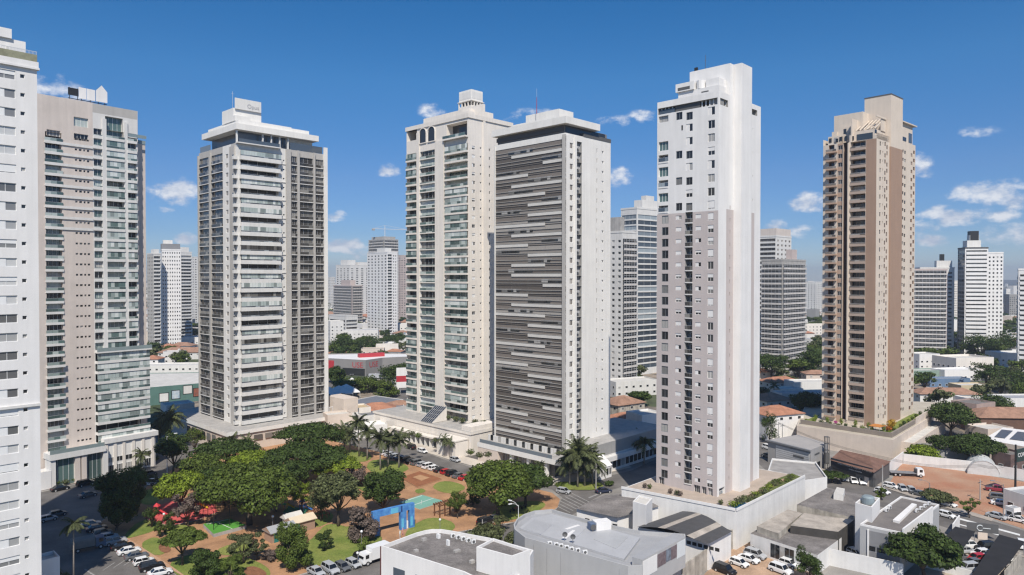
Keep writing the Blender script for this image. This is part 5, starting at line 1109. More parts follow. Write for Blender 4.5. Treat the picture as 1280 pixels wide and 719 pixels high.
# blue gateway arch
def gateway():
    a = G(465, 671, .15); b = G(517, 658, .15); d = (b - a); w = d.length; t = empty('gateway_arch', 'bright blue painted gateway with two openings on the edge of the park', 'gateway', a, math.atan2(d.y, d.x)); blue = mat('blue_mural', (.045, .15, .42), .6, col2=(.10, .30, .60), scale=1.1); lb = mat('light_blue_mural', (.12, .42, .62), .6, .1)
    h = 5.6
    for x0, x1, m in ((0, 1.7, blue), (w * .66, w * .66 + 1.5, blue), (w - 1.3, w, blue)): mb = MB(); mb.box(x0, x1, -.45, .45, 0, h - 1.4, m); mb.box(x0 + .2, x0 + .8, -.48, -.452, .5, 2.6, lb); mb.build('pillar', t)
    mb = MB(); mb.box(0, w, -.45, .45, h - 1.397, h, blue); mb.box(w * .42, w * .6, -.48, -.452, h - 1.35, h - .1, lb); mb.box(w * .66, w * .7, -.49, -.453, h - 1.39, h - .02, mat('dark_blue', (.02, .06, .2), .6, .1)); mb.build('beam', t)
    mb = MB(); mb.box(w - 2.6, w - 1.6, -.3, .3, 0, 1.7, white2); mb.build('ticket_booth', t)
gateway()
# park kiosks with grey and cream roofs
def kiosk(pxc, rot, w, d, h, roofm, wallm, label):
    t = empty('park_kiosk', label, 'kiosk', G(*pxc, .15), rot); mb = MB(); mb.box(-w / 2 + .4, w / 2 - .4, -d / 2 + .4, d / 2 - .4, 0, h, wallm); mb.build('wall', t)
    mb = MB(); z = h + .003; mb.face([(-w / 2, -d / 2, z), (w / 2, -d / 2, z), (w / 2, 0, z + 1), (-w / 2, 0, z + 1)], roofm); mb.face([(-w / 2, 0, z + 1), (w / 2, 0, z + 1), (w / 2, d / 2, z), (-w / 2, d / 2, z)], roofm); mb.face([(-w / 2, -d / 2, z), (-w / 2, 0, z + 1), (-w / 2, d / 2, z)], wallm); mb.face([(w / 2, -d / 2, z), (w / 2, 0, z + 1), (w / 2, d / 2, z)], wallm); mb.box(-w / 2, w / 2, -d / 2, d / 2, h - .12, h - .003, roofm); mb.build('roof', t)
    mb = MB(); mb.box(-w / 2 + 1, -w / 2 + 2, -d / 2 + .35, -d / 2 + .399, 0, 2.1, mat('teal_door', (.02, .17, .15), .6, .1)); mb.build('door', t)
kiosk((350, 673), PI / 4, 6.4, 4.2, 2.3, roofgrey, brown, 'park kiosk with grey metal roof and teal door behind bushes'); kiosk((376, 662), PI / 4, 6.2, 4.0, 2.4, mat('cream_awning', (.62, .52, .38), .8, .06), brown, 'park kiosk with cream awning roof beside the grey-roofed one'); kiosk((365, 659), PI / 4, 4.5, 3, 2.5, rooflight, white, 'pale roofed park kiosk at the back of the cream-roofed one')
t = empty('pergola', 'small brown timber pergola beside the lawn of the blue gateway', 'pergola', G(556, 643, .15), PI / 4); mb = MB(); wood = mat('brown_timber', (.16, .07, .035), .8, .2, 2)
for x in (-2.4, -.8, .8, 2.4):
    for y in (-1, 1): mb.box(x - .12, x + .12, y - .12, y + .12, 0, 2.7, wood)
mb.build('posts', t); mb = MB(); mb.box(-2.8, 2.8, -1.15, -.85, 2.703, 2.9, wood); mb.box(-2.8, 2.8, .85, 1.15, 2.703, 2.9, wood)
for k in range(8): mb.box(-2.6 + k * .72, -2.45 + k * .72, -1.4, 1.4, 2.903, 3.05, wood)
mb.build('slats', t)
# ================================================================ low buildings
def low(name, label, cat, px, h, wm, rm, parapet=.5, group=None, base=0.0, world=None, pm=None):
    pts = world or [tuple(G(x, y, h))[:2] for x, y in px]
    a = sum(pts[i][0] * pts[(i + 1) % len(pts)][1] - pts[(i + 1) % len(pts)][0] * pts[i][1] for i in range(len(pts)))
    if a < 0: pts = pts[::-1]
    c = (sum(p[0] for p in pts) / len(pts), sum(p[1] for p in pts) / len(pts)); t = empty(name, label, cat, (c[0], c[1], base), 0, group)
    lp = [(p[0] - c[0], p[1] - c[1]) for p in pts]
    mb = MB(); mb.prism(lp, 0, h - base, wm, wm); mb.build('wall', t)
    ins = []
    n = len(lp)
    for i in range(n):
        p0, p1, p2 = Vector(lp[i - 1]), Vector(lp[i]), Vector(lp[(i + 1) % n]); e1 = (p1 - p0).normalized(); e2 = (p2 - p1).normalized(); n1 = Vector((-e1.y, e1.x)); n2 = Vector((-e2.y, e2.x)); bb = (n1 + n2); bb = bb / max(.35, bb.length_squared / 2) * 1; ins.append(tuple(p1 + bb * .28))
    mb = MB(); mb.face([(p[0], p[1], h - base + .02) for p in (ins if parapet else lp)], rm); mb.build('roof', t)
    if parapet:
        mb = MB(); z0 = h - base + .003; z1 = z0 + parapet; m = pm or wm
        for i in range(n):
            j = (i + 1) % n; A, B, a_, b_ = lp[i], lp[j], ins[i], ins[j]
            mb.face([(*A, z0), (*B, z0), (*B, z1), (*A, z1)], m); mb.face([(*A, z1), (*B, z1), (*b_, z1), (*a_, z1)], m); mb.face([(*b_, z0), (*a_, z0), (*a_, z1), (*b_, z1)], m)
        mb.build('parapet', t)
    t['_h'] = h
    return t, lp, Vector((c[0], c[1], base))
def on_wall(t, a, b, items, name, z0=0):
    """flat boxes on the wall from a to b (local 2D, outside on the right of a->b): items (u0, u1, z0, z1, material, depth)"""
    a = Vector((*a, 0)); b = Vector((*b, 0)); d = (b - a); L0 = d.length; d.normalize(); nrm = Vector((d.y, -d.x, 0)); ang = math.atan2(d.y, d.x)
    for u0, u1, za, zb, m, dp in items:
        mb = MB(); mb.box((u0 - u1) / 2, (u1 - u0) / 2, -dp, 0, 0, zb - za, m); c = a + d * (u0 + u1) / 2; o = mb.build(name, t, (c.x + nrm.x * .003, c.y + nrm.y * .003, za), ang)
    return ang, d, nrm, L0
def edge_text(t, a, b, u, z, size, body, m, name='lettering'):
    a = Vector((*a, 0)); b = Vector((*b, 0)); d = (b - a).normalized(); nrm = Vector((d.y, -d.x, 0)); o = child(name, text_mesh(body, size, m), t); p = a + d * u + nrm * .06; o.location = (p.x, p.y, z); o.rotation_euler = (PI / 2, 0, math.atan2(d.y, d.x)); return o
def roof_ac(t, o, px, h, rz, n=1, dx=1.0):
    for k in range(n):
        p = G(px[0] + k * px[2], px[1] + k * px[3], h) - o; mb = MB(); mb.box(-.42, .42, -.2, .2, .12, .8, frame_w); mb.tube([(0, -.21, .46), (0, -.24, .46)], .28, dgrey, 10); mb.box(-.35, .35, -.15, .15, 0, .12, midgrey); mb.build('ac_unit', t, (p.x, p.y, h - o.z + .02), rz)
def ordered(lp):
    a = sum(lp[i][0] * lp[(i + 1) % len(lp)][1] - lp[(i + 1) % len(lp)][0] * lp[i][1] for i in range(len(lp))); return lp if a > 0 else lp[::-1]
def loc2(o, px, py, h): p = G(px, py, h) - o; return (p.x, p.y)
# white office block at the bottom edge
t, lp, o = low('office_building', 'white office block with dark flat roof and rounded corner at the bottom edge', 'office building', [(476, 687), (520, 670.5), (531, 667.5), (540, 666), (552, 666), (566, 668.2), (612, 677), (667, 692.5), (636, 748), (579, 720)], 9, white2, roofdark, .7)
A, B = loc2(o, 476, 687, 9), loc2(o, 579, 720, 9); on_wall(t, A, B, [(3.2, 6.0, 4.6, 6.6, g_blue, .06), (8.6, 11.4, 4.6, 6.6, g_blue, .06), (14, 16.8, 4.6, 6.6, g_blue, .06), (3.2, 6.0, 1.2, 3.2, g_blue, .06)], 'window'); on_wall(t, A, B, [(-.06, .1, 0, 9.6, mat('brown_downpipe', (.10, .03, .03), .6, .1), .12)], 'downpipe')
roof_ac(t, o, (566, 672.5, 6.4, 1.9), 9, PI * .16, 5)
for x, y, w_, h_ in ((530, 676, .9, .5), (548, 673, .5, .8), (571, 690, 1.2, .35), (590, 704, .8, .5), (520, 690, .7, .4), (560, 682, .4, 1.0)): p = G(x, y, 9) - o; mb = MB(); mb.box(-w_ / 2, w_ / 2, -.35, .35, 0, h_, concrete if w_ > .6 else frame_w); mb.build('roof_vent', t, (p.x, p.y, 9.03), .7)
t, lp, o = low('stair_tower', 'white cube-shaped stair tower rising from the office block roof at the bottom edge', 'stair tower', [(595.5, 687), (616.6, 676), (662.7, 690.7), (640, 699)], 12.6, white2, roofdark, .45)
# curved grey metal commercial building
gm = mat('light_grey_panel', (.40, .40, .40), .6, .05, .3, streak=.06)
t, lp, o = low('commercial_building', 'long light grey commercial building with rounded end, metal roof and photo banner', 'commercial building', [(643, 666), (642, 660), (646, 653), (655, 647), (668, 642.5), (690, 640.5), (738, 655), (800, 668), (856, 672), (857, 674), (803, 712), (785, 713), (731, 698), (700, 689), (656, 676.5)], 8.6, gm, roofgrey, .7)
mb = MB(); q = [loc2(o, x, y, 8.6) for x, y in [(649, 663), (665, 650), (690, 645.5), (800, 675), (780, 702)]]; mb.prism(q, 8.65, 9.05, mat('pale_metal_sheet', (.40, .405, .415), .5, .06, .4, fine=.05)); mb.build('raised_roof', t)
for pa in ([(702, 673), (716, 662.5), (719, 663.5), (706, 675)], [(706, 661), (722, 656), (725, 657), (709, 662)]): mb = MB(); mb.prism([loc2(o, x, y, 9.1) for x, y in pa], 9.06, 9.14, white2); mb.build('skylight', t)
c0, c1, c2, c3 = loc2(o, 790, 696, 10.2), loc2(o, 803, 700, 10.2), loc2(o, 857, 671, 10.2), loc2(o, 843, 666, 10.2)
mb = MB(); mb.prism([c0, c1, c2, c3], 4.6, 10.2, gm, roofgrey); mb.build('sign_box', t)
GREYB = t; e = (Vector(c2) - Vector(c1)).length
dark1 = mat('banner_dark', (.10, .07, .08), .6, col2=(.22, .18, .19), scale=1.4); dark2 = mat('banner_blue', (.22, .26, .32), .6, col2=(.07, .07, .08), scale=1.1)
on_wall(t, c1, c2, [(.1, e * .32, 7.0, 9.9, white2, .05), (e * .325, e * .52, 7.4, 9.7, dark1, .05), (e * .522, e * .64, 7.5, 9.7, dark2, .05), (e * .642, e * .78, 7.4, 9.7, dark1, .05), (e * .785, e * .99, 7.0, 9.9, mat('pale_banner', (.60, .63, .64), .6, .04), .05)], 'banner')
on_wall(t, c1, c2, [(e * .4, e * .6, 8.0, 8.9, white, .02)], 'banner_picture')[0]
gt = mat('grey_lettering', (.42, .42, .44), .7, .05)
mb = MB(); mb.box(0, .9, 0, .9, 0, 8.6, dgrey); 
px_ = [(686, 682), (696, 684), (703, 686), (712, 689), (720, 691), (735, 695), (747, 698)]
for i, (x, y) in enumerate([(687, 683), (695, 684.5), (701, 686), (708, 688), (714, 690), (722, 691.5), (731, 694)]): roof_ac(t, o, (x, y - .5, 0, 0), 8.6, .3)
for x, y in ((706, 684.5), (716, 687.5)):
    p = G(x, y - 5, 8.6) - o; mb = MB(); mb.tube([(0, 0, 0), (0, 0, 1.3)], .06, midgrey, 5); n = 12
    for k in range(n): a, b = 2 * PI * k / n, 2 * PI * (k + 1) / n; mb.face([(0, -.1, 1.35), (.5 * math.cos(a), -.3, 1.35 + .5 * math.sin(a)), (.5 * math.cos(b), -.3, 1.35 + .5 * math.sin(b))], dgrey)
    mb.build('satellite_dish', t, (p.x, p.y, 9.05))
p = G(752, 661, 9) - o; mb = MB(); mb.box(-1.6, 1.6, -1, 1, .3, 2.0, white2); mb.box(-2.7, -1.7, -.8, .8, .3, 1.8, mat('faded_blue', (.10, .14, .22), .5, .15)); mb.tube([(-2.3, -1, 1.2), (-2.3, -1.05, 1.2)], .6, dgrey, 12); mb.build('cooling_unit', t, (p.x, p.y, 8.65), .35)
for k in range(9):
    x = 660 + k * 14.5; y = 668.5 + k * 4.0; A = loc2(o, 643, 666, 8.6); B = loc2(o, 786, 703.5, 8.6)
on_wall(t, loc2(o, 656, 676.5, 8.6), loc2(o, 785, 713, 8.6), [(2 + k * 3.0, 2.06 + k * 3.0, .2, 8.4, midgrey, .02) for k in range(8)], 'panel_joint')
# white warehouse with dark roof
t, lp, o = low('warehouse', 'white warehouse with low dark grey roof between the street and the curved grey building', 'warehouse', [(721, 636), (757, 620), (777, 617), (797, 621), (823, 633), (772.5, 646)], 6.2, white2, roofdark, .0)
mb = MB(); r0, r1 = loc2(o, 741, 625, 7.0), loc2(o, 797, 625, 7.0)
q = [loc2(o, x, y, 6.4) for x, y in [(720, 636), (757, 618.5), (800, 620.5), (824, 633), (772.5, 647)]]
mb.face([(*q[0], 6.4), (*q[4], 6.4), (*r1, 7.0), (*r0, 7.0)], roofdark); mb.face([(*q[4], 6.4), (*q[3], 6.4), (*r1, 7.0)], roofdark); mb.face([(*q[3], 6.4), (*q[2], 6.4), (*q[1], 6.4), (*r0, 7.0), (*r1, 7.0)], roofdark); mb.face([(*q[1], 6.4), (*q[0], 6.4), (*r0, 7.0)], roofdark); mb.build('ridge_roof', t)
A, B = loc2(o, 721, 636, 6.2), loc2(o, 772.5, 646, 6.2); L0 = (Vector(A) - Vector(B)).length; on_wall(t, A, B, [(L0 * k / 6 + .4, L0 * k / 6 + 1.5, 3.6, 4.5, g_dark, .05) for k in range(1, 6)], 'window')
low('stair_tower', 'white block-shaped tower standing on the white warehouse beside the podium wall', 'stair tower', [(791, 628.5), (799, 620.5), (815.5, 624.5), (808, 633.5)], 9.8, white2, rooflight, .3)
# dark wavy roof hall
t, lp, o = low('hall', 'white walled hall under a curved dark grey metal roof in front of the podium wall', 'hall', [(797.5, 659), (852, 641), (914, 664), (886, 678), (846, 668)], 5.6, white2, roofdark, .0)
mb = MB(); P0, P1, P2, P3 = [Vector((*loc2(o, x, y, 5.9), 5.9)) for x, y in [(796, 659), (853, 639), (916, 664), (886.5, 679.5)]]; n = 10; dm = mat('dark_ribbed_metal', (.06, .06, .062), .5, .15, .6, fine=.1)
for k in range(n):
    f = lambda q, a, b: a.lerp(b, q) + Vector((0, 0, 1.0 * math.sin(PI * min(1, q * 1.15)) ))
    mb.face([f(k / n, P0, P3), f((k + 1) / n, P0, P3), f((k + 1) / n, P1, P2), f(k / n, P1, P2)], dm if k not in (3, 7) else roofold)
mb.build('curved_roof', t); A, B = loc2(o, 846, 668, 5.6), loc2(o, 886, 678, 5.6); on_wall(t, A, B, [(1 + k * 1.2, 1.9 + k * 1.2, 4.2, 4.9, g_dark, .05) for k in range(7)], 'window'); on_wall(t, loc2(o, 797.5, 659, 5.6), A, [(4 + k * 1.6, 5 + k * 1.6, 4.0, 4.8, g_dark, .05) for k in range(4)], 'window')
# podium of the white and taupe tower
t, lp, o = low('podium', 'long plain white podium wall with planted terrace under the white and taupe tower', 'podium', [(777, 611), (920.5, 639), (1006.6, 596), (878, 574)], 8.3, whitewall, mat('terrace_paving', (.40, .33, .27), .9, .12, .4), .003)
on_wall(t, loc2(o, 920.5, 639, 8.3), loc2(o, 1006.6, 596, 8.3), [(-.1, 36, 8.305, 8.9, white2, .15)], 'coping'); on_wall(t, loc2(o, 777, 611, 8.3), loc2(o, 920.5, 639, 8.3), [(0, 27, 8.305, 8.9, white2, .15)], 'coping')
mb = MB(); mb.prism([loc2(o, x, y, 8.35) for x, y in [(908, 634.5), (920, 637.2), (936, 629.6), (925, 626.5)]], 8.31, 8.36, mat('pool_water', (.02, .10, .20), .05, .1, spec=.8)); mb.build('pool', t)
mb = MB(); mb.prism([loc2(o, x, y, 8.35) for x, y in [(937, 629), (1004, 597.5), (990, 592), (960, 603), (955, 612), (930, 625)]], 8.32, 8.42, mat('planting_bed', (.10, .12, .035), .95, .4, .6, fine=.3)); mb.build('planting_bed', t)
mb = MB(); mb.prism([loc2(o, x, y, 8.5) for x, y in [(928, 622), (980, 598), (984, 599.5), (933, 624)]], 8.43, 8.5, mat('timber_deck', (.36, .24, .16), .85, .15, 1)); mb.build('walkway', t)
low('podium', 'lower white wing at the far end of the podium wall beside the grey shop', 'podium', [(1006.6, 603), (1034, 599), (1020, 580), (965, 575), (960, 590)], 5.2, whitewall, mat('court_concrete', (.30, .285, .27), .9, .2, .4), .5)
# fibre cement sheds
t, lp, o = low('shed', 'shed with dark stained fibre cement roof and broken edges beside the white podium wall', 'shed', [(996, 631), (1034, 610), (1095, 622), (1066, 647)], 5.0, oldwall, roofdark, 0)
t, lp, o = low('shed', 'open sided shed with pale beige sheet roof on posts in the middle of the yard', 'shed', [(988, 657), (1005, 641.6), (1067.5, 650), (1047.7, 665)], 5.6, mat('shed_painted_shade', (.06, .055, .05), .9, .2), roofold, 0)  # closed near-black walls: the shade under the roof is put into their colour
t, lp, o = low('shed', 'long shed with stained beige roof sheets sloping along the white podium wall', 'shed', [(946, 658), (985, 637), (1003, 641.6), (973, 667)], 5.2, oldwall, roofold, 0)
t, lp, o = low('shed', 'low shed with dark patched roof and a glazed front facing the parked cars', 'shed', [(938, 667), (950, 660), (1010, 663), (1052, 672), (1022, 694)], 3.9, whitewall, roofdark, 0)
A, B = loc2(o, 938, 667, 3.9), loc2(o, 1022, 694, 3.9); L0 = (Vector(A) - Vector(B)).length; on_wall(t, A, B, [(L0 * .32 + k * 1.05, L0 * .32 + k * 1.05 + .95, .5, 3.3, g_dark, .05) for k in range(5)], 'window')
low('store_room', 'small white store room with grey roof on the far side of the stained sheds', 'store room', [(1042, 617), (1046, 609), (1056, 611), (1054, 619)], 6.4, white, rooflight, 0)
# white and grey building with a water tank tower
t, lp, o = low('commercial_building', 'grey fronted building with white gable ends and white skylight strip, before the avenue', 'commercial building', [(1075, 657), (1126, 622), (1174, 632.5), (1128, 668)], 8.0, gm, mat('brown_grey_roof', (.16, .145, .135), .85, .15, .4, fine=.12), .35, pm=white2)
mb = MB(); mb.prism([loc2(o, x, y, 8.3) for x, y in [(1116, 651), (1140, 630), (1146, 631.5), (1124, 653)]], 8.03, 8.5, white2); mb.build('skylight', t); roof_ac(t, o, (1146, 641, 5, -3), 8.05, .6, 4); roof_ac(t, o, (1108, 640, 4, -3), 8.05, .6, 2)
A, B = loc2(o, 1075, 657, 8), loc2(o, 1128, 668, 8); L0 = (Vector(A) - Vector(B)).length; on_wall(t, A, B, [(1.2, L0 - .4, .3, 3.3, midgrey, .05), (1.2, L0 - .4, 4.4, 7.4, midgrey, .06)], 'grey_panel'); on_wall(t, A, B, [(1.3 + k * 1.8, 2.9 + k * 1.8, 3.4, 4.3, g_dark, .05) for k in range(5)], 'window'); on_wall(t, A, B, [(1.4, 1.7, 0, 7.6, white2, .25)], 'downpipe')
A, B = loc2(o, 1128, 668, 8), loc2(o, 1174, 632.5, 8); on_wall(t, A, B, [(-.1, 19, 7.0, 9.2, white2, .3), (10, 18.8, 0, 7.0, white2, .3)], 'gable_wall')
t, lp, o = low('water_tower', 'square white tank tower with a round blue water tank on its top', 'water tower', [(1069, 632), (1081, 622), (1100, 626), (1090, 638)], 10.6, white2, roofdark, .6)
p = G(1085, 629.5, 10.6) - o; mb = MB(); mb.tube([(0, 0, 0), (0, 0, 1.3), (0, 0, 1.6)], [1.25, 1.25, .9], mat('tank_blue', (.22, .27, .29), .5, .1), 16); mb.build('water_tank', t, (p.x, p.y, 10.65))
# shade canopies over the parking
def canopy(px, h, label):
    pts = [G(x, y, h) for x, y in px]; c = sum(pts, Vector()) / len(pts); t = empty('shade_canopy', label, 'shade canopy', (c.x, c.y, 0)); mb = MB(); net = mat('black_shade_net', (.018, .018, .02), .9, .25, .4); n = len(pts)
    lp = [(p.x - c.x, p.y - c.y) for p in pts]; mb.prism(lp, h - .06, h, net, net, True); mb.build('net', t)
    for i, p in enumerate(lp):
        mb = MB(); mb.tube([(p[0] * .96, p[1] * .96, 0), (p[0] * .96, p[1] * .96, h - .063)], .07, midgrey, 6); mb.build('post', t)
canopy([(1176, 677), (1194, 658), (1219, 664.5), (1205, 684), (1186, 696)], 2.9, 'black net canopy over cars on the left side of the tan parking yard'); canopy([(1249, 668), (1281, 677), (1262, 703), (1244, 722), (1212, 722)], 2.9, 'larger black net canopy over cars on the right side of the tan parking yard')
lawn_([(692, 606), (699, 601.5), (745, 603), (758, 608), (740, 613), (704, 612)]); sheet('pavement', [(640, 588), (700, 595), (708, 600), (690, 607), (652, 602)], .15, MATS['pale_pavement'])
for i, (q, m_) in enumerate((([(654, 660), (668, 649), (690, 656), (676, 668)], (.37, .375, .385)), ([(700, 663), (716, 652), (735, 658), (721, 671)], (.42, .425, .435)), ([(742, 674), (757, 663), (785, 671), (770, 686)], (.39, .395, .40)))): b_ = MB(); b_.prism([tuple(G(x, y, 9.1))[:2] for x, y in q], 9.06, 9.1 + i * .004, mat(f'roof_sheet_{i}', m_, .5, .06, .4, fine=.06)); o_ = b_.build('roof_sheet', GREYB); o_.location = -GREYB.location
t = empty('entrance_sign', 'dark panel with a pale ring shaped mark at the parking entrance', 'sign', G(1228, 674, 0), math.radians(-20)); mb = MB(); mb.box(-3.0, 3.0, -.15, .15, 1.5, 3.5, dgrey); mb.build('panel', t); mb = MB(); mb.tube([(-.5 + .6 * math.cos(a), -.2, 2.5 + .6 * math.sin(a)) for a in [2 * PI * (.12 + .76 * k / 16) for k in range(17)]], .1, MATS['pale_banner'], 5); mb.box(.0, 1.5, -.24, -.16, 2.44, 2.58, MATS['pale_banner']); mb.build('emblem', t); mb = MB(); mb.box(-.9, .9, -.3, .3, 0, 1.497, stone); mb.build('base', t)
# yard walls
def wall_(name, label, px, h, m, th=.25, cop=None):
    pts = [G(x, y, 0) for x, y in px]; c = pts[0]; t = empty(name, label, 'wall', c); mb = MB()
    for a, b in zip(pts, pts[1:]):
        d = (b - a).normalized(); n = Vector((-d.y, d.x, 0)) * th / 2; q = [a + n - c, a - n - c, b - n - c, b + n - c]; mb.prism([(p.x, p.y) for p in q], 0, h, m)
    mb.build('wall', t)
wall_('yard_wall', 'white rendered wall along the back of the red earth lot', [(1129, 580), (1215, 590), (1290, 603)], 3.2, whitewall); wall_('yard_wall', 'white wall between the black fronted shop and the red earth lot', [(1097, 604.5), (1129, 579)], 3.6, white2)
wall_('yard_wall', 'weathered brown wall between the grey building and the dirt parking', [(853, 735), (893, 705), (918, 684)], 4.2, oldwall); wall_('yard_wall', 'white yard wall in front of the two small cars by the grey building', [(1024, 704), (1129, 727)], 3.4, whitewall); wall_('yard_wall', 'white wall climbing from the yard wall towards the sheds', [(1025, 703), (1072, 668)], 3.6, white2)
wall_('yard_wall', 'low white wall along the near edge of the tan parking yard', [(1150, 708), (1215, 724)], 1.6, whitewall); wall_('yard_wall', 'white gate pillar wall at the corner of the left net canopy', [(1191, 672), (1199, 660)], 3.0, white2); wall_('yard_wall', 'tan wall at the right of the larger net canopy', [(1256, 730), (1276, 706)], 2.5, oldwall)
# grey shop on the corner
t, lp, o = low('shop', 'grey corner shop with sloping metal roof and slatted front panel', 'shop', [(960, 550), (997, 543.5), (1035, 554), (1013, 563)], 7.0, mat('shop_grey', (.34, .33, .32), .8, .08, .3, streak=.1), mat('shop_roof', (.36, .34, .32), .7, .08, .3), .0)
A, B = loc2(o, 960, 550, 7), loc2(o, 1013, 563, 7); L0 = (Vector(A) - Vector(B)).length; on_wall(t, A, B, [(-.6, L0 + .4, 6.75, 7.15, midgrey, .7)], 'eaves'); on_wall(t, A, B, [(L0 * .2, L0 * .98, 2.0, 6.0, alu, .12)], 'slatted_panel'); on_wall(t, A, B, [(L0 * .22, L0 * .96, 2.3 + k * .6, 2.36 + k * .6, midgrey, .16) for k in range(6)], 'slat'); on_wall(t, A, B, [(L0 * .62, L0 * .86, 3.9, 4.5, dgrey, .2)], 'sign_board'); on_wall(t, A, B, [(L0 * .2, L0 * .98, .1, 1.9, g_dark, .05)], 'shop_window')
A, B = loc2(o, 1013, 563, 7), loc2(o, 1035, 554, 7); on_wall(t, A, B, [(3, 6.5, 4.9, 5.4, dgrey, .06)], 'sign_board'); on_wall(t, A, B, [(2.5, 4.2, 0, 3, white2, .06), (5, 7, 0, 2.6, g_dark, .06)], 'door')
t = empty('steel_mast', 'dark steel lattice mast at the corner of the grey shop', 'mast', G(1032, 588, 0)); mb = MB()
for x, y in ((0, 0), (1, 0), (1, 1), (0, 1)): mb.box(x, x + .15, y, y + .15, 0, 10, dgrey)
for k in range(5): mb.box(-.02, 1.17, -.02, 1.17, 1.9 + k * 2, 2.05 + k * 2, dgrey)
mb.box(-.05, 1.2, -.05, 1.2, 2.2, 5.0, dgrey); mb.build('lattice', t)
# black fronted shop with tiled roof
t, lp, o = low('shop', 'black fronted shop with white lettering under a brown tiled roof', 'shop', [(1039, 575), (1052, 566), (1112, 577), (1092, 589)], 4.6, dgrey, tile2, .0)
P0, P1, P2, P3 = [Vector((*loc2(o, x, y, 4.65), 4.65)) for x, y in [(1037, 575), (1052, 564), (1114, 577), (1092.5, 591)]]
r0 = (P0 + P1) / 2 + (P3 - P0) * .12 + Vector((0, 0, 2.1)); r1 = (P2 + P3) / 2 - (P3 - P0) * .3 + Vector((0, 0, 2.1)); tr_ = mat('old_brown_tile', (.17, .095, .07), .85, .25, .5, fine=.25, bump=.4, bscale=4); mb = MB(); mb.face([P0, P3, r1, r0], tr_); mb.face([P3, P2, r1], tr_); mb.face([P2, P1, r0, r1], tr_); mb.face([P1, P0, r0], tr_); mb.build('hip_roof', t)
A, B = loc2(o, 1039, 575, 4.6), loc2(o, 1092, 589, 4.6); L0 = (Vector(A) - Vector(B)).length; on_wall(t, A, B, [(L0 * .0, L0 * .99, 2.7, 5.3, mat('charcoal_board', (.035, .035, .04), .6, .1), .25)], 'sign_board'); on_wall(t, A, B, [(L0 * .05, L0 * .6, .2, 2.5, g_grey, .06)], 'shop_window'); on_wall(t, A, B, [(L0 * .8, L0 * .9, 0, 2.4, stone, .08)], 'door')
A2 = Vector(A) + (Vector((B[1] - A[1], -(B[0] - A[0])))).normalized() * .26; B2 = Vector(B) + (Vector((B[1] - A[1], -(B[0] - A[0])))).normalized() * .26
edge_text(t, A2, B2, L0 * .18, 4.1, .95, 'Decoradora Rejane e Festas', white2); edge_text(t, A2, B2, L0 * .45, 3.3, .55, 'moda e acessorios', white2)
# podium of the brown tower
t, lp, o = low('podium', 'plain beige stone podium with planted roof terrace under the brown tower', 'podium', [(996, 532), (1116, 550), (1162, 522), (1178, 503), (1010, 498)], 6.6, stone, mat('garden_paving', (.45, .40, .32), .9, .12, .3), .003)
A, B, C_ = loc2(o, 1000.5, 530, 6.6), loc2(o, 1115, 547.5, 6.6), loc2(o, 1160, 521, 6.6); pl_ = mat('planter_wall', (.24, .205, .175), .8, .1, .3, streak=.08)
L0 = (Vector(A) - Vector(B)).length; on_wall(t, A, B, [(0, L0, 6.61, 8.1, pl_, -.7)], 'planter'); L1 = (Vector(C_) - Vector(B)).length; on_wall(t, B, C_, [(.8, L1 * .98, 6.61, 8.1, pl_, -.7)], 'planter')
on_wall(t, B, C_, [(L1 * .62, L1 + 8, 6.62, 8.9, stone, .2)], 'raised_wall'); TG_O = (t, o, A, B, C_)
low('podium', 'lower stone walled ramp wing at the right end of the beige podium', 'podium', [(1120, 553), (1160, 527), (1182, 529), (1143, 556)], 3.8, stone, rooflight, .5)
# ---- gable / hip tile roof house
def house(name, label, cat, c, w, d, h, rz, wm, rm, group=None, hip=True, ov=.6, rh=None, win_=True, door=True):
    t = empty(name, None, cat, (c[0], c[1], 0), rz, group)
    if label: t['label'] = label
    mb = MB(); mb.box(-w / 2, w / 2, -d / 2, d / 2, 0, h, wm); 
    rh = rh or min(w, d) * .22; z = h + .003; a, b = w / 2 + ov, d / 2 + ov; rx = max(.1, a - b) if hip else a
    R_ = MB(); p = [(-a, -b, z), (a, -b, z), (a, b, z), (-a, b, z)]; r0, r1 = (-rx, 0, z + rh), (rx, 0, z + rh)
    if d > w: rx = 0; ry = max(.1, b - a) if hip else b; r0, r1 = (0, -ry, z + rh), (0, ry, z + rh); R_.face([p[1], p[2], r1, r0], rm); R_.face([p[3], p[0], r0, r1], rm); R_.face([p[0], p[1], r0], rm if hip else wm); R_.face([p[2], p[3], r1], rm if hip else wm)
    else: R_.face([p[0], p[1], r1, r0], rm); R_.face([p[2], p[3], r0, r1], rm); R_.face([p[1], p[2], r1], rm if hip else wm); R_.face([p[3], p[0], r0], rm if hip else wm)
    R_.box(-a, a, -b, b, h - .12, h, rm); mb.build('wall', t); R_.build('roof', t)
    if win_:
        q = MB()
        for side in (-1, 1):
            n = max(2, int(w / 4))
            for k in range(n): x = -w / 2 + w * (k + .5) / n; child('window', WH, t, (x, side * (d / 2 + .01), h - 2.0), 0 if side < 0 else PI)
        for side in (-1, 1):
            n = max(1, int(d / 4))
            for k in range(n): y = -d / 2 + d * (k + .5) / n; child('window', WH, t, (side * (w / 2 + .01), y, h - 2.0), PI / 2 if side > 0 else -PI / 2)
    return t
_w = MB(); _w.box(-.7, .7, -.05, .03, 0, 1.1, frame_w); _w.box(-.62, .62, -.07, -.05, .08, 1.02, g_dark); WH = _w.mesh('window')
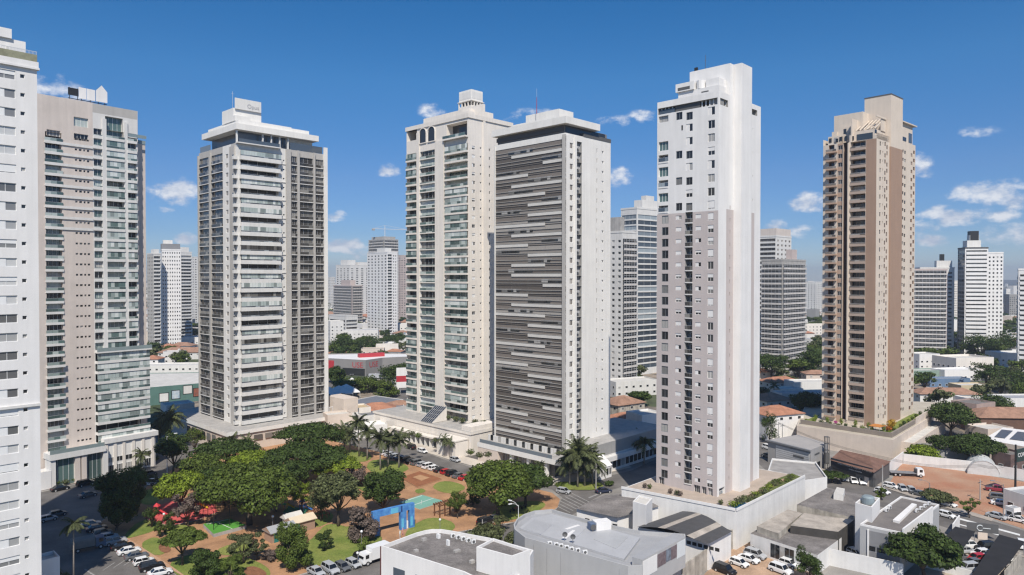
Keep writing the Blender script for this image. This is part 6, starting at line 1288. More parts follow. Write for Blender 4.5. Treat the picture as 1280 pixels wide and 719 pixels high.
def flat(name, label, cat, c, w, d, h, rz, wm, rm, group=None, par=.6, tank=False, nwin=True):
    t = empty(name, None, cat, (c[0], c[1], 0), rz, group)
    if label: t['label'] = label
    mb = MB(); mb.box(-w / 2, w / 2, -d / 2, d / 2, 0, h, wm); mb.build('wall', t); mb = MB(); mb.face([(-w / 2 + .2, -d / 2 + .2, h + .01), (w / 2 - .2, -d / 2 + .2, h + .01), (w / 2 - .2, d / 2 - .2, h + .01), (-w / 2 + .2, d / 2 - .2, h + .01)], rm); mb.build('roof', t)
    mb = MB(); z = h + .003
    mb.box(-w / 2, w / 2, -d / 2, -d / 2 + .2, z, z + par, wm); mb.box(-w / 2, w / 2, d / 2 - .2, d / 2, z, z + par, wm); mb.box(-w / 2, -w / 2 + .2, -d / 2 + .203, d / 2 - .203, z, z + par, wm); mb.box(w / 2 - .2, w / 2, -d / 2 + .203, d / 2 - .203, z, z + par, wm); mb.build('parapet', t)
    if tank: mb = MB(); mb.tube([(w * .2, d * .2, h + .02), (w * .2, d * .2, h + 1.5), (w * .2, d * .2, h + 1.8)], [.9, .9, .6], pick([mat('tank_blue', (.22, .27, .29), .5, .1), rooflight]), 10); mb.build('water_tank', t)
    if nwin:
        for fl in range(max(1, int(h / 3.2))):
            for side in (-1, 1):
                n = max(2, int(w / 3.5))
                for k in range(n): child('window', WH, t, (-w / 2 + w * (k + .5) / n, side * (d / 2 + .01), fl * 3.1 + 1.2), 0 if side < 0 else PI)
                n = max(1, int(d / 3.5))
                for k in range(n): child('window', WH, t, (side * (w / 2 + .01), -d / 2 + d * (k + .5) / n, fl * 3.1 + 1.2), PI / 2 if side > 0 else -PI / 2)
    return t
OCC = []      # footprints taken by hand-placed things: (x, y, radius)
def gp(px, py, z=0): p = G(px, py, z); return (p.x, p.y)
def occ(px, py, r): p = G(px, py); OCC.append((p.x, p.y, r))
# ---------------------------------------------------------------- middle distance, placed by eye
def mid():
    ww = mat('warehouse_green', (.10, .19, .165), .8, .08, .3, streak=.1)
    # green warehouse with posters, left gap
    t, lp, o = low('warehouse', 'long green walled warehouse with pale roof and framed posters on its side', 'warehouse', [(184, 485.5), (262, 479), (262, 466), (184, 467)], 8.0, ww, rooflight, .3)
    A, B = loc2(o, 184, 485.5, 8), loc2(o, 262, 479, 8); L0 = (Vector(A) - Vector(B)).length; pr = mat('poster_photo', (.30, .25, .22), .7, col2=(.06, .06, .07), scale=1.2)
    rp = mat('poster_red', (.35, .10, .06), .7, col2=(.15, .08, .06), scale=1.2); bp_ = mat('poster_blue', (.25, .38, .5), .7, col2=(.6, .62, .62), scale=.8)
    for u, w, z, m in ((.19, 3.6, 1.4, white2), (.385, 3.2, 2.2, bp_), (.57, 3.6, 4.0, white), (.735, 3.6, 2.4, rp)): on_wall(t, A, B, [(L0 * u - .3, L0 * u + w + .3, z - .3, z + 3.9, black, .06), ], 'poster_frame'); on_wall(t, A, B, [(L0 * u, L0 * u + w, z, z + 3.6, m, .09)], 'poster')
    flat('shed', 'plain white store with low walls in front of the green warehouse', 'store', gp(222, 520), 11, 9, 5, .7, white, rooflight)
    flat('shed', 'long white low building with small windows behind the green warehouse', 'store', gp(222, 470), 44, 14, 6.5, .12, white, rooflight)
    house('house', 'brown tile roofed house behind the long white low building', 'house', gp(232, 448), 34, 14, 5, .1, offwhite, tile2)
    flat('shed', 'grey roofed store beyond the brown tile roofed house', 'store', gp(236, 430), 30, 16, 6, .1, white, roofgrey)
    flat('office_building', 'white modern building with dark balcony slots left of the far trees', 'office building', gp(194, 424), 18, 14, 15, .5, white2, rooflight)
    flat('shopping_centre', 'large dark brown flat building below the punched-window block', 'commercial building', gp(212, 414), 46, 22, 12, .1, grey, roofgrey)
    for p in ((222, 520, 10), (215, 490, 24), (240, 490, 22), (222, 470, 22), (232, 448, 18), (236, 430, 17), (194, 424, 14), (212, 414, 26)): occ(*p)
    # supermarket with red letters, second gap
    t, lp, o = low('supermarket', 'grey walled supermarket with red letters and a white roof among trees', 'supermarket', [(408, 449), (457, 451.5), (478, 448.5), (530, 446), (530, 443), (458, 442.5), (408, 443.5)], 9.0, mat('store_grey', (.24, .23, .225), .8, .06, .3), white2, .6)
    A, B = loc2(o, 408, 449, 9), loc2(o, 457, 451.5, 9); L0 = (Vector(A) - Vector(B)).length; red = mat('sign_red', (.42, .04, .05), .5, .08)
    on_wall(t, A, B, [(0, L0 * .2, .2, 8.4, red, .08)], 'red_panel'); on_wall(t, A, B, [(L0 * .42, L0 * .98, .2, 4.4, g_dark, .08)], 'shop_window'); edge_text(t, A, B, L0 * .66, 4.9, 4.6, 'USE', red)
    A2, B2 = B, loc2(o, 478, 448.5, 9); edge_text(t, A2, B2, 3, 4.9, 4.6, 'USE', red)
    p = G(464, 446, 9) - o; mb = MB(); mb.box(-8, 8, -2, 2, 0, 2.2, red); mb.build('red_roof_sign', t, (p.x, p.y, 9.02), .5)
    for k in range(8): occ(412 + k * 15, 466, 18); occ(412 + k * 15, 474, 12)
    # blue grey roof hall and tents
    t, lp, o = low('hall', 'low hall with wide blue grey roof below the line of trees', 'hall', [(413, 508), (455, 521), (506, 513), (504, 500), (470, 495), (430, 503)], 6.0, offwhite, mat('blue_grey_roof', (.17, .175, .19), .6, .07, .2, fine=.05), .2)
    for x, y in ((420, 510), (440, 510), (462, 508), (485, 505), (500, 505)): occ(x, y, 14)
    for i, (x, y, w, lab) in enumerate(((424, 499, 11, 'white pyramid tent by the left end of the blue grey hall'), (433, 497, 11, 'white pyramid tent, second from the left edge tower, touching another tent'), (412, 501, 9, 'white tent partly hidden by the glazed tower edge'), (440, 488, 8, 'small white tent among the trees beyond the other tents'))):
        c = G(x, y, 0); t = empty('tent', lab, 'tent', (c.x, c.y, 0), .4); mb = MB(); a = w / 2; z = 3.4
        for p, q in (((-a, -a), (a, -a)), ((a, -a), (a, a)), ((a, a), (-a, a)), ((-a, a), (-a, -a))): mb.face([(*p, z), (*q, z), (0, 0, z + 3.2)], white2); mb.face([(*p, z - .5), (*q, z - .5), (*q, z), (*p, z)], white2)
        mb.build('canopy', t)
        for p in ((-a, -a), (a, -a), (a, a), (-a, a)): mb = MB(); mb.tube([(*p, 0), (*p, z)], .08, frame_w, 5); mb.build('post', t)
        occ(x, y, 8)
    house('house', 'orange tile roofed house in front of the blue grey hall', 'house', gp(471, 529), 17, 13, 5.5, .25, cream, tile); house('house', 'small reddish tile roofed house beside the cream tower base', 'house', gp(499, 523), 12, 9, 5.5, .35, offwhite, tile2)
    flat('house', 'cream house with a thatch coloured roof terrace behind the palms', 'house', gp(442, 534), 11, 9, 7.5, .5, cream, mat('straw_roof', (.46, .36, .22), .9, .12)); flat('house', 'white walled house with round white awnings behind the park palms', 'house', gp(455, 545), 16, 8, 4, .3, white, white2)
    flat('house', 'plain white wall house beside the hat-roofed tower podium', 'house', gp(422, 545), 9, 7, 8, .5, stone, rooflight)
    t = empty('billboard', 'white billboard with a red stripe beside the cream tower', 'billboard', G(508, 492, 0), .3); mb = MB(); mb.box(-5, 5, -.3, .3, 3, 13, white2); mb.box(-5.02, 5.02, -.33, -.303, 6, 9, mat('sign_red', (.42, .04, .05), .5)); mb.build('panel', t); mb = MB(); mb.tube([(-3, 0, 0), (-3, 0, 3)], .3, midgrey, 6); mb.tube([(3, 0, 0), (3, 0, 3)], .3, midgrey, 6); mb.build('post', t)
    for p in ((471, 529, 11), (499, 523, 9), (442, 534, 9), (455, 545, 9), (422, 545, 8), (508, 492, 6)): occ(*p)
    flat('office_building', 'white concrete block with tall blank side in the gap, below the unfinished brick block', 'office building', gp(419, 428), 12, 12, 19, .5, white, rooflight); flat('office_building', 'wide pale building with a row of windows in the middle of the gap', 'office building', gp(452, 428), 30, 16, 11, .15, offwhite, roofgrey); flat('office_building', 'bright white low building with battlement edge under the grey unfinished tower', 'office building', gp(491, 416), 38, 14, 9, .1, white, rooflight)
    for p in ((419, 428, 12), (452, 428, 17), (491, 416, 20)): occ(*p)
    # third gap
    flat('office_building', 'long low pale building with dark window strip between the dark tower and white tower', 'office building', gp(788, 493), 24, 12, 7, .4, offwhite, rooflight); house('house', 'long brown tile roofed house in the narrow gap', 'house', gp(777, 520), 15, 12, 6, .6, oldwall, tile2); house('house', 'bright orange tile roofed house in the narrow gap, nearest the street', 'house', gp(778, 540), 12, 9, 5.5, .6, white, tile); flat('office_building', 'white building with wide dark windows against the white and taupe tower', 'office building', gp(806, 548), 10, 9, 9, .5, white2, rooflight); flat('shed', 'pale green store beside the dark palms in the narrow gap', 'store', gp(798, 558), 8, 6, 5, .5, mat('pale_green', (.22, .30, .25), .8, .08), rooflight)
    for p in ((788, 493, 14), (777, 520, 10), (778, 540, 9), (806, 548, 8), (798, 558, 6)): occ(*p)
    # fourth gap
    house('house', 'white two storey house with orange tile hip roof, left of the brown tower podium', 'house', gp(968, 543), 16, 12, 8.5, .35, white2, tile, rh=2.4); house('house', 'house with orange tile roof behind the white two storey house', 'house', gp(974, 488), 18, 10, 5, .3, cream, tile); house('house', 'long house with faded tile roof beside the white two storey house', 'house', gp(962, 512), 14, 12, 5, .4, offwhite, tile2)
    flat('shed', 'white flat hall behind the trees, left of the brown tower', 'hall', gp(1012, 492), 22, 10, 6, .12, white, rooflight); flat('shed', 'grey metal roofed store left of the brown tower', 'store', gp(1005, 506), 26, 9, 5.5, .12, offwhite, roofgrey); flat('shed', 'low cream wall house between tiled houses and the grey metal roof', 'house', gp(983, 499), 12, 9, 5, .2, cream, rooflight); flat('office_building', 'long cream block with small windows far behind the dark trees', 'office building', gp(1013, 418), 34, 12, 10, .1, cream, rooflight)
    for p in ((968, 543, 11), (974, 488, 11), (962, 512, 10), (1012, 492, 16), (1005, 506, 14), (983, 499, 9), (1013, 418, 22)): occ(*p)
    # right of the brown tower
    t, lp, o = low('workshop', 'white roofed workshop with two dark solar panel fields behind the red lot', 'workshop', [(1229, 549), (1254, 534.5), (1300, 540), (1300, 562)], 5.5, stone, white2, .0)
    for pl in ([(1243, 546.5), (1252, 537.3), (1266, 538.8), (1256, 548.2)], [(1262, 549.2), (1272, 539.8), (1290, 542), (1280, 551.5)]): mb = MB(); mb.prism([loc2(o, x, y, 5.6) for x, y in pl], 5.55, 5.72, mat('solar_panel', (.06, .065, .075), .3, .2, 2)); mb.build('solar_panels', t)
    house('house', 'long building with reddish brown tiled roof behind the solar panel workshop', 'house', gp(1272, 540), 34, 13, 6.5, -.08, mat('dark_brick', (.12, .07, .05), .85, .15), tile2, win_=False); house('house', 'white walled house with long brown tile roof right of the brown tower', 'house', gp(1180, 507), 26, 10, 6.0, -.06, white, tile2); flat('house', 'two storey house with brown balcony front among trees', 'house', gp(1216, 530), 12, 10, 8.5, .45, mat('dull_rose', (.36, .28, .25), .8, .1), roofdark); flat('shed', 'small white house with flat roofs beside the two storey balcony house', 'house', gp(1221, 512), 14, 10, 5, .1, white2, rooflight)
    flat('commercial_building', 'large cream flat-roofed building with arched windows, right of the brown tower', 'commercial building', gp(1203, 466), 27, 18, 9, .22, cream, rooflight, par=1.2); flat('commercial_building', 'white sloping roofed hall in front of the large cream building', 'hall', gp(1194, 474), 24, 10, 5.5, .22, white2, white2); flat('house', 'white flat roofed house close to the brown tower, above the street', 'house', gp(1153, 460), 15, 12, 9, .2, white2, rooflight); flat('shop', 'blue fronted shop on the street right of the brown tower', 'shop', gp(1182, 484), 22, 7, 4.5, .05, mat('shop_blue', (.12, .19, .30), .7, .1), roofgrey); flat('shed', 'pale wall compound at the right edge below the banded tower', 'store', gp(1272, 458), 34, 14, 9, .05, offwhite, white); flat('shop', 'small blue walled shop under the trees at the right', 'shop', gp(1254, 458), 12, 8, 8, .05, mat('shop_blue', (.12, .19, .30)), roofgrey)
    flat('shed', 'beige house with stepped walls right of the blue fronted shop', 'house', gp(1212, 494), 16, 9, 5, .1, mat('pale_yellow', (.50, .42, .28), .8, .1), rooflight); flat('house', 'white stepped house with grey roofs near the right edge', 'house', gp(1270, 514), 18, 11, 6, .05, white, roofgrey); flat('shed', 'green walled store touching the right side of the brown tower', 'store', gp(1155, 474), 20, 9, 5, .1, mat('pale_green', (.22, .30, .25)), rooflight); flat('shed', 'grey roofed garage right of the round treetop behind the ramp', 'store', gp(1236, 548), 12, 9, 4, .3, stone, rooflight)
    flat('shed', 'low brown shed with flat roof behind the red lot wall', 'store', gp(1262, 588), 7, 6, 5, .3, mat('dull_brown', (.13, .085, .075), .85, .15), roofdark); flat('shed', 'grey flat roofed carport behind the left end of the red lot wall', 'carport', gp(1190, 573), 18, 9, 3, -.2, grey, roofdark, nwin=False)
    for p in ((1272, 540, 18), (1255, 548, 16), (1180, 507, 14), (1216, 530, 8), (1221, 512, 9), (1203, 470, 24), (1192, 474, 18), (1153, 460, 11), (1182, 484, 12), (1272, 458, 19), (1254, 458, 8), (1212, 494, 9), (1270, 514, 11), (1155, 474, 11), (1236, 548, 8), (1262, 588, 6), (1190, 573, 10)): occ(*p)
    # plastic tunnel greenhouse and sign pole
    c = G(1228, 591, 0); t = empty('greenhouse', 'white plastic tunnel greenhouse behind the red lot wall', 'greenhouse', (c.x, c.y, 0), math.radians(-28)); mb = MB(); n = 12; pm = mat('white_film', (.55, .56, .55), .4, .12, .8)
    for k in range(n):
        a, b = PI * k / n, PI * (k + 1) / n
        mb.face([(-4 * math.cos(a), -3.2, 4.2 * math.sin(a)), (-4 * math.cos(b), -3.2, 4.2 * math.sin(b)), (-4 * math.cos(b), 5.5, 4.2 * math.sin(b)), (-4 * math.cos(a), 5.5, 4.2 * math.sin(a))], pm)
    mb.face([(-4 * math.cos(PI * k / n), -3.2, 4.2 * math.sin(PI * k / n)) for k in range(n + 1)], pm); mb.sm = False; mb.build('film', t)
    for y in (-3.25, 0, 3, 5.55): mb = MB(); mb.tube([(-4.05 * math.cos(PI * k / n), y, 4.25 * math.sin(PI * k / n)) for k in range(n + 1)], .06, alu, 4, False); mb.build('hoop', t)
    c = G(1269, 622, 0); t = empty('pole_sign', 'tall black pole carrying a dark sign with white letters at the right edge', 'sign', (c.x, c.y, 0)); mb = MB(); mb.tube([(0, 0, 0), (0, 0, 14)], [.28, .22], black, 8); mb.build('pole', t); mb = MB(); mb.box(.3, 5.2, -.2, .2, 9.3, 12.6, mat('dark_green_sign', (.03, .05, .045), .5, .1)); s_ = mb.build('sign_panel', t, (0, 0, 0), .5)
    o = child('lettering', text_mesh('CORT', 1.5, white2, .02), s_); o.location = (.6, -.25, 10.6); o.rotation_euler = (PI / 2, 0, 0)
    # kiosk-like white posts right of the lot
    flat('guard_booth', 'white guard booth with grey canopy at the right edge by the avenue', 'guard booth', gp(1266, 650), 2.2, 2.2, 3.0, .3, white2, roofgrey, par=.2); flat('canopy_shop', 'low grey canopy building at the right edge beyond the avenue', 'shop', gp(1290, 640), 9, 8, 4.5, .3, offwhite, roofgrey)
    # house behind T1 / T2 street: corner pavilion bottom left
    flat('gatehouse', 'small white gatehouse in shade at the foot of the left edge tower', 'gatehouse', gp(52, 738), 5, 4, 5.6, .8, white2, rooflight, nwin=False); flat('gatehouse', 'white gatehouse between the left edge tower and the tan tower', 'gatehouse', gp(48, 612), 5, 4, 4.4, .9, white2, rooflight, nwin=False)
mid()
# ---------------------------------------------------------------- random town further out
def blocked(x, y, r):
    for a, b, c in OCC:
        if (x - a) ** 2 + (y - b) ** 2 < (r + c) ** 2: return True
    for T in TOWERS:
        M = T.root.location; dx, dy = x - M.x, y - M.y; u = dx * T.dr.x + dy * T.dr.y; v = dx * T.dl.x + dy * T.dl.y
        if -r - 3 < u < T.R + r + 3 and -r - 3 < v < T.L + r + 3: return True
    return False
GAPS = [(186, 249, 500, 'between the tan and hat-roofed towers'), (410, 509, 528, 'between the hat-roofed and cream towers'), (763, 820, 500, 'between the dark and white-taupe towers'), (951, 1028, 520, 'between the white-taupe and brown towers'), (1144, 1290, 560, 'right of the brown tower')]
def far_zone(i, D):
    band = 'near end' if D < 330 else ('middle' if D < 480 else ('far part' if D < 720 else ('skyline edge' if D < 1150 else 'hazy distance')))
    return f'{band} {GAPS[i][3]}'
def town():
    rr = random.Random(21); roofs = []; nh = nt_ = 0
    cells = []
    D = 262.0
    while D < 2300:
        step = 10.5 + D * .0145
        for i, (a, b, ymax, _) in enumerate(GAPS):
            x0, x1 = (a - 640) / FPX * D, (b - 640) / FPX * D; x = x0 + rr.uniform(0, step)
            y = 347 + CH * FPX / D
            if y > ymax: continue
            while x < x1: cells.append((D + rr.uniform(-.3, .3) * step, x, i)); x += step * rr.uniform(.9, 1.4)
        D += step * .95
    stuffh = MB(); stufft = []
    for D, x, i in cells:
        k = rr.random(); z = far_zone(i, D)
        if i == 4 and 300 < D < 470 and k < .5: k = .9
        w, d = rr.uniform(8, 17), rr.uniform(7, 13)
        if k < .50:
            if blocked(x, D, 7): continue
            rz = .78 if rr.random() < .3 else rr.uniform(-.1, .3)
            wm = rr.choice([white, white2, offwhite, cream, beige, grey, stone]); typ = rr.random()
            if D > 1000: w *= 1.7; d *= 1.5
            if nh < 250:
                nh += 1; vis = D < 600
                if typ < .45:
                    rm = rr.choice([tile, tile, tile2, tile2]); t = house('house', None, 'house', (x, D), w, d, rr.uniform(3.4, 6.5), rz, wm, rm, 'houses of the town', win_=vis); auto(t, ('orange' if rm is tile else 'brown') + ' tile roofed house', 'house', z, 'houses of the town')
                elif typ < .85:
                    h = rr.uniform(4, 9) if rr.random() < .8 else rr.uniform(10, 18); rm = rr.choice([rooflight, roofgrey, white, roofold, roofdark]); t = flat('house', None, 'house', (x, D), w, d, h, rz, wm, rm, 'flat roofed buildings of the town', nwin=vis, tank=rr.random() < .4); auto(t, {'dark_fibre_roof': 'dark roofed', 'light_roof': 'pale roofed', 'grey_metal_roof': 'grey roofed', 'white_paint': 'white roofed', 'stained_fibre_cement': 'stained roofed'}[rm.name] + ' flat house', 'house', z, 'flat roofed buildings of the town')
                else:
                    t = house('shed', None, 'shed', (x, D), w * 1.4, d * 1.3, rr.uniform(5, 7), rz, wm, rr.choice([roofgrey, rooflight]), 'sheds of the town', hip=False, rh=1.6, win_=vis); auto(t, 'gabled metal roofed shed', 'shed', z, 'sheds of the town')
            else:
                h = rr.uniform(4, 12); c, s = math.cos(rz), math.sin(rz); stuffh.prism([(x + a * c - b * s, D + a * s + b * c) for a, b in ((-w / 2, -d / 2), (w / 2, -d / 2), (w / 2, d / 2), (-w / 2, d / 2))], 0, h, wm, rr.choice([rooflight, roofgrey, tile, tile2, white]))
        elif k < .93:
            if blocked(x, D, 2.5): continue
            for q in range(1 if D < 400 else 2):
                xx, yy = x + rr.uniform(-4, 4), D + rr.uniform(-4, 4); s = rr.uniform(.7, 1.35)
                if nt_ < 290:
                    nt_ += 1; mk = rr.choice(['far0', 'far1', 'far2', 'far3']); lod = ''
                    tree('tree', (xx, yy), TP[mk], {'far0': 'dark green', 'far1': 'mid green', 'far2': 'olive green', 'far3': 'dark spreading'}[mk] + ' tree', z, 'trees of the town', s=s)
                else: stufft.append((xx, yy, s))
    # the distant town that nobody could count
    D = 1150
    while D < 4200:
        step = 14 + D * .012; x = -D * .78
        while x < D * .80:
            px = 640 + FPX * x / D
            if any(a - 6 < px < b + 6 for a, b, _, _ in GAPS) or rr.random() < .12:
                k = rr.random(); xx, yy = x, D + rr.uniform(-.5, .5) * step
                if k < .30:
                    w, d, h = rr.uniform(9, 26), rr.uniform(9, 20), rr.uniform(3.5, 9) if rr.random() < .9 else rr.uniform(12, 40); c, s = math.cos(.5), math.sin(.5)
                    stuffh.prism([(xx + a * c - b * s, yy + a * s + b * c) for a, b in ((-w / 2, -d / 2), (w / 2, -d / 2), (w / 2, d / 2), (-w / 2, d / 2))], 0, h, rr.choice([white, offwhite, cream, grey]), rr.choice([rooflight, roofgrey, tile, tile2, white]))
                elif k < .85: stufft.append((xx, yy, rr.uniform(.9, 1.6)))
            x += step * rr.uniform(.8, 1.5)
        D += step
    o = stuffh.build('distant_buildings'); tag(o, 'pale houses and blocks spread over the distant town below the horizon', 'distant town', kind='stuff')
    mb = MB(); rr2 = random.Random(5)
    for xx, yy, s in stufft:
        m = rr2.choice([lf_dark, lf_dark, lf_mid, lf_olive]); n = 90 if yy < 900 else (40 if yy < 1800 else 20); sz = .9 if yy < 900 else (1.5 if yy < 1800 else 2.4)
        leaf_cluster(mb, (xx, yy, 4.5 * s), (5.5 * s, 5.5 * s, 3.6 * s), n, sz, m, rr2)
    o = mb.build('distant_trees'); tag(o, 'dark green treetops mixed among the houses of the distant town', 'distant trees', kind='stuff')
for i, (k, m) in enumerate((('round', lf_dark), ('round', lf_mid), ('bushy', lf_olive), ('umbrella', lf_dark))): TP[f'far{i}'] = crown_meshes(k, 11, 7 if k != 'umbrella' else 5.5, 2.5, 50 + i, 900, .55, m, bark, 10)
town()
# ================================================================ trees of the park and streets
def ptree(px, py, top, wpx, kind, m, leaves=3200, desc='', zone=None, group='park trees', crown=None, size=None, bk=None, seed=None, name='tree', z0=.1, cat='tree'):
    p = G(px, py, z0); D = p.y; k = D / FPX; ztop = P(px, top, D).z; Ht = max(1.0, ztop - z0); w = wpx * k; ch = crown * Ht if crown else {'umbrella': .5, 'round': .72, 'bushy': .92, 'loose': .66}[kind] * Ht
    sd = seed or int(px * 7 + py); leaves = int(leaves * 2.2); size = (size or max(.22, min(.55, w * .042))) * .68
    me = crown_meshes(kind, w * 1.0, ch * 1.02, Ht - ch, sd, leaves, size, m, bk or bark, 40 if w > 12 else (30 if w > 9 else (20 if w > 5 else 12)))
    return tree(name, p, me, desc, zone, group, cat)
def trees_park():
    T = ptree
    T(145, 663, 588, 52, 'bushy', lf_dark, 6000, 'broad dark tree standing in the shade at the left corner of the park'); T(166, 640, 584, 40, 'bushy', lf_mid, 3600, 'green tree just behind the dark shaded corner tree'); T(216, 592, 540, 44, 'round', lf_dark, 2600, 'dark street tree by the tall white lamp pole', group='street trees'); T(243, 568, 532, 26, 'round', lf_mid, 1300, 'round tree at the left end of the hat-roofed tower podium', group='street trees')
    T(190, 615, 590, 18, 'loose', lf_olive, 700, 'small loose tree right of the two dark trees at the tan tower street', group='street trees'); T(172, 598, 580, 22, 'bushy', lf_mid, 900, 'low green tree before the ground floor of the tan tower', group='street trees')
    T(188, 660, 634, 22, 'bushy', lf_dark, 900, 'dark bush before the red slide tower'); T(225, 642, 586, 60, 'round', lf_lime, 4200, 'yellow green tree over the red playground floor'); T(252, 614, 566, 52, 'round', lf_mid, 3600, 'mid green tree at the left end of the big tree cluster'); T(283, 592, 547, 82, 'umbrella', lf_dark, 4200, 'wide dark tree at the back of the cluster, below two small palms')
    T(312, 656, 572, 122, 'umbrella', lf_mid, 11000, 'largest spreading tree in the middle of the park, above the turf pitch', crown=.62); T(318, 606, 560, 62, 'umbrella', lf_lime, 4000, 'bright lime green tree crown behind the largest spreading tree'); T(280, 632, 580, 68, 'round', lf_dark, 4200, 'dark tree between the red playground and the largest spreading tree')
    T(385, 578, 526, 88, 'umbrella', lf_dark, 5200, 'broad dark flat-topped tree in front of the hat-roofed tower podium'); T(380, 604, 551, 110, 'umbrella', lf_dark, 6500, 'very wide dark tree just in front of the flat-topped one'); T(362, 622, 575, 50, 'round', lf_dark, 3200, 'dark tree right behind the largest spreading tree')
    T(420, 606, 568, 60, 'umbrella', lf_lime, 4200, 'lime green spreading tree left of the palm row'); T(423, 658, 586, 60, 'round', lf_olive, 4600, 'tall dull green tree with a forked bare trunk on the lawn', crown=.62); T(479, 642, 586, 55, 'round', lf_dark, 5000, 'dense round dark tree left of the teal court', crown=.8); T(455, 674, 631, 48, 'bushy', lf_dry, 3200, 'purplish bushy tree behind the left leg of the blue gateway')
    T(401, 652, 606, 34, 'round', lf_olive, 2200, 'smaller dull green tree left of the forked trunk tree'); T(377, 640, 600, 30, 'loose', lf_lime, 1500, 'loose light green tree beside the green playground mat'); T(445, 608, 583, 36, 'bushy', lf_dry, 1800, 'brownish bushy tree under the lime green spreading tree'); T(345, 640, 598, 40, 'round', lf_mid, 2600, 'green tree at the right side of the largest spreading tree')
    T(368, 712, 654, 46, 'bushy', lf_mid, 4500, 'leafy green tree in front of the kiosk roofs'); T(357, 686, 652, 30, 'loose', lf_mid, 1500, 'small leafy tree overlapping the grey kiosk roof'); T(405, 688, 663, 26, 'bushy', lf_dark, 1400, 'dark bush at the right end of the cream kiosk'); T(458, 694, 672, 26, 'loose', lf_mid, 800, 'small thin tree on the lawn left of the white truck'); T(340, 700, 686, 30, 'bushy', lf_dry, 1200, 'low brownish bush left of the leafy kiosk tree')
    T(228, 707, 658, 54, 'umbrella', lf_mid, 3800, 'flat-topped young tree on the lawn by the brick path', crown=.42); T(261, 720, 686, 48, 'bushy', lf_dark, 3800, 'dark round bush at the near corner of the park'); T(290, 724, 696, 32, 'bushy', lf_mid, 2200, 'brighter green bush right of the dark near corner bush'); T(305, 704, 667, 42, 'loose', lf_olive, 2400, 'open branched olive tree in the front lawn'); T(322, 700, 672, 30, 'loose', lf_olive, 1300, 'thin olive tree right of the open branched one')
    T(235, 658, 611, 40, 'loose', lf_dry, 2200, 'almost leafless purplish grey tree by the red playground', crown=.75); T(212, 664, 640, 20, 'bushy', lf_dark, 900, 'small dark bush at the edge of the red playground floor'); T(199, 672, 652, 15, 'bushy', lf_mid, 700, 'small green bush on the left lawn')
    T(622, 644, 568, 86, 'umbrella', lf_mid, 7500, 'large light green spreading tree at the right corner of the park', crown=.66); T(657, 632, 574, 62, 'umbrella', lf_dark, 5000, 'darker tree right behind the large spreading corner tree', crown=.66); T(572, 648, 613, 28, 'round', lf_mid, 1800, 'small round tree left of the large corner tree'); T(591, 632, 606, 22, 'bushy', lf_dark, 900, 'dark bush under the left side of the large corner tree')
    T(606, 694, 656, 56, 'bushy', lf_olive, 3600, 'olive street tree behind the curved roof of the office block', group='street trees'); T(640, 694, 667, 40, 'bushy', lf_olive, 2600, 'olive street tree right behind the white stair tower', group='street trees'); T(690, 722, 692, 58, 'bushy', lf_olive, 3400, 'olive tree between the office block and the curved grey building', group='street trees'); T(626, 664, 643, 22, 'round', lf_olive, 1000, 'small street tree beside the white curved lamp', group='street trees')
    T(1156, 722, 656, 88, 'round', lf_dark, 7500, 'large dark tree in front of the grey fronted building', group='street trees', crown=.8); T(1171, 630, 611, 42, 'umbrella', lf_olive, 2000, 'low wide tree on the kerb between the avenue and the red lot', group='street trees', crown=.7); T(1212, 647, 624, 24, 'loose', lf_mid, 900, 'small thin street tree on the avenue kerb', group='street trees'); T(1101, 625, 608, 15, 'bushy', lf_mid, 700, 'small bush tree beside the tank tower', group='street trees')
    T(1012, 726, 684, 36, 'bushy', lf_dark, 2600, 'dark shrub tree at the end of the dirt parking', group='street trees'); T(1152, 577, 557, 48, 'bushy', lf_lime, 2400, 'bright green low tree at the left end of the red lot wall', group='trees behind the red lot'); T(1176, 574, 540, 32, 'round', lf_dark, 2000, 'dark tree right of the bright green low tree', group='trees behind the red lot'); T(1220, 580, 538, 62, 'umbrella', lf_dark, 4200, 'wide dark tree behind the tunnel greenhouse', group='trees behind the red lot', crown=.7); T(1199, 566, 545, 40, 'bushy', lf_dark, 2000, 'dark tree between the two dark trees behind the red lot', group='trees behind the red lot'); T(1188, 546, 501, 56, 'round', lf_dark, 3200, 'tall tree beside the ramp wing of the beige podium', group='trees behind the red lot')
    T(985, 592, 577, 34, 'bushy', lf_dark, 1500, 'low dark shrub before the grey corner shop', group='street trees'); T(1040, 603, 589, 36, 'umbrella', lf_dark, 1500, 'low dark tree in front of the black fronted shop', group='street trees'); T(962, 554, 514, 24, 'bushy', lf_dark, 1500, 'dark tree in front of the white two storey house', group='street trees'); T(991, 540, 515, 22, 'bushy', lf_mid, 1200, 'green tree at the right side of the white two storey house', group='street trees'); T(1010, 527, 488, 42, 'round', lf_dark, 2600, 'dark tree mass left of the brown tower balconies', group='street trees'); T(1000, 513, 490, 30, 'round', lf_mid, 1400, 'green tree behind the white two storey house', group='street trees')
    T(1245, 527, 494, 56, 'bushy', lf_dark, 2600, 'dark tree behind the reddish tiled long building', group='trees right of the brown tower'); T(1224, 500, 482, 28, 'bushy', lf_mid, 1000, 'green tree by the beige stepped house', group='trees right of the brown tower'); T(1232, 490, 452, 34, 'loose', lf_dark, 1400, 'tall dark tree right of the big cream building', group='trees right of the brown tower'); T(1268, 489, 462, 44, 'bushy', lf_dark, 1500, 'dark tree near the right edge in front of the pale compound', group='trees right of the brown tower'); T(1280, 505, 480, 40, 'bushy', lf_mid, 1200, 'green tree cut by the right edge', group='trees right of the brown tower')
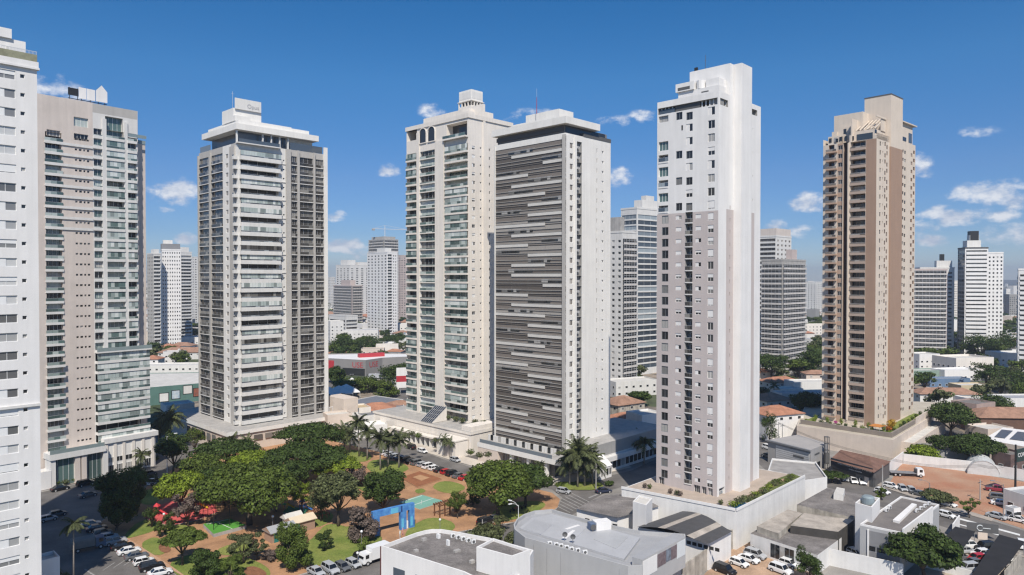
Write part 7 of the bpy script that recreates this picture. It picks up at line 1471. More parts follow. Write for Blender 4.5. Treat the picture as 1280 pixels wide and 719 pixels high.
    for i, (x, y, tp, w, m, d) in enumerate(((1226, 452, 415, 46, lf_dark, 'big dark tree below the tall banded white tower'), (1262, 450, 413, 44, lf_dark, 'big dark tree between the banded tower and the right edge'), (1245, 452, 428, 36, lf_mid, 'green tree between two big dark trees by the banded tower'), (1206, 442, 428, 30, lf_mid, 'green tree at the foot of the banded tower, left side'), (1185, 440, 426, 30, lf_dark, 'dark tree below the white tower with the black tank'), (1162, 441, 425, 34, lf_dark, 'dark tree under the netted tower'), (1148, 442, 427, 22, lf_mid, 'green tree under the netted tower, touching the brown tower'),
                                            (461, 444, 419, 44, lf_dark, 'dark tree mass in the middle of the gap above the supermarket'), (427, 444, 420, 32, lf_dark, 'dark tree left of the tree mass above the supermarket'), (490, 434, 418, 34, lf_dark, 'dark tree below the white building with battlement edge'), (441, 440, 423, 30, lf_mid, 'green tree between the two dark trees above the supermarket'), (420, 478, 458, 28, lf_dark, 'dark tree before the left end of the supermarket'), (436, 492, 473, 42, lf_mid, 'green tree before the supermarket, left of the middle'), (462, 490, 471, 44, lf_mid, 'green tree before the supermarket in the middle'), (488, 486, 455, 36, lf_dark, 'tall dark tree hiding the right end of the supermarket'), (503, 484, 452, 30, lf_dark, 'dark tree against the cream tower, right of the supermarket'), (484, 496, 476, 36, lf_mid, 'green tree right of the middle, above the blue grey hall'),
                                            (213, 430, 408, 44, lf_dark, 'dark tree behind the modern building with balcony slots'), (238, 424, 409, 30, lf_dark, 'dark tree against the hat-roofed tower, far in the gap'), (193, 448, 426, 24, lf_dark, 'dark tree against the tan tower, above the brown house'), (213, 443, 432, 20, lf_mid, 'green tree above the brown tile roofed house'), (965, 474, 440, 46, lf_dark, 'dark tree against the white and taupe tower'), (1012, 472, 438, 42, lf_dark, 'dark tree against the brown tower, above the white hall'), (988, 462, 440, 34, lf_mid, 'green tree between two dark trees left of the brown tower'), (800, 508, 488, 30, lf_dark, 'dark tree in the narrow gap beside the white and taupe tower'))):
        T(x, y, tp, w, 'bushy' if i % 3 else 'round', m, 1700, d, group='trees between the towers', size=.75 if y < 480 else .6)
def palm(px, py, cy, fl, desc, group=None, n=20, r0=.22, seed=None, cat='palm tree'):
    p = G(px, py, .1); H_ = P(px, cy, p.y).z - .1; key = None
    me = palm_meshes(H_, fl, seed or int(px * 3 + py), n, lf_palm, palebark, r0); tree('palm_tree', p, me, desc, None, group, cat)
def palms():
    g = 'royal palms at the back of the park'
    for i, (x, y, c, d) in enumerate(((430, 563, 540, 'shorter palm at the left end of the park palm row'), (438, 566, 545, 'second palm from the left end of the park palm row'), (449, 571, 529, 'tallest palm of the park palm row, third from its left end'), (459, 575, 540, 'fourth palm of the park palm row, in front of the white awnings'), (475.5, 588, 549, 'palm of the park row standing nearest, with a clear trunk on the lawn'), (485, 583, 549, 'sixth palm of the park palm row, close behind the nearest one'), (498.5, 585, 551, 'palm at the right end of the park palm row'))): palm(x, y, c, 4.6, d, g, 26)
    g = 'palms on the corner of the dark tower'
    for x, y, c, d in ((712, 606, 577, 'left palm of the corner clump by the dark tower'), (722, 609, 566, 'tall middle palm of the corner clump by the dark tower'), (731, 608, 570, 'second middle palm of the corner clump, right of the tallest'), (741, 606, 578, 'right palm of the corner clump by the dark tower'), (724, 602, 572, 'rear palm of the corner clump by the dark tower')): palm(x, y, c, 5.6, d, g, 30)
    palm(92, 727, 655, 2.9, 'tall single palm in the shaded street at the left', None, 24, .16); palm(210, 562, 524, 6.4, 'large dark palm between the tan tower and the hat-roofed tower', None, 34); palm(198, 560, 536, 5.2, 'second dark palm beside the tan tower edge', None, 26); palm(176, 590, 568, 3.2, 'young palm before the ground floor of the tan tower'); palm(289, 568, 551, 4.0, 'left small palm before the hat-roofed tower podium', 'small podium palms'); palm(309, 568, 553, 3.8, 'right small palm before the hat-roofed tower podium', 'small podium palms'); palm(676, 602, 583, 2.3, 'small palm at the glass entrance of the dark tower'); palm(805, 580, 552, 4.8, 'dark palm in the narrow lane beside the white and taupe tower'); palm(799, 572, 548, 4.2, 'second dark palm behind the one in the narrow lane')
    for x, y, c, d in ((548, 567, 551, 'left of the three small palms on the cream tower pavement'), (555, 571, 549, 'middle of the three small palms on the cream tower pavement'), (562, 572, 553, 'right of the three small palms on the cream tower pavement')): palm(x, y, c, 2.6, d, 'small palms on the cream tower pavement', 16, .12)
    for x, y, c, d in ((1237, 486, 462, 'palm right of the big cream building, left of a pair'), (1243, 488, 463, 'palm right of the big cream building, right of a pair'), (1256, 498, 478, 'palm before the dark tree near the right edge'), (424, 442, 428, 'broad palm at the left of the tree mass above the supermarket')): palm(x, y, c, 4.4, d, 'palms between the houses', 18)
    palm(967, 500, 482, 3.6, 'single palm between the tiled houses left of the brown tower', None, 18)
def shrub(p, w, h, m, desc, group, n=500, seed=1):
    cr = MB(); rr = random.Random(seed); leaf_cluster(cr, (0, 0, h * .5), (w * .5, w * .45, h * .5), n, max(.14, w * .07), m, rr, shell=.3)
    rt = empty('shrub', desc, 'shrub', p, R.uniform(0, 6), group); child('foliage', cr.mesh('foliage'), rt); st = MB(); st.tube([(0, 0, -.1), (0, 0, h * .5)], [.07, .04], bark, 5); st.build('stem', rt)
def terrace_plants():
    t, o, A, B, C_ = TG_O; z = 8.0; A, B, C_ = (Vector((q[0] + o.x, q[1] + o.y, 0)) for q in (A, B, C_)); inn = (C_ - B).normalized(); inl = (A - B).normalized()
    g = 'plants of the beige podium terrace'; rr = random.Random(9)
    mb = MB(); q = [A + inn * .8, B + inn * .8 + inl * .8, C_ + inl * .8, C_ + inl * 14, A + inn * 22]; mb.prism([(p.x, p.y) for p in q], 6.63, 7.2, MATS['planter_wall'], lawn); structure('terrace_lawn', mb)
    mb = MB(); q = [A + inn * 4 - inl * 3, B + inn * 4 + inl * 5, C_ + inl * 5 - inn * 4, C_ + inl * 13, A + inn * 20]; mb.prism([(p.x, p.y) for p in q], 7.21, 7.26, MATS['garden_paving']); structure('terrace_paving', mb)
    L0 = (A - B).length; L1 = (C_ - B).length
    where = []
    for k in range(11): where.append((A + (B - A) * (k + .5) / 11 + inn * rr.uniform(1.4, 2.4), 'shrub on the front edge of the beige podium terrace', rr.choice([lf_mid, lf_lime, lf_dark]), rr.uniform(1.2, 2.0), rr.uniform(1, 2.2)))
    for k in range(8): where.append((B + (C_ - B) * (k + .6) / 8 + inl * rr.uniform(1.3, 2.2), 'shrub on the side edge of the beige podium terrace', rr.choice([lf_mid, lf_lime, lf_dark]), rr.uniform(1.2, 2.0), rr.uniform(.9, 1.6)))
    for k in range(6): where.append((A + (B - A) * (k + .7) / 6.6 + inn * rr.uniform(4.5, 6), 'young tree in the second row of the beige podium terrace', lf_lime, 1.5, 2.6))
    cnt = {}
    for i, (p, d, m, w, h) in enumerate(where): cnt[d] = cnt.get(d, 0) + 1; shrub((p.x, p.y, 7.2), w, h, m, f'{ORD[cnt[d] - 1]} {d}, counted from its left', g, 320, i)
    p = B + inn * 12 + inl * 3.5; shrub((p.x, p.y, 7.2), 3.2, 3.0, lf_yel, 'bright yellow shrub at the foot of the brown tower on its right side', g, 500, 41); p = B + inn * 16 + inl * 4; shrub((p.x, p.y, 7.2), 2.6, 2.6, lf_yel, 'second yellow shrub, behind the bright yellow one', g, 400, 42)
    p = B + inn * 8 + inl * 3.2; shrub((p.x, p.y, 7.2), 2.8, 1.6, lf_org, 'low orange flowering shrub near the yellow shrubs', g, 400, 43); p = A + (B - A) * .34 + inn * 6.0; shrub((p.x, p.y, 7.2), 1.5, 1.2, mat('pink_flowers', (.40, .05, .22), .7, .2), 'pink flowering shrub below the stacked balconies', g, 200, 44)
    p = B + inn * 3.8 + inl * 5.5; tt = empty('sun_shade', 'square orange fabric shade on the beige podium terrace', 'sun shade', (p.x, p.y, 7.2), .7); mb = MB(); org = mat('orange_fabric', (.50, .19, .04), .8, .1); mb.box(-2.4, 2.4, -1.8, 1.8, 1.9, 2.0, org); mb.build('fabric', tt)
    for x in (-2.2, 2.2):
        for y in (-1.6, 1.6): mb = MB(); mb.tube([(x, y, 0), (x, y, 1.897)], .05, alu, 5); mb.build('post', tt)
    # garden strip on the white podium
    g = 'plants on the white podium terrace'
    for i in range(13):
        f = i / 12; a = G(930, 633, 8.4); b = G(1000, 597, 8.4); p = a.lerp(b, f) + Vector((-1.4 + rr.uniform(-.9, .3), rr.uniform(-.3, .6), 0)); shrub((p.x, p.y, 8.3), rr.uniform(1.8, 3.2), rr.uniform(.9, 1.7), rr.choice([lf_mid, lf_olive, lf_lime]), f'{ORD[i]} shrub from the pool along the right edge of the white podium', g, 220, 60 + i)
    for i, (x, y) in enumerate(((806, 610), (812, 611), (838, 617), (846, 619), (850, 620), (901, 631))):
        p = G(x, y, 8.35); shrub((p.x, p.y, 8.3), 1.3, 1.3, lf_olive if i % 2 else lf_dry, f'{ORD[i]} small plant from the left along the front of the white podium terrace', g, 200, 80 + i)
    c = G(905, 634, 8.4)
    # hedge and shrubs along the street of the tan tower
    for i, (x, y, m) in enumerate(((72, 607, lf_mid), (82, 606, lf_olive), (92, 603, lf_mid), (103, 600, lf_dark), (128, 594, lf_mid), (140, 590, lf_olive), (150, 587, lf_mid), (182, 572, lf_mid), (195, 576, lf_mid), (66, 608, lf_dark))):
        p = G(x, y, .1); shrub(p, 2.4, 1.7, m, f'{ORD[i]} of the low shrubs along the tan tower pavement', 'low shrubs along the tan tower', 320, 90 + i)
    for i, (x, y) in enumerate(((60, 719), (66, 712), (72, 722), (82, 727), (58, 705))): p = G(x, y, .1); shrub(p, 1.9, 1.9 if i != 1 else 3.0, lf_mid if i % 2 else lf_olive, f'{ORD[i]} of the garden shrubs at the foot of the left edge tower', 'shrubs by the left edge tower', 320, 120 + i)
    p = G(761, 607, .1); shrub(p, 3.2, 1.3, lf_dark, 'clipped dark hedge beside the white corner pavilion', None, 500, 131); p = G(748, 608, .1); shrub(p, 2.4, 1.1, lf_mid, 'low green shrub between the corner palms and the pavilion', None, 300, 132); p = G(700, 607, .1); shrub(p, 3.0, .9, lf_mid, 'low green planting under the left corner palm', None, 300, 133)
    for i, (x, y) in enumerate(((515, 545), (523, 548), (600, 573), (588, 569), (610, 572))): p = G(x, y, 7.7); shrub(p, 2.6, 1.8, lf_mid if i % 2 else lf_olive, f'{ORD[i]} plant from the left on the podium of the cream tower', 'plants on the cream tower podium', 300, 140 + i)
    for i, (x, y) in enumerate(((560, 525), (570, 527), (578, 529), (594, 531), (604, 532))): p = G(x, y, 7.7); shrub(p, 3.0, 2.0, lf_olive, f'{ORD[i]} shrub from the left at the foot of the cream tower', 'shrubs at the foot of the cream tower', 300, 150 + i)
# ================================================================ vehicles
CARC = {}
def loft(mb, secs, m, cap=True):
    n = len(secs[0]); b = len(mb.v); i = mb.mid(m)
    for s in secs: mb.v += [tuple(p) for p in s]
    for k in range(len(secs) - 1):
        for q in range(n): a, c = b + k * n + q, b + k * n + (q + 1) % n; mb.f.append((a, c, c + n, a + n)); mb.mi.append(i)
    if cap: mb.f.append(tuple(b + q for q in range(n))[::-1]); mb.mi.append(i); mb.f.append(tuple(b + (len(secs) - 1) * n + q for q in range(n))); mb.mi.append(i)
TYPES = {  # length, width, hood/belt/roof: lists of (x, belt z) and greenhouse (x0 base front, x0 top front, x1 top rear, x1 base rear, roof z)
    'hatch': (3.95, 1.7, [(-1.97, .62), (-1.9, .88), (-1.4, .94), (.7, .92), (1.5, .82), (1.9, .66), (1.97, .5)], (1.05, .38, -1.45, -1.82, 1.48)),
    'sedan': (4.5, 1.75, [(-2.25, .62), (-2.15, .92), (-1.5, .96), (.8, .92), (1.8, .82), (2.15, .66), (2.25, .5)], (1.15, .45, -.95, -1.65, 1.45)),
    'suv': (4.6, 1.85, [(-2.3, .7), (-2.22, 1.05), (-1.6, 1.1), (.8, 1.08), (1.85, .98), (2.2, .8), (2.3, .6)], (1.2, .6, -1.8, -2.15, 1.75)),
    'pickup': (5.1, 1.85, [(-2.55, .7), (-2.5, 1.05), (-1.0, 1.07), (1.0, 1.08), (2.1, .98), (2.45, .8), (2.55, .6)], (1.35, .75, -.55, -.85, 1.75))}
def car_meshes(ty, paint_):
    key = (ty, paint_.name)
    if key in CARC: return CARC[key]
    L0, W_, belt, gh = TYPES[ty]; w = W_ / 2; b = MB(); secs = []
    for i, (x, zb) in enumerate(belt):
        t = .9 if i in (0, len(belt) - 1) else (.97 if i in (1, len(belt) - 2) else 1); zl = .32 if 0 < i < len(belt) - 1 else .38
        secs.append([(x, -w * t * .96, zl), (x, -w * t, (zl + zb) * .5), (x, -w * t * .99, zb - .06), (x, -w * t * .93, zb), (x, w * t * .93, zb), (x, w * t * .99, zb - .06), (x, w * t, (zl + zb) * .5), (x, w * t * .96, zl)])
    loft(b, secs, paint_)
    fb, ft, rt, rb, zr = gh; zb = belt[3][1] - .01; w1, w2 = w * .9, w * .74
    b.face([(ft, -w2, zr), (ft, w2, zr), (rt, w2, zr), (rt, -w2, zr)][::-1], paint_); b.face([(ft + .06, -w2, zr - .05), (ft + .06, w2, zr - .05), (ft, w2, zr), (ft, -w2, zr)], paint_); b.face([(rt - .05, -w2, zr - .05), (rt - .05, w2, zr - .05), (rt, w2, zr), (rt, -w2, zr)], paint_)
    for s in (-1, 1):
        b.face([(ft + .06, s * (w2 + .015), zr - .06), (ft, s * w2, zr), (rt, s * w2, zr), (rt - .05, s * (w2 + .015), zr - .06)], paint_)
        for xa, xb in ((fb, ft + .06), ((fb + rb) / 2 - .05, (ft + rt) / 2 - .05), (rb, rt - .05)): b.tube([(xa, s * w1, zb), (xb, s * (w2 + .01), zr - .05)], .05, paint_, 4)
    if ty == 'pickup': b.box(-2.4, -.95, -w * .8, w * .8, 1.0, 1.075, dgrey)
    for x in (-L0 * .31, L0 * .31):
        for s in (-1, 1): b.tube([(x, s * w * 1.0, .33), (x, s * w * 1.012, .33)], .40, rubber, 12)
    g1 = MB(); g1.face([(fb, -w1 * .95, zb), (fb, w1 * .95, zb), (ft + .06, w2 * .96, zr - .05), (ft + .06, -w2 * .96, zr - .05)], carglass)
    g2 = MB(); g2.face([(rb, w1 * .95, zb), (rb, -w1 * .95, zb), (rt - .05, -w2 * .96, zr - .05), (rt - .05, w2 * .96, zr - .05)], carglass)
    sides = []
    for s in (-1, 1): q = MB(); q.face([(fb - .06, s * w1, zb), (rb + .06, s * w1, zb), (rt, s * (w2 + .012), zr - .06), (ft, s * (w2 + .012), zr - .06)], carglass); sides.append(q.mesh('side_window'))
    wh = MB(); wh.tube([(0, -.1, 0), (0, .1, 0)], .32, rubber, 14); rm = MB(); rm.tube([(0, -.108, 0), (0, .108, 0)], .2, alu, 10)
    hl = MB(); hl.box(-.06, .05, -.18, .18, -.07, .07, lampglass); tl = MB(); tl.box(-.05, .05, -.16, .16, -.1, .1, redlamp)
    bm = MB(); bm.box(-.03, .03, -w * .55, w * .55, 0, .18, black)
    CARC[key] = dict(body=b.mesh('body'), ws=g1.mesh('windscreen'), rw=g2.mesh('rear_window'), sw=sides, wheel=wh.mesh('wheel'), rim=rm.mesh('rim'), hl=hl.mesh('headlight'), tl=tl.mesh('tail_light'), bm=bm.mesh('grille'), L=L0, w=w, fz=belt[-2][1], rz=belt[1][1])
    return CARC[key]
PCOL = {'white': cp_white, 'black': cp_black, 'silver': cp_silver, 'grey': cp_grey, 'red': cp_red, 'navy': cp_blue, 'wine': cp_wine}
KW = {'hatch': 'hatchback', 'sedan': 'sedan', 'suv': 'SUV', 'pickup': 'pickup'}
def car(px, py, ang, ty, colr, desc, group=None, z=None, dang=0):
    d = car_meshes(ty, PCOL[colr]); z = .03 if z is None else z; p = G(px, py, z); t = empty('parked_car' if group and 'moving' not in group else 'car', f'{colr} {KW[ty]} {desc}', 'car', p, math.radians(ang), group); w = d['w']; L0 = d['L']
    child('body', d['body'], t); child('windscreen', d['ws'], t); child('rear_window', d['rw'], t)
    for m in d['sw']: child('side_window', m, t)
    for x in (-L0 * .31, L0 * .31):
        for s in (-1, 1):
            q = child('wheel', d['wheel'], t, (x, s * (w - .06), .32))
            if p.y < 260: child('rim', d['rim'], q)
    if p.y < 260:
        for s in (-1, 1): child('headlight', d['hl'], t, (L0 / 2 - .14, s * w * .68, d['fz'] - .06)); child('tail_light', d['tl'], t, (-L0 / 2 + .07, s * w * .74, d['rz'] - .14))
        child('grille', d['bm'], t, (L0 / 2 - .01, 0, .42))
    return t
def lorry(px, py, ang, label, kind):
    t = empty('truck', label, 'truck', G(px, py, .04), math.radians(ang)); b = MB()
    L0 = 9.0 if kind == 'flat' else 6.5; cabm = cp_white if kind != 'canvas' else mat('blue_cab', (.10, .15, .22), .5, .05); x = L0 / 2
    secs = [[(x - 1.9, -1.05, .6), (x - 1.9, -1.05, 2.5), (x - 1.9, 1.05, 2.5), (x - 1.9, 1.05, .6)], [(x - .35, -1.05, .55), (x - .35, -1.0, 2.5), (x - .35, 1.0, 2.5), (x - .35, 1.05, .55)], [(x, -1.0, .55), (x - .05, -.98, 1.5), (x - .05, .98, 1.5), (x, 1.0, .55)]]; loft(b, secs, cabm); b.build('cab', t)
    b = MB(); b.face([(x - .02, -.85, 1.5), (x - .02, .85, 1.5), (x - .33, .85, 2.35), (x - .33, -.85, 2.35)], carglass); b.build('windscreen', t)
    for s in (-1, 1): b = MB(); b.box(x - 1.3, x - .5, s * 1.055, s * 1.075, 1.5, 2.25, carglass); b.build('side_window', t); b = MB(); b.box(x - .03, x + .03, s * .8 - .15, s * .8 + .15, .8, 1.0, lampglass); b.build('headlight', t)
    b = MB()
    if kind == 'flat': b.box(-L0 / 2, x - 2.1, -1.15, 1.15, .95, 1.15, mat('grey_bed', (.20, .20, .21), .7, .1)); b.box(x - 2.2, x - 2.1, -1.1, 1.1, 1.153, 2.2, dgrey)
    elif kind == 'box': b.box(-L0 / 2, x - 2.0, -1.15, 1.15, .9, 3.3, cp_white)
    else:
        cv = mat('canvas_cover', (.22, .20, .18), .9, .12, .8); n = 8; prof = [(-1.15, .9)] + [(-1.15 * math.cos(PI * k / n), 2.1 + .9 * math.sin(PI * k / n)) for k in range(n + 1)] + [(1.15, .9)]; loft(b, [[(xx, y, zz) for y, zz in prof] for xx in (-L0 / 2, 0, x - 2.0)], cv)
    b.build('cargo_bed' if kind == 'flat' else ('cargo_box' if kind == 'box' else 'canvas_cover'), t); b = MB(); b.box(-L0 / 2 + .2, x - .5, -.5, .5, .55, .85, black); b.build('chassis', t)
    for xx in (x - 1.0, -L0 / 2 + 1.3, -L0 / 2 + 2.5) if kind == 'flat' else (x - 1.0, -L0 / 2 + 1.3):
        for s in (-1, 1): b = MB(); b.tube([(0, -.14, 0), (0, .14, 0)], .46, rubber, 14); b.tube([(0, -.15, 0), (0, .15, 0)], .25, alu, 10); b.build('wheel', t, (xx, s * .98, .46))
    return t
def vehicles():
    g = 'cars parked nose-in behind the park'
    row = [('white', 'hatch'), ('silver', 'sedan'), ('silver', 'hatch'), ('navy', 'sedan'), ('black', 'suv'), ('black', 'sedan'), ('grey', 'suv'), ('silver', 'hatch'), ('white', 'suv'), ('white', 'hatch'), ('black', 'sedan'), ('red', 'hatch'), ('black', 'suv'), ('grey', 'sedan'), ('red', 'sedan'), ('black', 'hatch')]
    a, b = G(482, 568.5), G(590, 602); n = len(row)
    for i, (c, ty) in enumerate(row): p = proj(a.lerp(b, i / (n - 1))); car(p[0], p[1], 45 + R.uniform(-2, 2), ty, c, f'parked nose-in behind the park, {ORD[i]} from the left of the row', g)
    car(513, 561, 135, 'suv', 'black', 'on the street before the cream tower porch', None); car(528, 566, -45, 'hatch', 'white', 'on the street just right of the black SUV by the cream tower', None); car(569, 577, -47, 'hatch', 'silver', 'at the kerb of the cream tower gatehouse', None)
    g = 'cars parked along the left street of the park'
    row = [('white', 'sedan'), ('black', 'suv'), ('white', 'hatch'), ('grey', 'sedan'), ('white', 'sedan'), ('black', 'sedan'), ('silver', 'suv'), ('silver', 'hatch'), ('grey', 'hatch'), ('navy', 'sedan'), ('silver', 'sedan')]
    a, b = G(200, 719), G(113, 658); n = len(row)
    for i, (c, ty) in enumerate(row): p = proj(a.lerp(b, i / (n - 1))); car(p[0], p[1], 38 + R.uniform(-3, 3), ty, c, f'parked by the left street kerb of the park, {ORD[i]} from the near end', g)
    car(75, 613, 54, 'sedan', 'black', 'parked before the glazed lobby of the tan tower'); car(107, 607, 54, 'suv', 'black', 'parked at the white gate of the tan tower'); car(110, 621, 54, 'sedan', 'grey', 'driving in the shade before the tan tower'); car(60, 651, 50, 'hatch', 'silver', 'in deep shade beside the left edge tower'); car(72, 645, 52, 'hatch', 'grey', 'in deep shade, ahead of the silver one by the left edge tower'); car(194, 605, 60, 'suv', 'white', 'on the sunlit street right of the tan tower'); car(187, 594, 60, 'hatch', 'grey', 'by the kerb behind the tree at the tan tower corner')
    lorry(110, 687, 38, 'small truck with a dull grey-brown canvas cover in the shaded street', 'canvas')
    g = 'cars parked along the near street of the park'
    for i, (x, y, c, ty) in enumerate(((395, 718, 'silver', 'sedan'), (413, 715, 'silver', 'suv'), (428, 712, 'grey', 'hatch'), (441.5, 708, 'silver', 'hatch'), (453, 702, 'black', 'suv'))): car(x, y, -45 + R.uniform(-3, 3), ty, c, f'parked along the near side of the park, {ORD[i]} from the left', g)
    lorry(468, 702, -135, 'white box truck beside the corner of the office block', 'box')
    car(704.5, 616.5, -30, 'hatch', 'silver', 'on the crossing below the corner palms'); car(754.5, 616, 20, 'sedan', 'navy', 'on the street beside the white corner pavilion'); car(607, 655, 45, 'suv', 'black', 'parked under the large corner tree of the park'); car(619, 651, 45, 'sedan', 'grey', 'parked in the tree shade, right of the black SUV')
    g = 'cars in the dirt yard'
    for i, (x, y, c, ty, d) in enumerate(((906, 716, 'black', 'suv', 'at the bottom edge of the dirt yard by the brown wall'), (924, 707, 'white', 'hatch', 'in the dirt yard, nearest to the black SUV'), (936, 702, 'white', 'sedan', 'in the dirt yard between a white hatchback and a silver car'), (944, 697, 'silver', 'suv', 'in the dirt yard row by the sheds'), (954, 693, 'white', 'suv', 'in the dirt yard, closest to the glazed shed front'), (976, 716, 'white', 'suv', 'on the right side of the dirt yard, nearest the bottom edge'), (986, 708, 'white', 'hatch', 'on the right side of the dirt yard beside the dark shrub'))): car(x, y, -50 + R.uniform(-4, 4), ty, c, d, g)
    g = 'cars in front of the shops'
    for x, y, c, ty, d in ((1056, 601, 'silver', 'hatch', 'before the black fronted shop, left of two white cars'), (1067, 603, 'white', 'sedan', 'before the black fronted shop, in the middle of three'), (1077.5, 604.5, 'white', 'suv', 'before the black fronted shop, right of three')): car(x, y, -105, ty, c, d, g)
    g = 'cars at the edge of the red lot'
    for x, y, c, ty, d, a in ((1113.5, 610, 'white', 'hatch', 'at the left corner of the red lot', -50), (1128, 613, 'silver', 'hatch', 'at the red lot kerb, left of two silver cars', -100), (1139.5, 615.5, 'silver', 'hatch', 'at the red lot kerb, right of two silver cars', -100), (1150, 620, 'grey', 'sedan', 'at the red lot kerb half behind the low wide tree', -60), (1103, 617, 'white', 'hatch', 'beside the small bush by the tank tower', -60)): car(x, y, a, ty, c, d, g)
    car(1184, 632.5, -57, 'sedan', 'white', 'on the avenue behind the white gable wall'); car(1183, 646.5, -57, 'hatch', 'white', 'on the near lane of the avenue beside the white gable wall'); car(1245.5, 614, -25, 'pickup', 'wine', 'standing on the red earth lot'); car(1249, 625, -25, 'suv', 'grey', 'standing on the red lot behind a white car'); car(1251, 631.5, -28, 'sedan', 'white', 'standing on the red lot in front of the grey SUV'); car(1246, 648, -57, 'sedan', 'silver', 'driving along the avenue kerb'); car(1273, 652.5, -50, 'hatch', 'white', 'at the right edge of the avenue by the guard booth')
    lorry(1133, 595, -12, 'white flatbed truck standing at the back wall of the red lot', 'flat')
    g = 'cars in the tan parking yard'
    for x, y, c, ty, d, a in ((1211, 685, 'white', 'suv', 'half under the left net canopy, nearest the avenue', 8), (1206, 691, 'silver', 'sedan', 'half under the left net canopy, behind the white SUV', 8), (1200, 699, 'grey', 'hatch', 'in the left parking row beside the big dark tree', 8), (1195, 706, 'grey', 'sedan', 'in the left parking row under the big dark tree', 8), (1186, 711, 'white', 'hatch', 'at the near end of the left parking row', 5), (1231, 687, 'black', 'suv', 'in the right parking row, nearest the entrance sign', 190), (1226, 695, 'white', 'hatch', 'in the right parking row between a black SUV and a red car', 190), (1221, 701, 'red', 'hatch', 'in the right parking row of the tan yard', 190), (1217, 707, 'grey', 'sedan', 'in the right parking row behind the red hatchback', 190), (1210, 714, 'silver', 'suv', 'at the near end of the right parking row', 190), (1262, 707, 'white', 'hatch', 'under the right side of the larger net canopy', 60), (1277, 684, 'white', 'suv', 'at the right edge beside the larger net canopy', 60)): car(x, y, a, ty, c, d, g)
    car(1070, 695, -70, 'hatch', 'white', 'behind the white yard wall, left of two'); car(1087, 699, -70, 'suv', 'white', 'behind the white yard wall, right of two')
    g = 'cars beside the white and taupe tower'
    for x, y, c, ty, d, a in ((961, 562, 'white', 'suv', 'left of the grey corner shop, touching the white tower edge', -60), (968.5, 546, 'white', 'hatch', 'behind the grey corner shop roof', -60), (977, 544.5, 'wine', 'sedan', 'behind the grey corner shop, right of the white hatchback', 20), (989, 541.5, 'navy', 'suv', 'beside the beige podium, behind the grey corner shop', 20), (960, 572, 'grey', 'sedan', 'on the avenue against the white tower edge', -60)): car(x, y, a, ty, c, d, g)
    rr = random.Random(31); g = 'cars parked in the far street'
    for i in range(14): x, y = 1154 + i * 4.4, 490 - (i % 4) * 2.6 - i * .2; car(x, y, rr.choice([20, 110, 200]), rr.choice(['hatch', 'sedan', 'suv']), rr.choice(['white', 'silver', 'grey', 'white']), f'in the far street right of the brown tower, {ORD[i]} from the left', g)
    for i in range(6): car(200 + i * 4.5, 437 + (i % 2) * 2, 20, 'sedan', rr.choice(['white', 'silver', 'white']), f'in the far car park beside the tan tower, {ORD[i]} from the left', 'cars in the far car park')
    for i in range(5): car(434 + i * 8, 468.5 + (i % 2), 20, 'sedan', rr.choice(['white', 'silver', 'grey']), f'before the supermarket, {ORD[i]} from the left', 'cars before the supermarket')
# ================================================================ lamps and poles
def lamp(px, py, top, arms, label, m=frame_w, r0=.09):
    p = G(px, py, .1); H_ = P(px, top, p.y).z; t = empty('street_lamp', label, 'street lamp', p, R.uniform(0, .3)); b = MB(); b.tube([(0, 0, 0), (0, 0, H_ * .6), (0, 0, H_)], [r0 * 1.3, r0, r0 * .7], m, 7); b.build('pole', t)
    for a in arms:
        c, s = math.cos(a), math.sin(a); b = MB(); b.tube([(0, 0, H_ - .3), (c * .8, s * .8, H_ + .4), (c * 2.0, s * 2.0, H_ + .7)], r0 * .5, m, 5); b.build('arm', t); b = MB(); b.box(-.45, .45, -.16, .16, -.08, .1, m); b.box(-.35, .3, -.12, .12, -.11, -.081, lampglass); b.build('lamp_head', t, (c * 2.3, s * 2.3, H_ + .68), a)
def globe(px, py, top, label):
    p = G(px, py, .1); H_ = max(2.5, P(px, top, p.y).z); t = empty('park_lamp', label, 'park lamp', p); b = MB(); b.tube([(0, 0, 0), (0, 0, H_)], .05, midgrey, 6); b.build('pole', t); b = MB(); n = 8
    b.tube([(0, 0, H_ + .05 + .28 * (1 - math.cos(PI * k / 6))) for k in range(7)], [max(.02, .28 * math.sin(PI * k / 6)) for k in range(7)], frame_w, 10); b.sm = True; b.build('globe', t)
def upole(px, py, top, label):
    p = G(px, py, .1); H_ = P(px, top, p.y).z; t = empty('utility_pole', label, 'utility pole', p, .6); b = MB(); b.tube([(0, 0, 0), (0, 0, H_)], [.17, .11], concrete, 7); b.build('pole', t); b = MB(); b.box(-1.1, 1.1, -.06, .06, H_ - .8, H_ - .65, dgrey); b.build('crossarm', t)
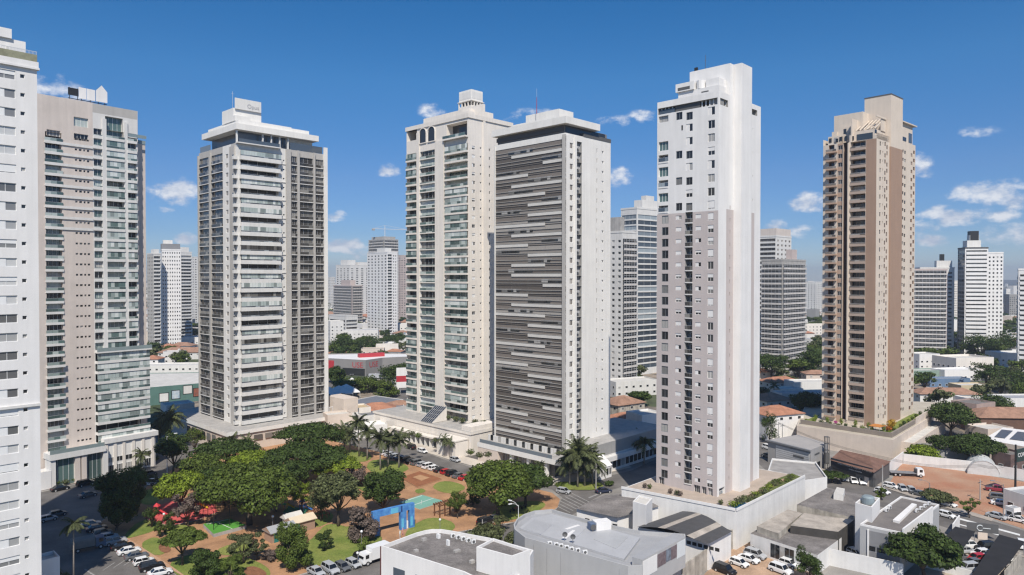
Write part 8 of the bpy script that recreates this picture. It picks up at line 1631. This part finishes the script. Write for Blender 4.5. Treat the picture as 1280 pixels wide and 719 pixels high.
def small():
    lamp(209, 592, 546, (.4,), 'tall white lamp pole at the street corner right of the tan tower'); lamp(648, 664, 632, (2.4, 3.6), 'white double lamp between the park corner and the curved grey building'); lamp(1254, 650, 606, (2.6,), 'lamp pole at the avenue kerb in front of the red lot', midgrey); lamp(1162, 628, 604, (3.0,), 'lamp pole rising behind the low wide kerb tree', midgrey); lamp(640, 610, 590, (3.9,), 'slim lamp at the dark tower pavement', midgrey)
    for x, y, tp, d in ((452, 693, 667, 'white globe lamp on the lawn behind the parked black SUV'), (341, 668, 648, 'white globe lamp beside the grey roofed kiosk'), (266, 722, 709, 'white globe lamp in the dark near corner bush'), (447, 709, 694, 'white globe lamp at the kerb by the silver hatchback'), (550, 670, 652, 'globe lamp at the near lawn right of the gateway'), (205, 660, 645, 'globe lamp between red playground and left lawn')): globe(x, y, tp, d)
    for x, y, tp, d in ((1103, 613, 582, 'utility pole beside the black fronted shop'), (978, 560, 530, 'utility pole in front of the white two storey house'), (973, 562, 528, 'second utility pole left of the white two storey house'), (1225, 625, 600, 'utility pole on the red lot edge'), (603, 670, 650, 'utility pole by the near street of the park'), (745, 612, 580, 'utility pole by the white corner pavilion')): upole(x, y, tp, d)
    for i, (a, b, h0, h1, d) in enumerate((((1103, 613), (1225, 625), 9.0, 9.0, 'thin overhead cable from the black fronted shop to the red lot pole'), ((973, 562), (1103, 613), 9.0, 9.0, 'thin overhead cable from the white two storey house to the black fronted shop'), ((603, 670), (745, 612), 6.5, 8.5, 'thin overhead cable crossing the park corner to the white pavilion'), ((1225, 625), (1269, 622), 9.0, 10.0, 'thin overhead cable from the red lot pole to the black sign pole'))):
        p, q = G(*a, 0), G(*b, 0); p.z, q.z = h0, h1; mb = MB()
        for k in (-.35, 0, .35): mb.tube([p.lerp(q, j / 10) + Vector((0, k, k * .6 - 1.2 * math.sin(PI * j / 10))) for j in range(11)], .035, black, 3)
        tag(mb.build('overhead_cable'), d, 'cable')
    for i, (x, y, c) in enumerate(((640, 640, black), (645, 638.6, cp_red), (650, 637, black), (655, 635.6, black))):
        t = empty('motorcycle', f'motorcycle parked in the shade of the corner tree, {ORD[i]} from the left', 'motorcycle', G(x, y, .15), .9, 'motorcycles under the corner tree')
        for xx in (-.65, .65): b = MB(); b.tube([(xx, -.05, .3), (xx, .05, .3)], .3, rubber, 12); b.build('wheel', t)
        b = MB(); b.tube([(-.7, 0, .75), (0, 0, .72), (.35, 0, .85), (.6, 0, .6)], [.1, .14, .17, .07], c, 6); b.build('body', t); b = MB(); b.tube([(.45, -.35, 1.0), (.5, 0, .95), (.45, .35, 1.0)], .03, black, 4); b.build('handlebar', t)
    # people walking near the gateway
    for i, (x, y, sh, d) in enumerate(((500, 672.5, (.6, .6, .58), 'person in a white shirt walking before the blue gateway'), (503.5, 669, (.62, .3, .28), 'person in a pale red shirt walking behind the white shirted one'))):
        t = bpy.data.objects; me = bpy.data.meshes.new('person'); V = [(0, 0, .95), (0, 0, 1.2), (0, 0, 1.42), (0, 0, 1.52), (0, 0, 1.68), (.19, 0, 1.4), (.24, .04, 1.12), (.23, .18, .9), (-.19, 0, 1.4), (-.24, -.02, 1.12), (-.22, -.12, .88), (.09, 0, .9), (.1, .14, .5), (.1, .16, .06), (.1, .28, .04), (-.09, 0, .9), (-.1, -.08, .5), (-.1, -.22, .06), (-.1, -.1, .04)]
        E = [(0, 1), (1, 2), (2, 3), (3, 4), (2, 5), (5, 6), (6, 7), (2, 8), (8, 9), (9, 10), (0, 11), (11, 12), (12, 13), (13, 14), (0, 15), (15, 16), (16, 17), (17, 18)]
        me.from_pydata(V, E, []); o = bpy.data.objects.new('person', me); COL.objects.link(o); o.location = G(x, y, .16); o.rotation_euler = (0, 0, R.uniform(0, 6)); tag(o, d, 'person')
        md = o.modifiers.new('skin', 'SKIN'); sv = me.skin_vertices[0].data; rad = [.15, .15, .14, .06, .105, .06, .045, .04, .06, .045, .04, .09, .065, .045, .045, .09, .065, .045, .045]
        for k, r_ in enumerate(rad): sv[k].radius = (r_, r_)
        sv[0].use_root = True; s2 = o.modifiers.new('sub', 'SUBSURF'); s2.levels = 1; s2.render_levels = 1; me.materials.append(mat(f'clothes_{i}', sh, .9, .1))
trees_park(); palms(); terrace_plants(); vehicles(); small()
# ================================================================ labels for the repeats, by rank in their zone
def finish_labels():
    zones = {}
    bpy.context.view_layer.update()
    for o, d, z in AUTO: zones.setdefault((d, z), []).append(o)
    for (d, z), L0 in zones.items():
        L0.sort(key=lambda o: proj(o.location)[0])
        for i, o in enumerate(L0):
            s = f'{d}, {z}' if len(L0) == 1 else f'{d}, {z}, {ORD[min(i, len(ORD) - 1)]} from left'
            o['label'] = s
finish_labels()
# thin haze of the far distance
hz = MB(); hz.box(-9300, 9300, -1700, 9300, -3, 190, white); hz.m = []; me = bpy.data.meshes.new('haze'); me.from_pydata(hz.v, [], hz.f); ho = bpy.data.objects.new('haze', me); COL.objects.link(ho)
hm_ = bpy.data.materials.new('haze'); hm_.use_nodes = True; ht = hm_.node_tree; ht.nodes.clear(); ho_ = ht.nodes.new('ShaderNodeOutputMaterial'); pv = ht.nodes.new('ShaderNodeVolumePrincipled'); pv.inputs['Color'].default_value = (.80, .88, 1.0, 1); pv.inputs['Density'].default_value = .00015; pv.inputs['Anisotropy'].default_value = .2; ht.links.new(pv.outputs[0], ho_.inputs['Volume']); me.materials.append(hm_)
tag(ho, 'thin pale air haze over the distant town', 'haze', kind='stuff')
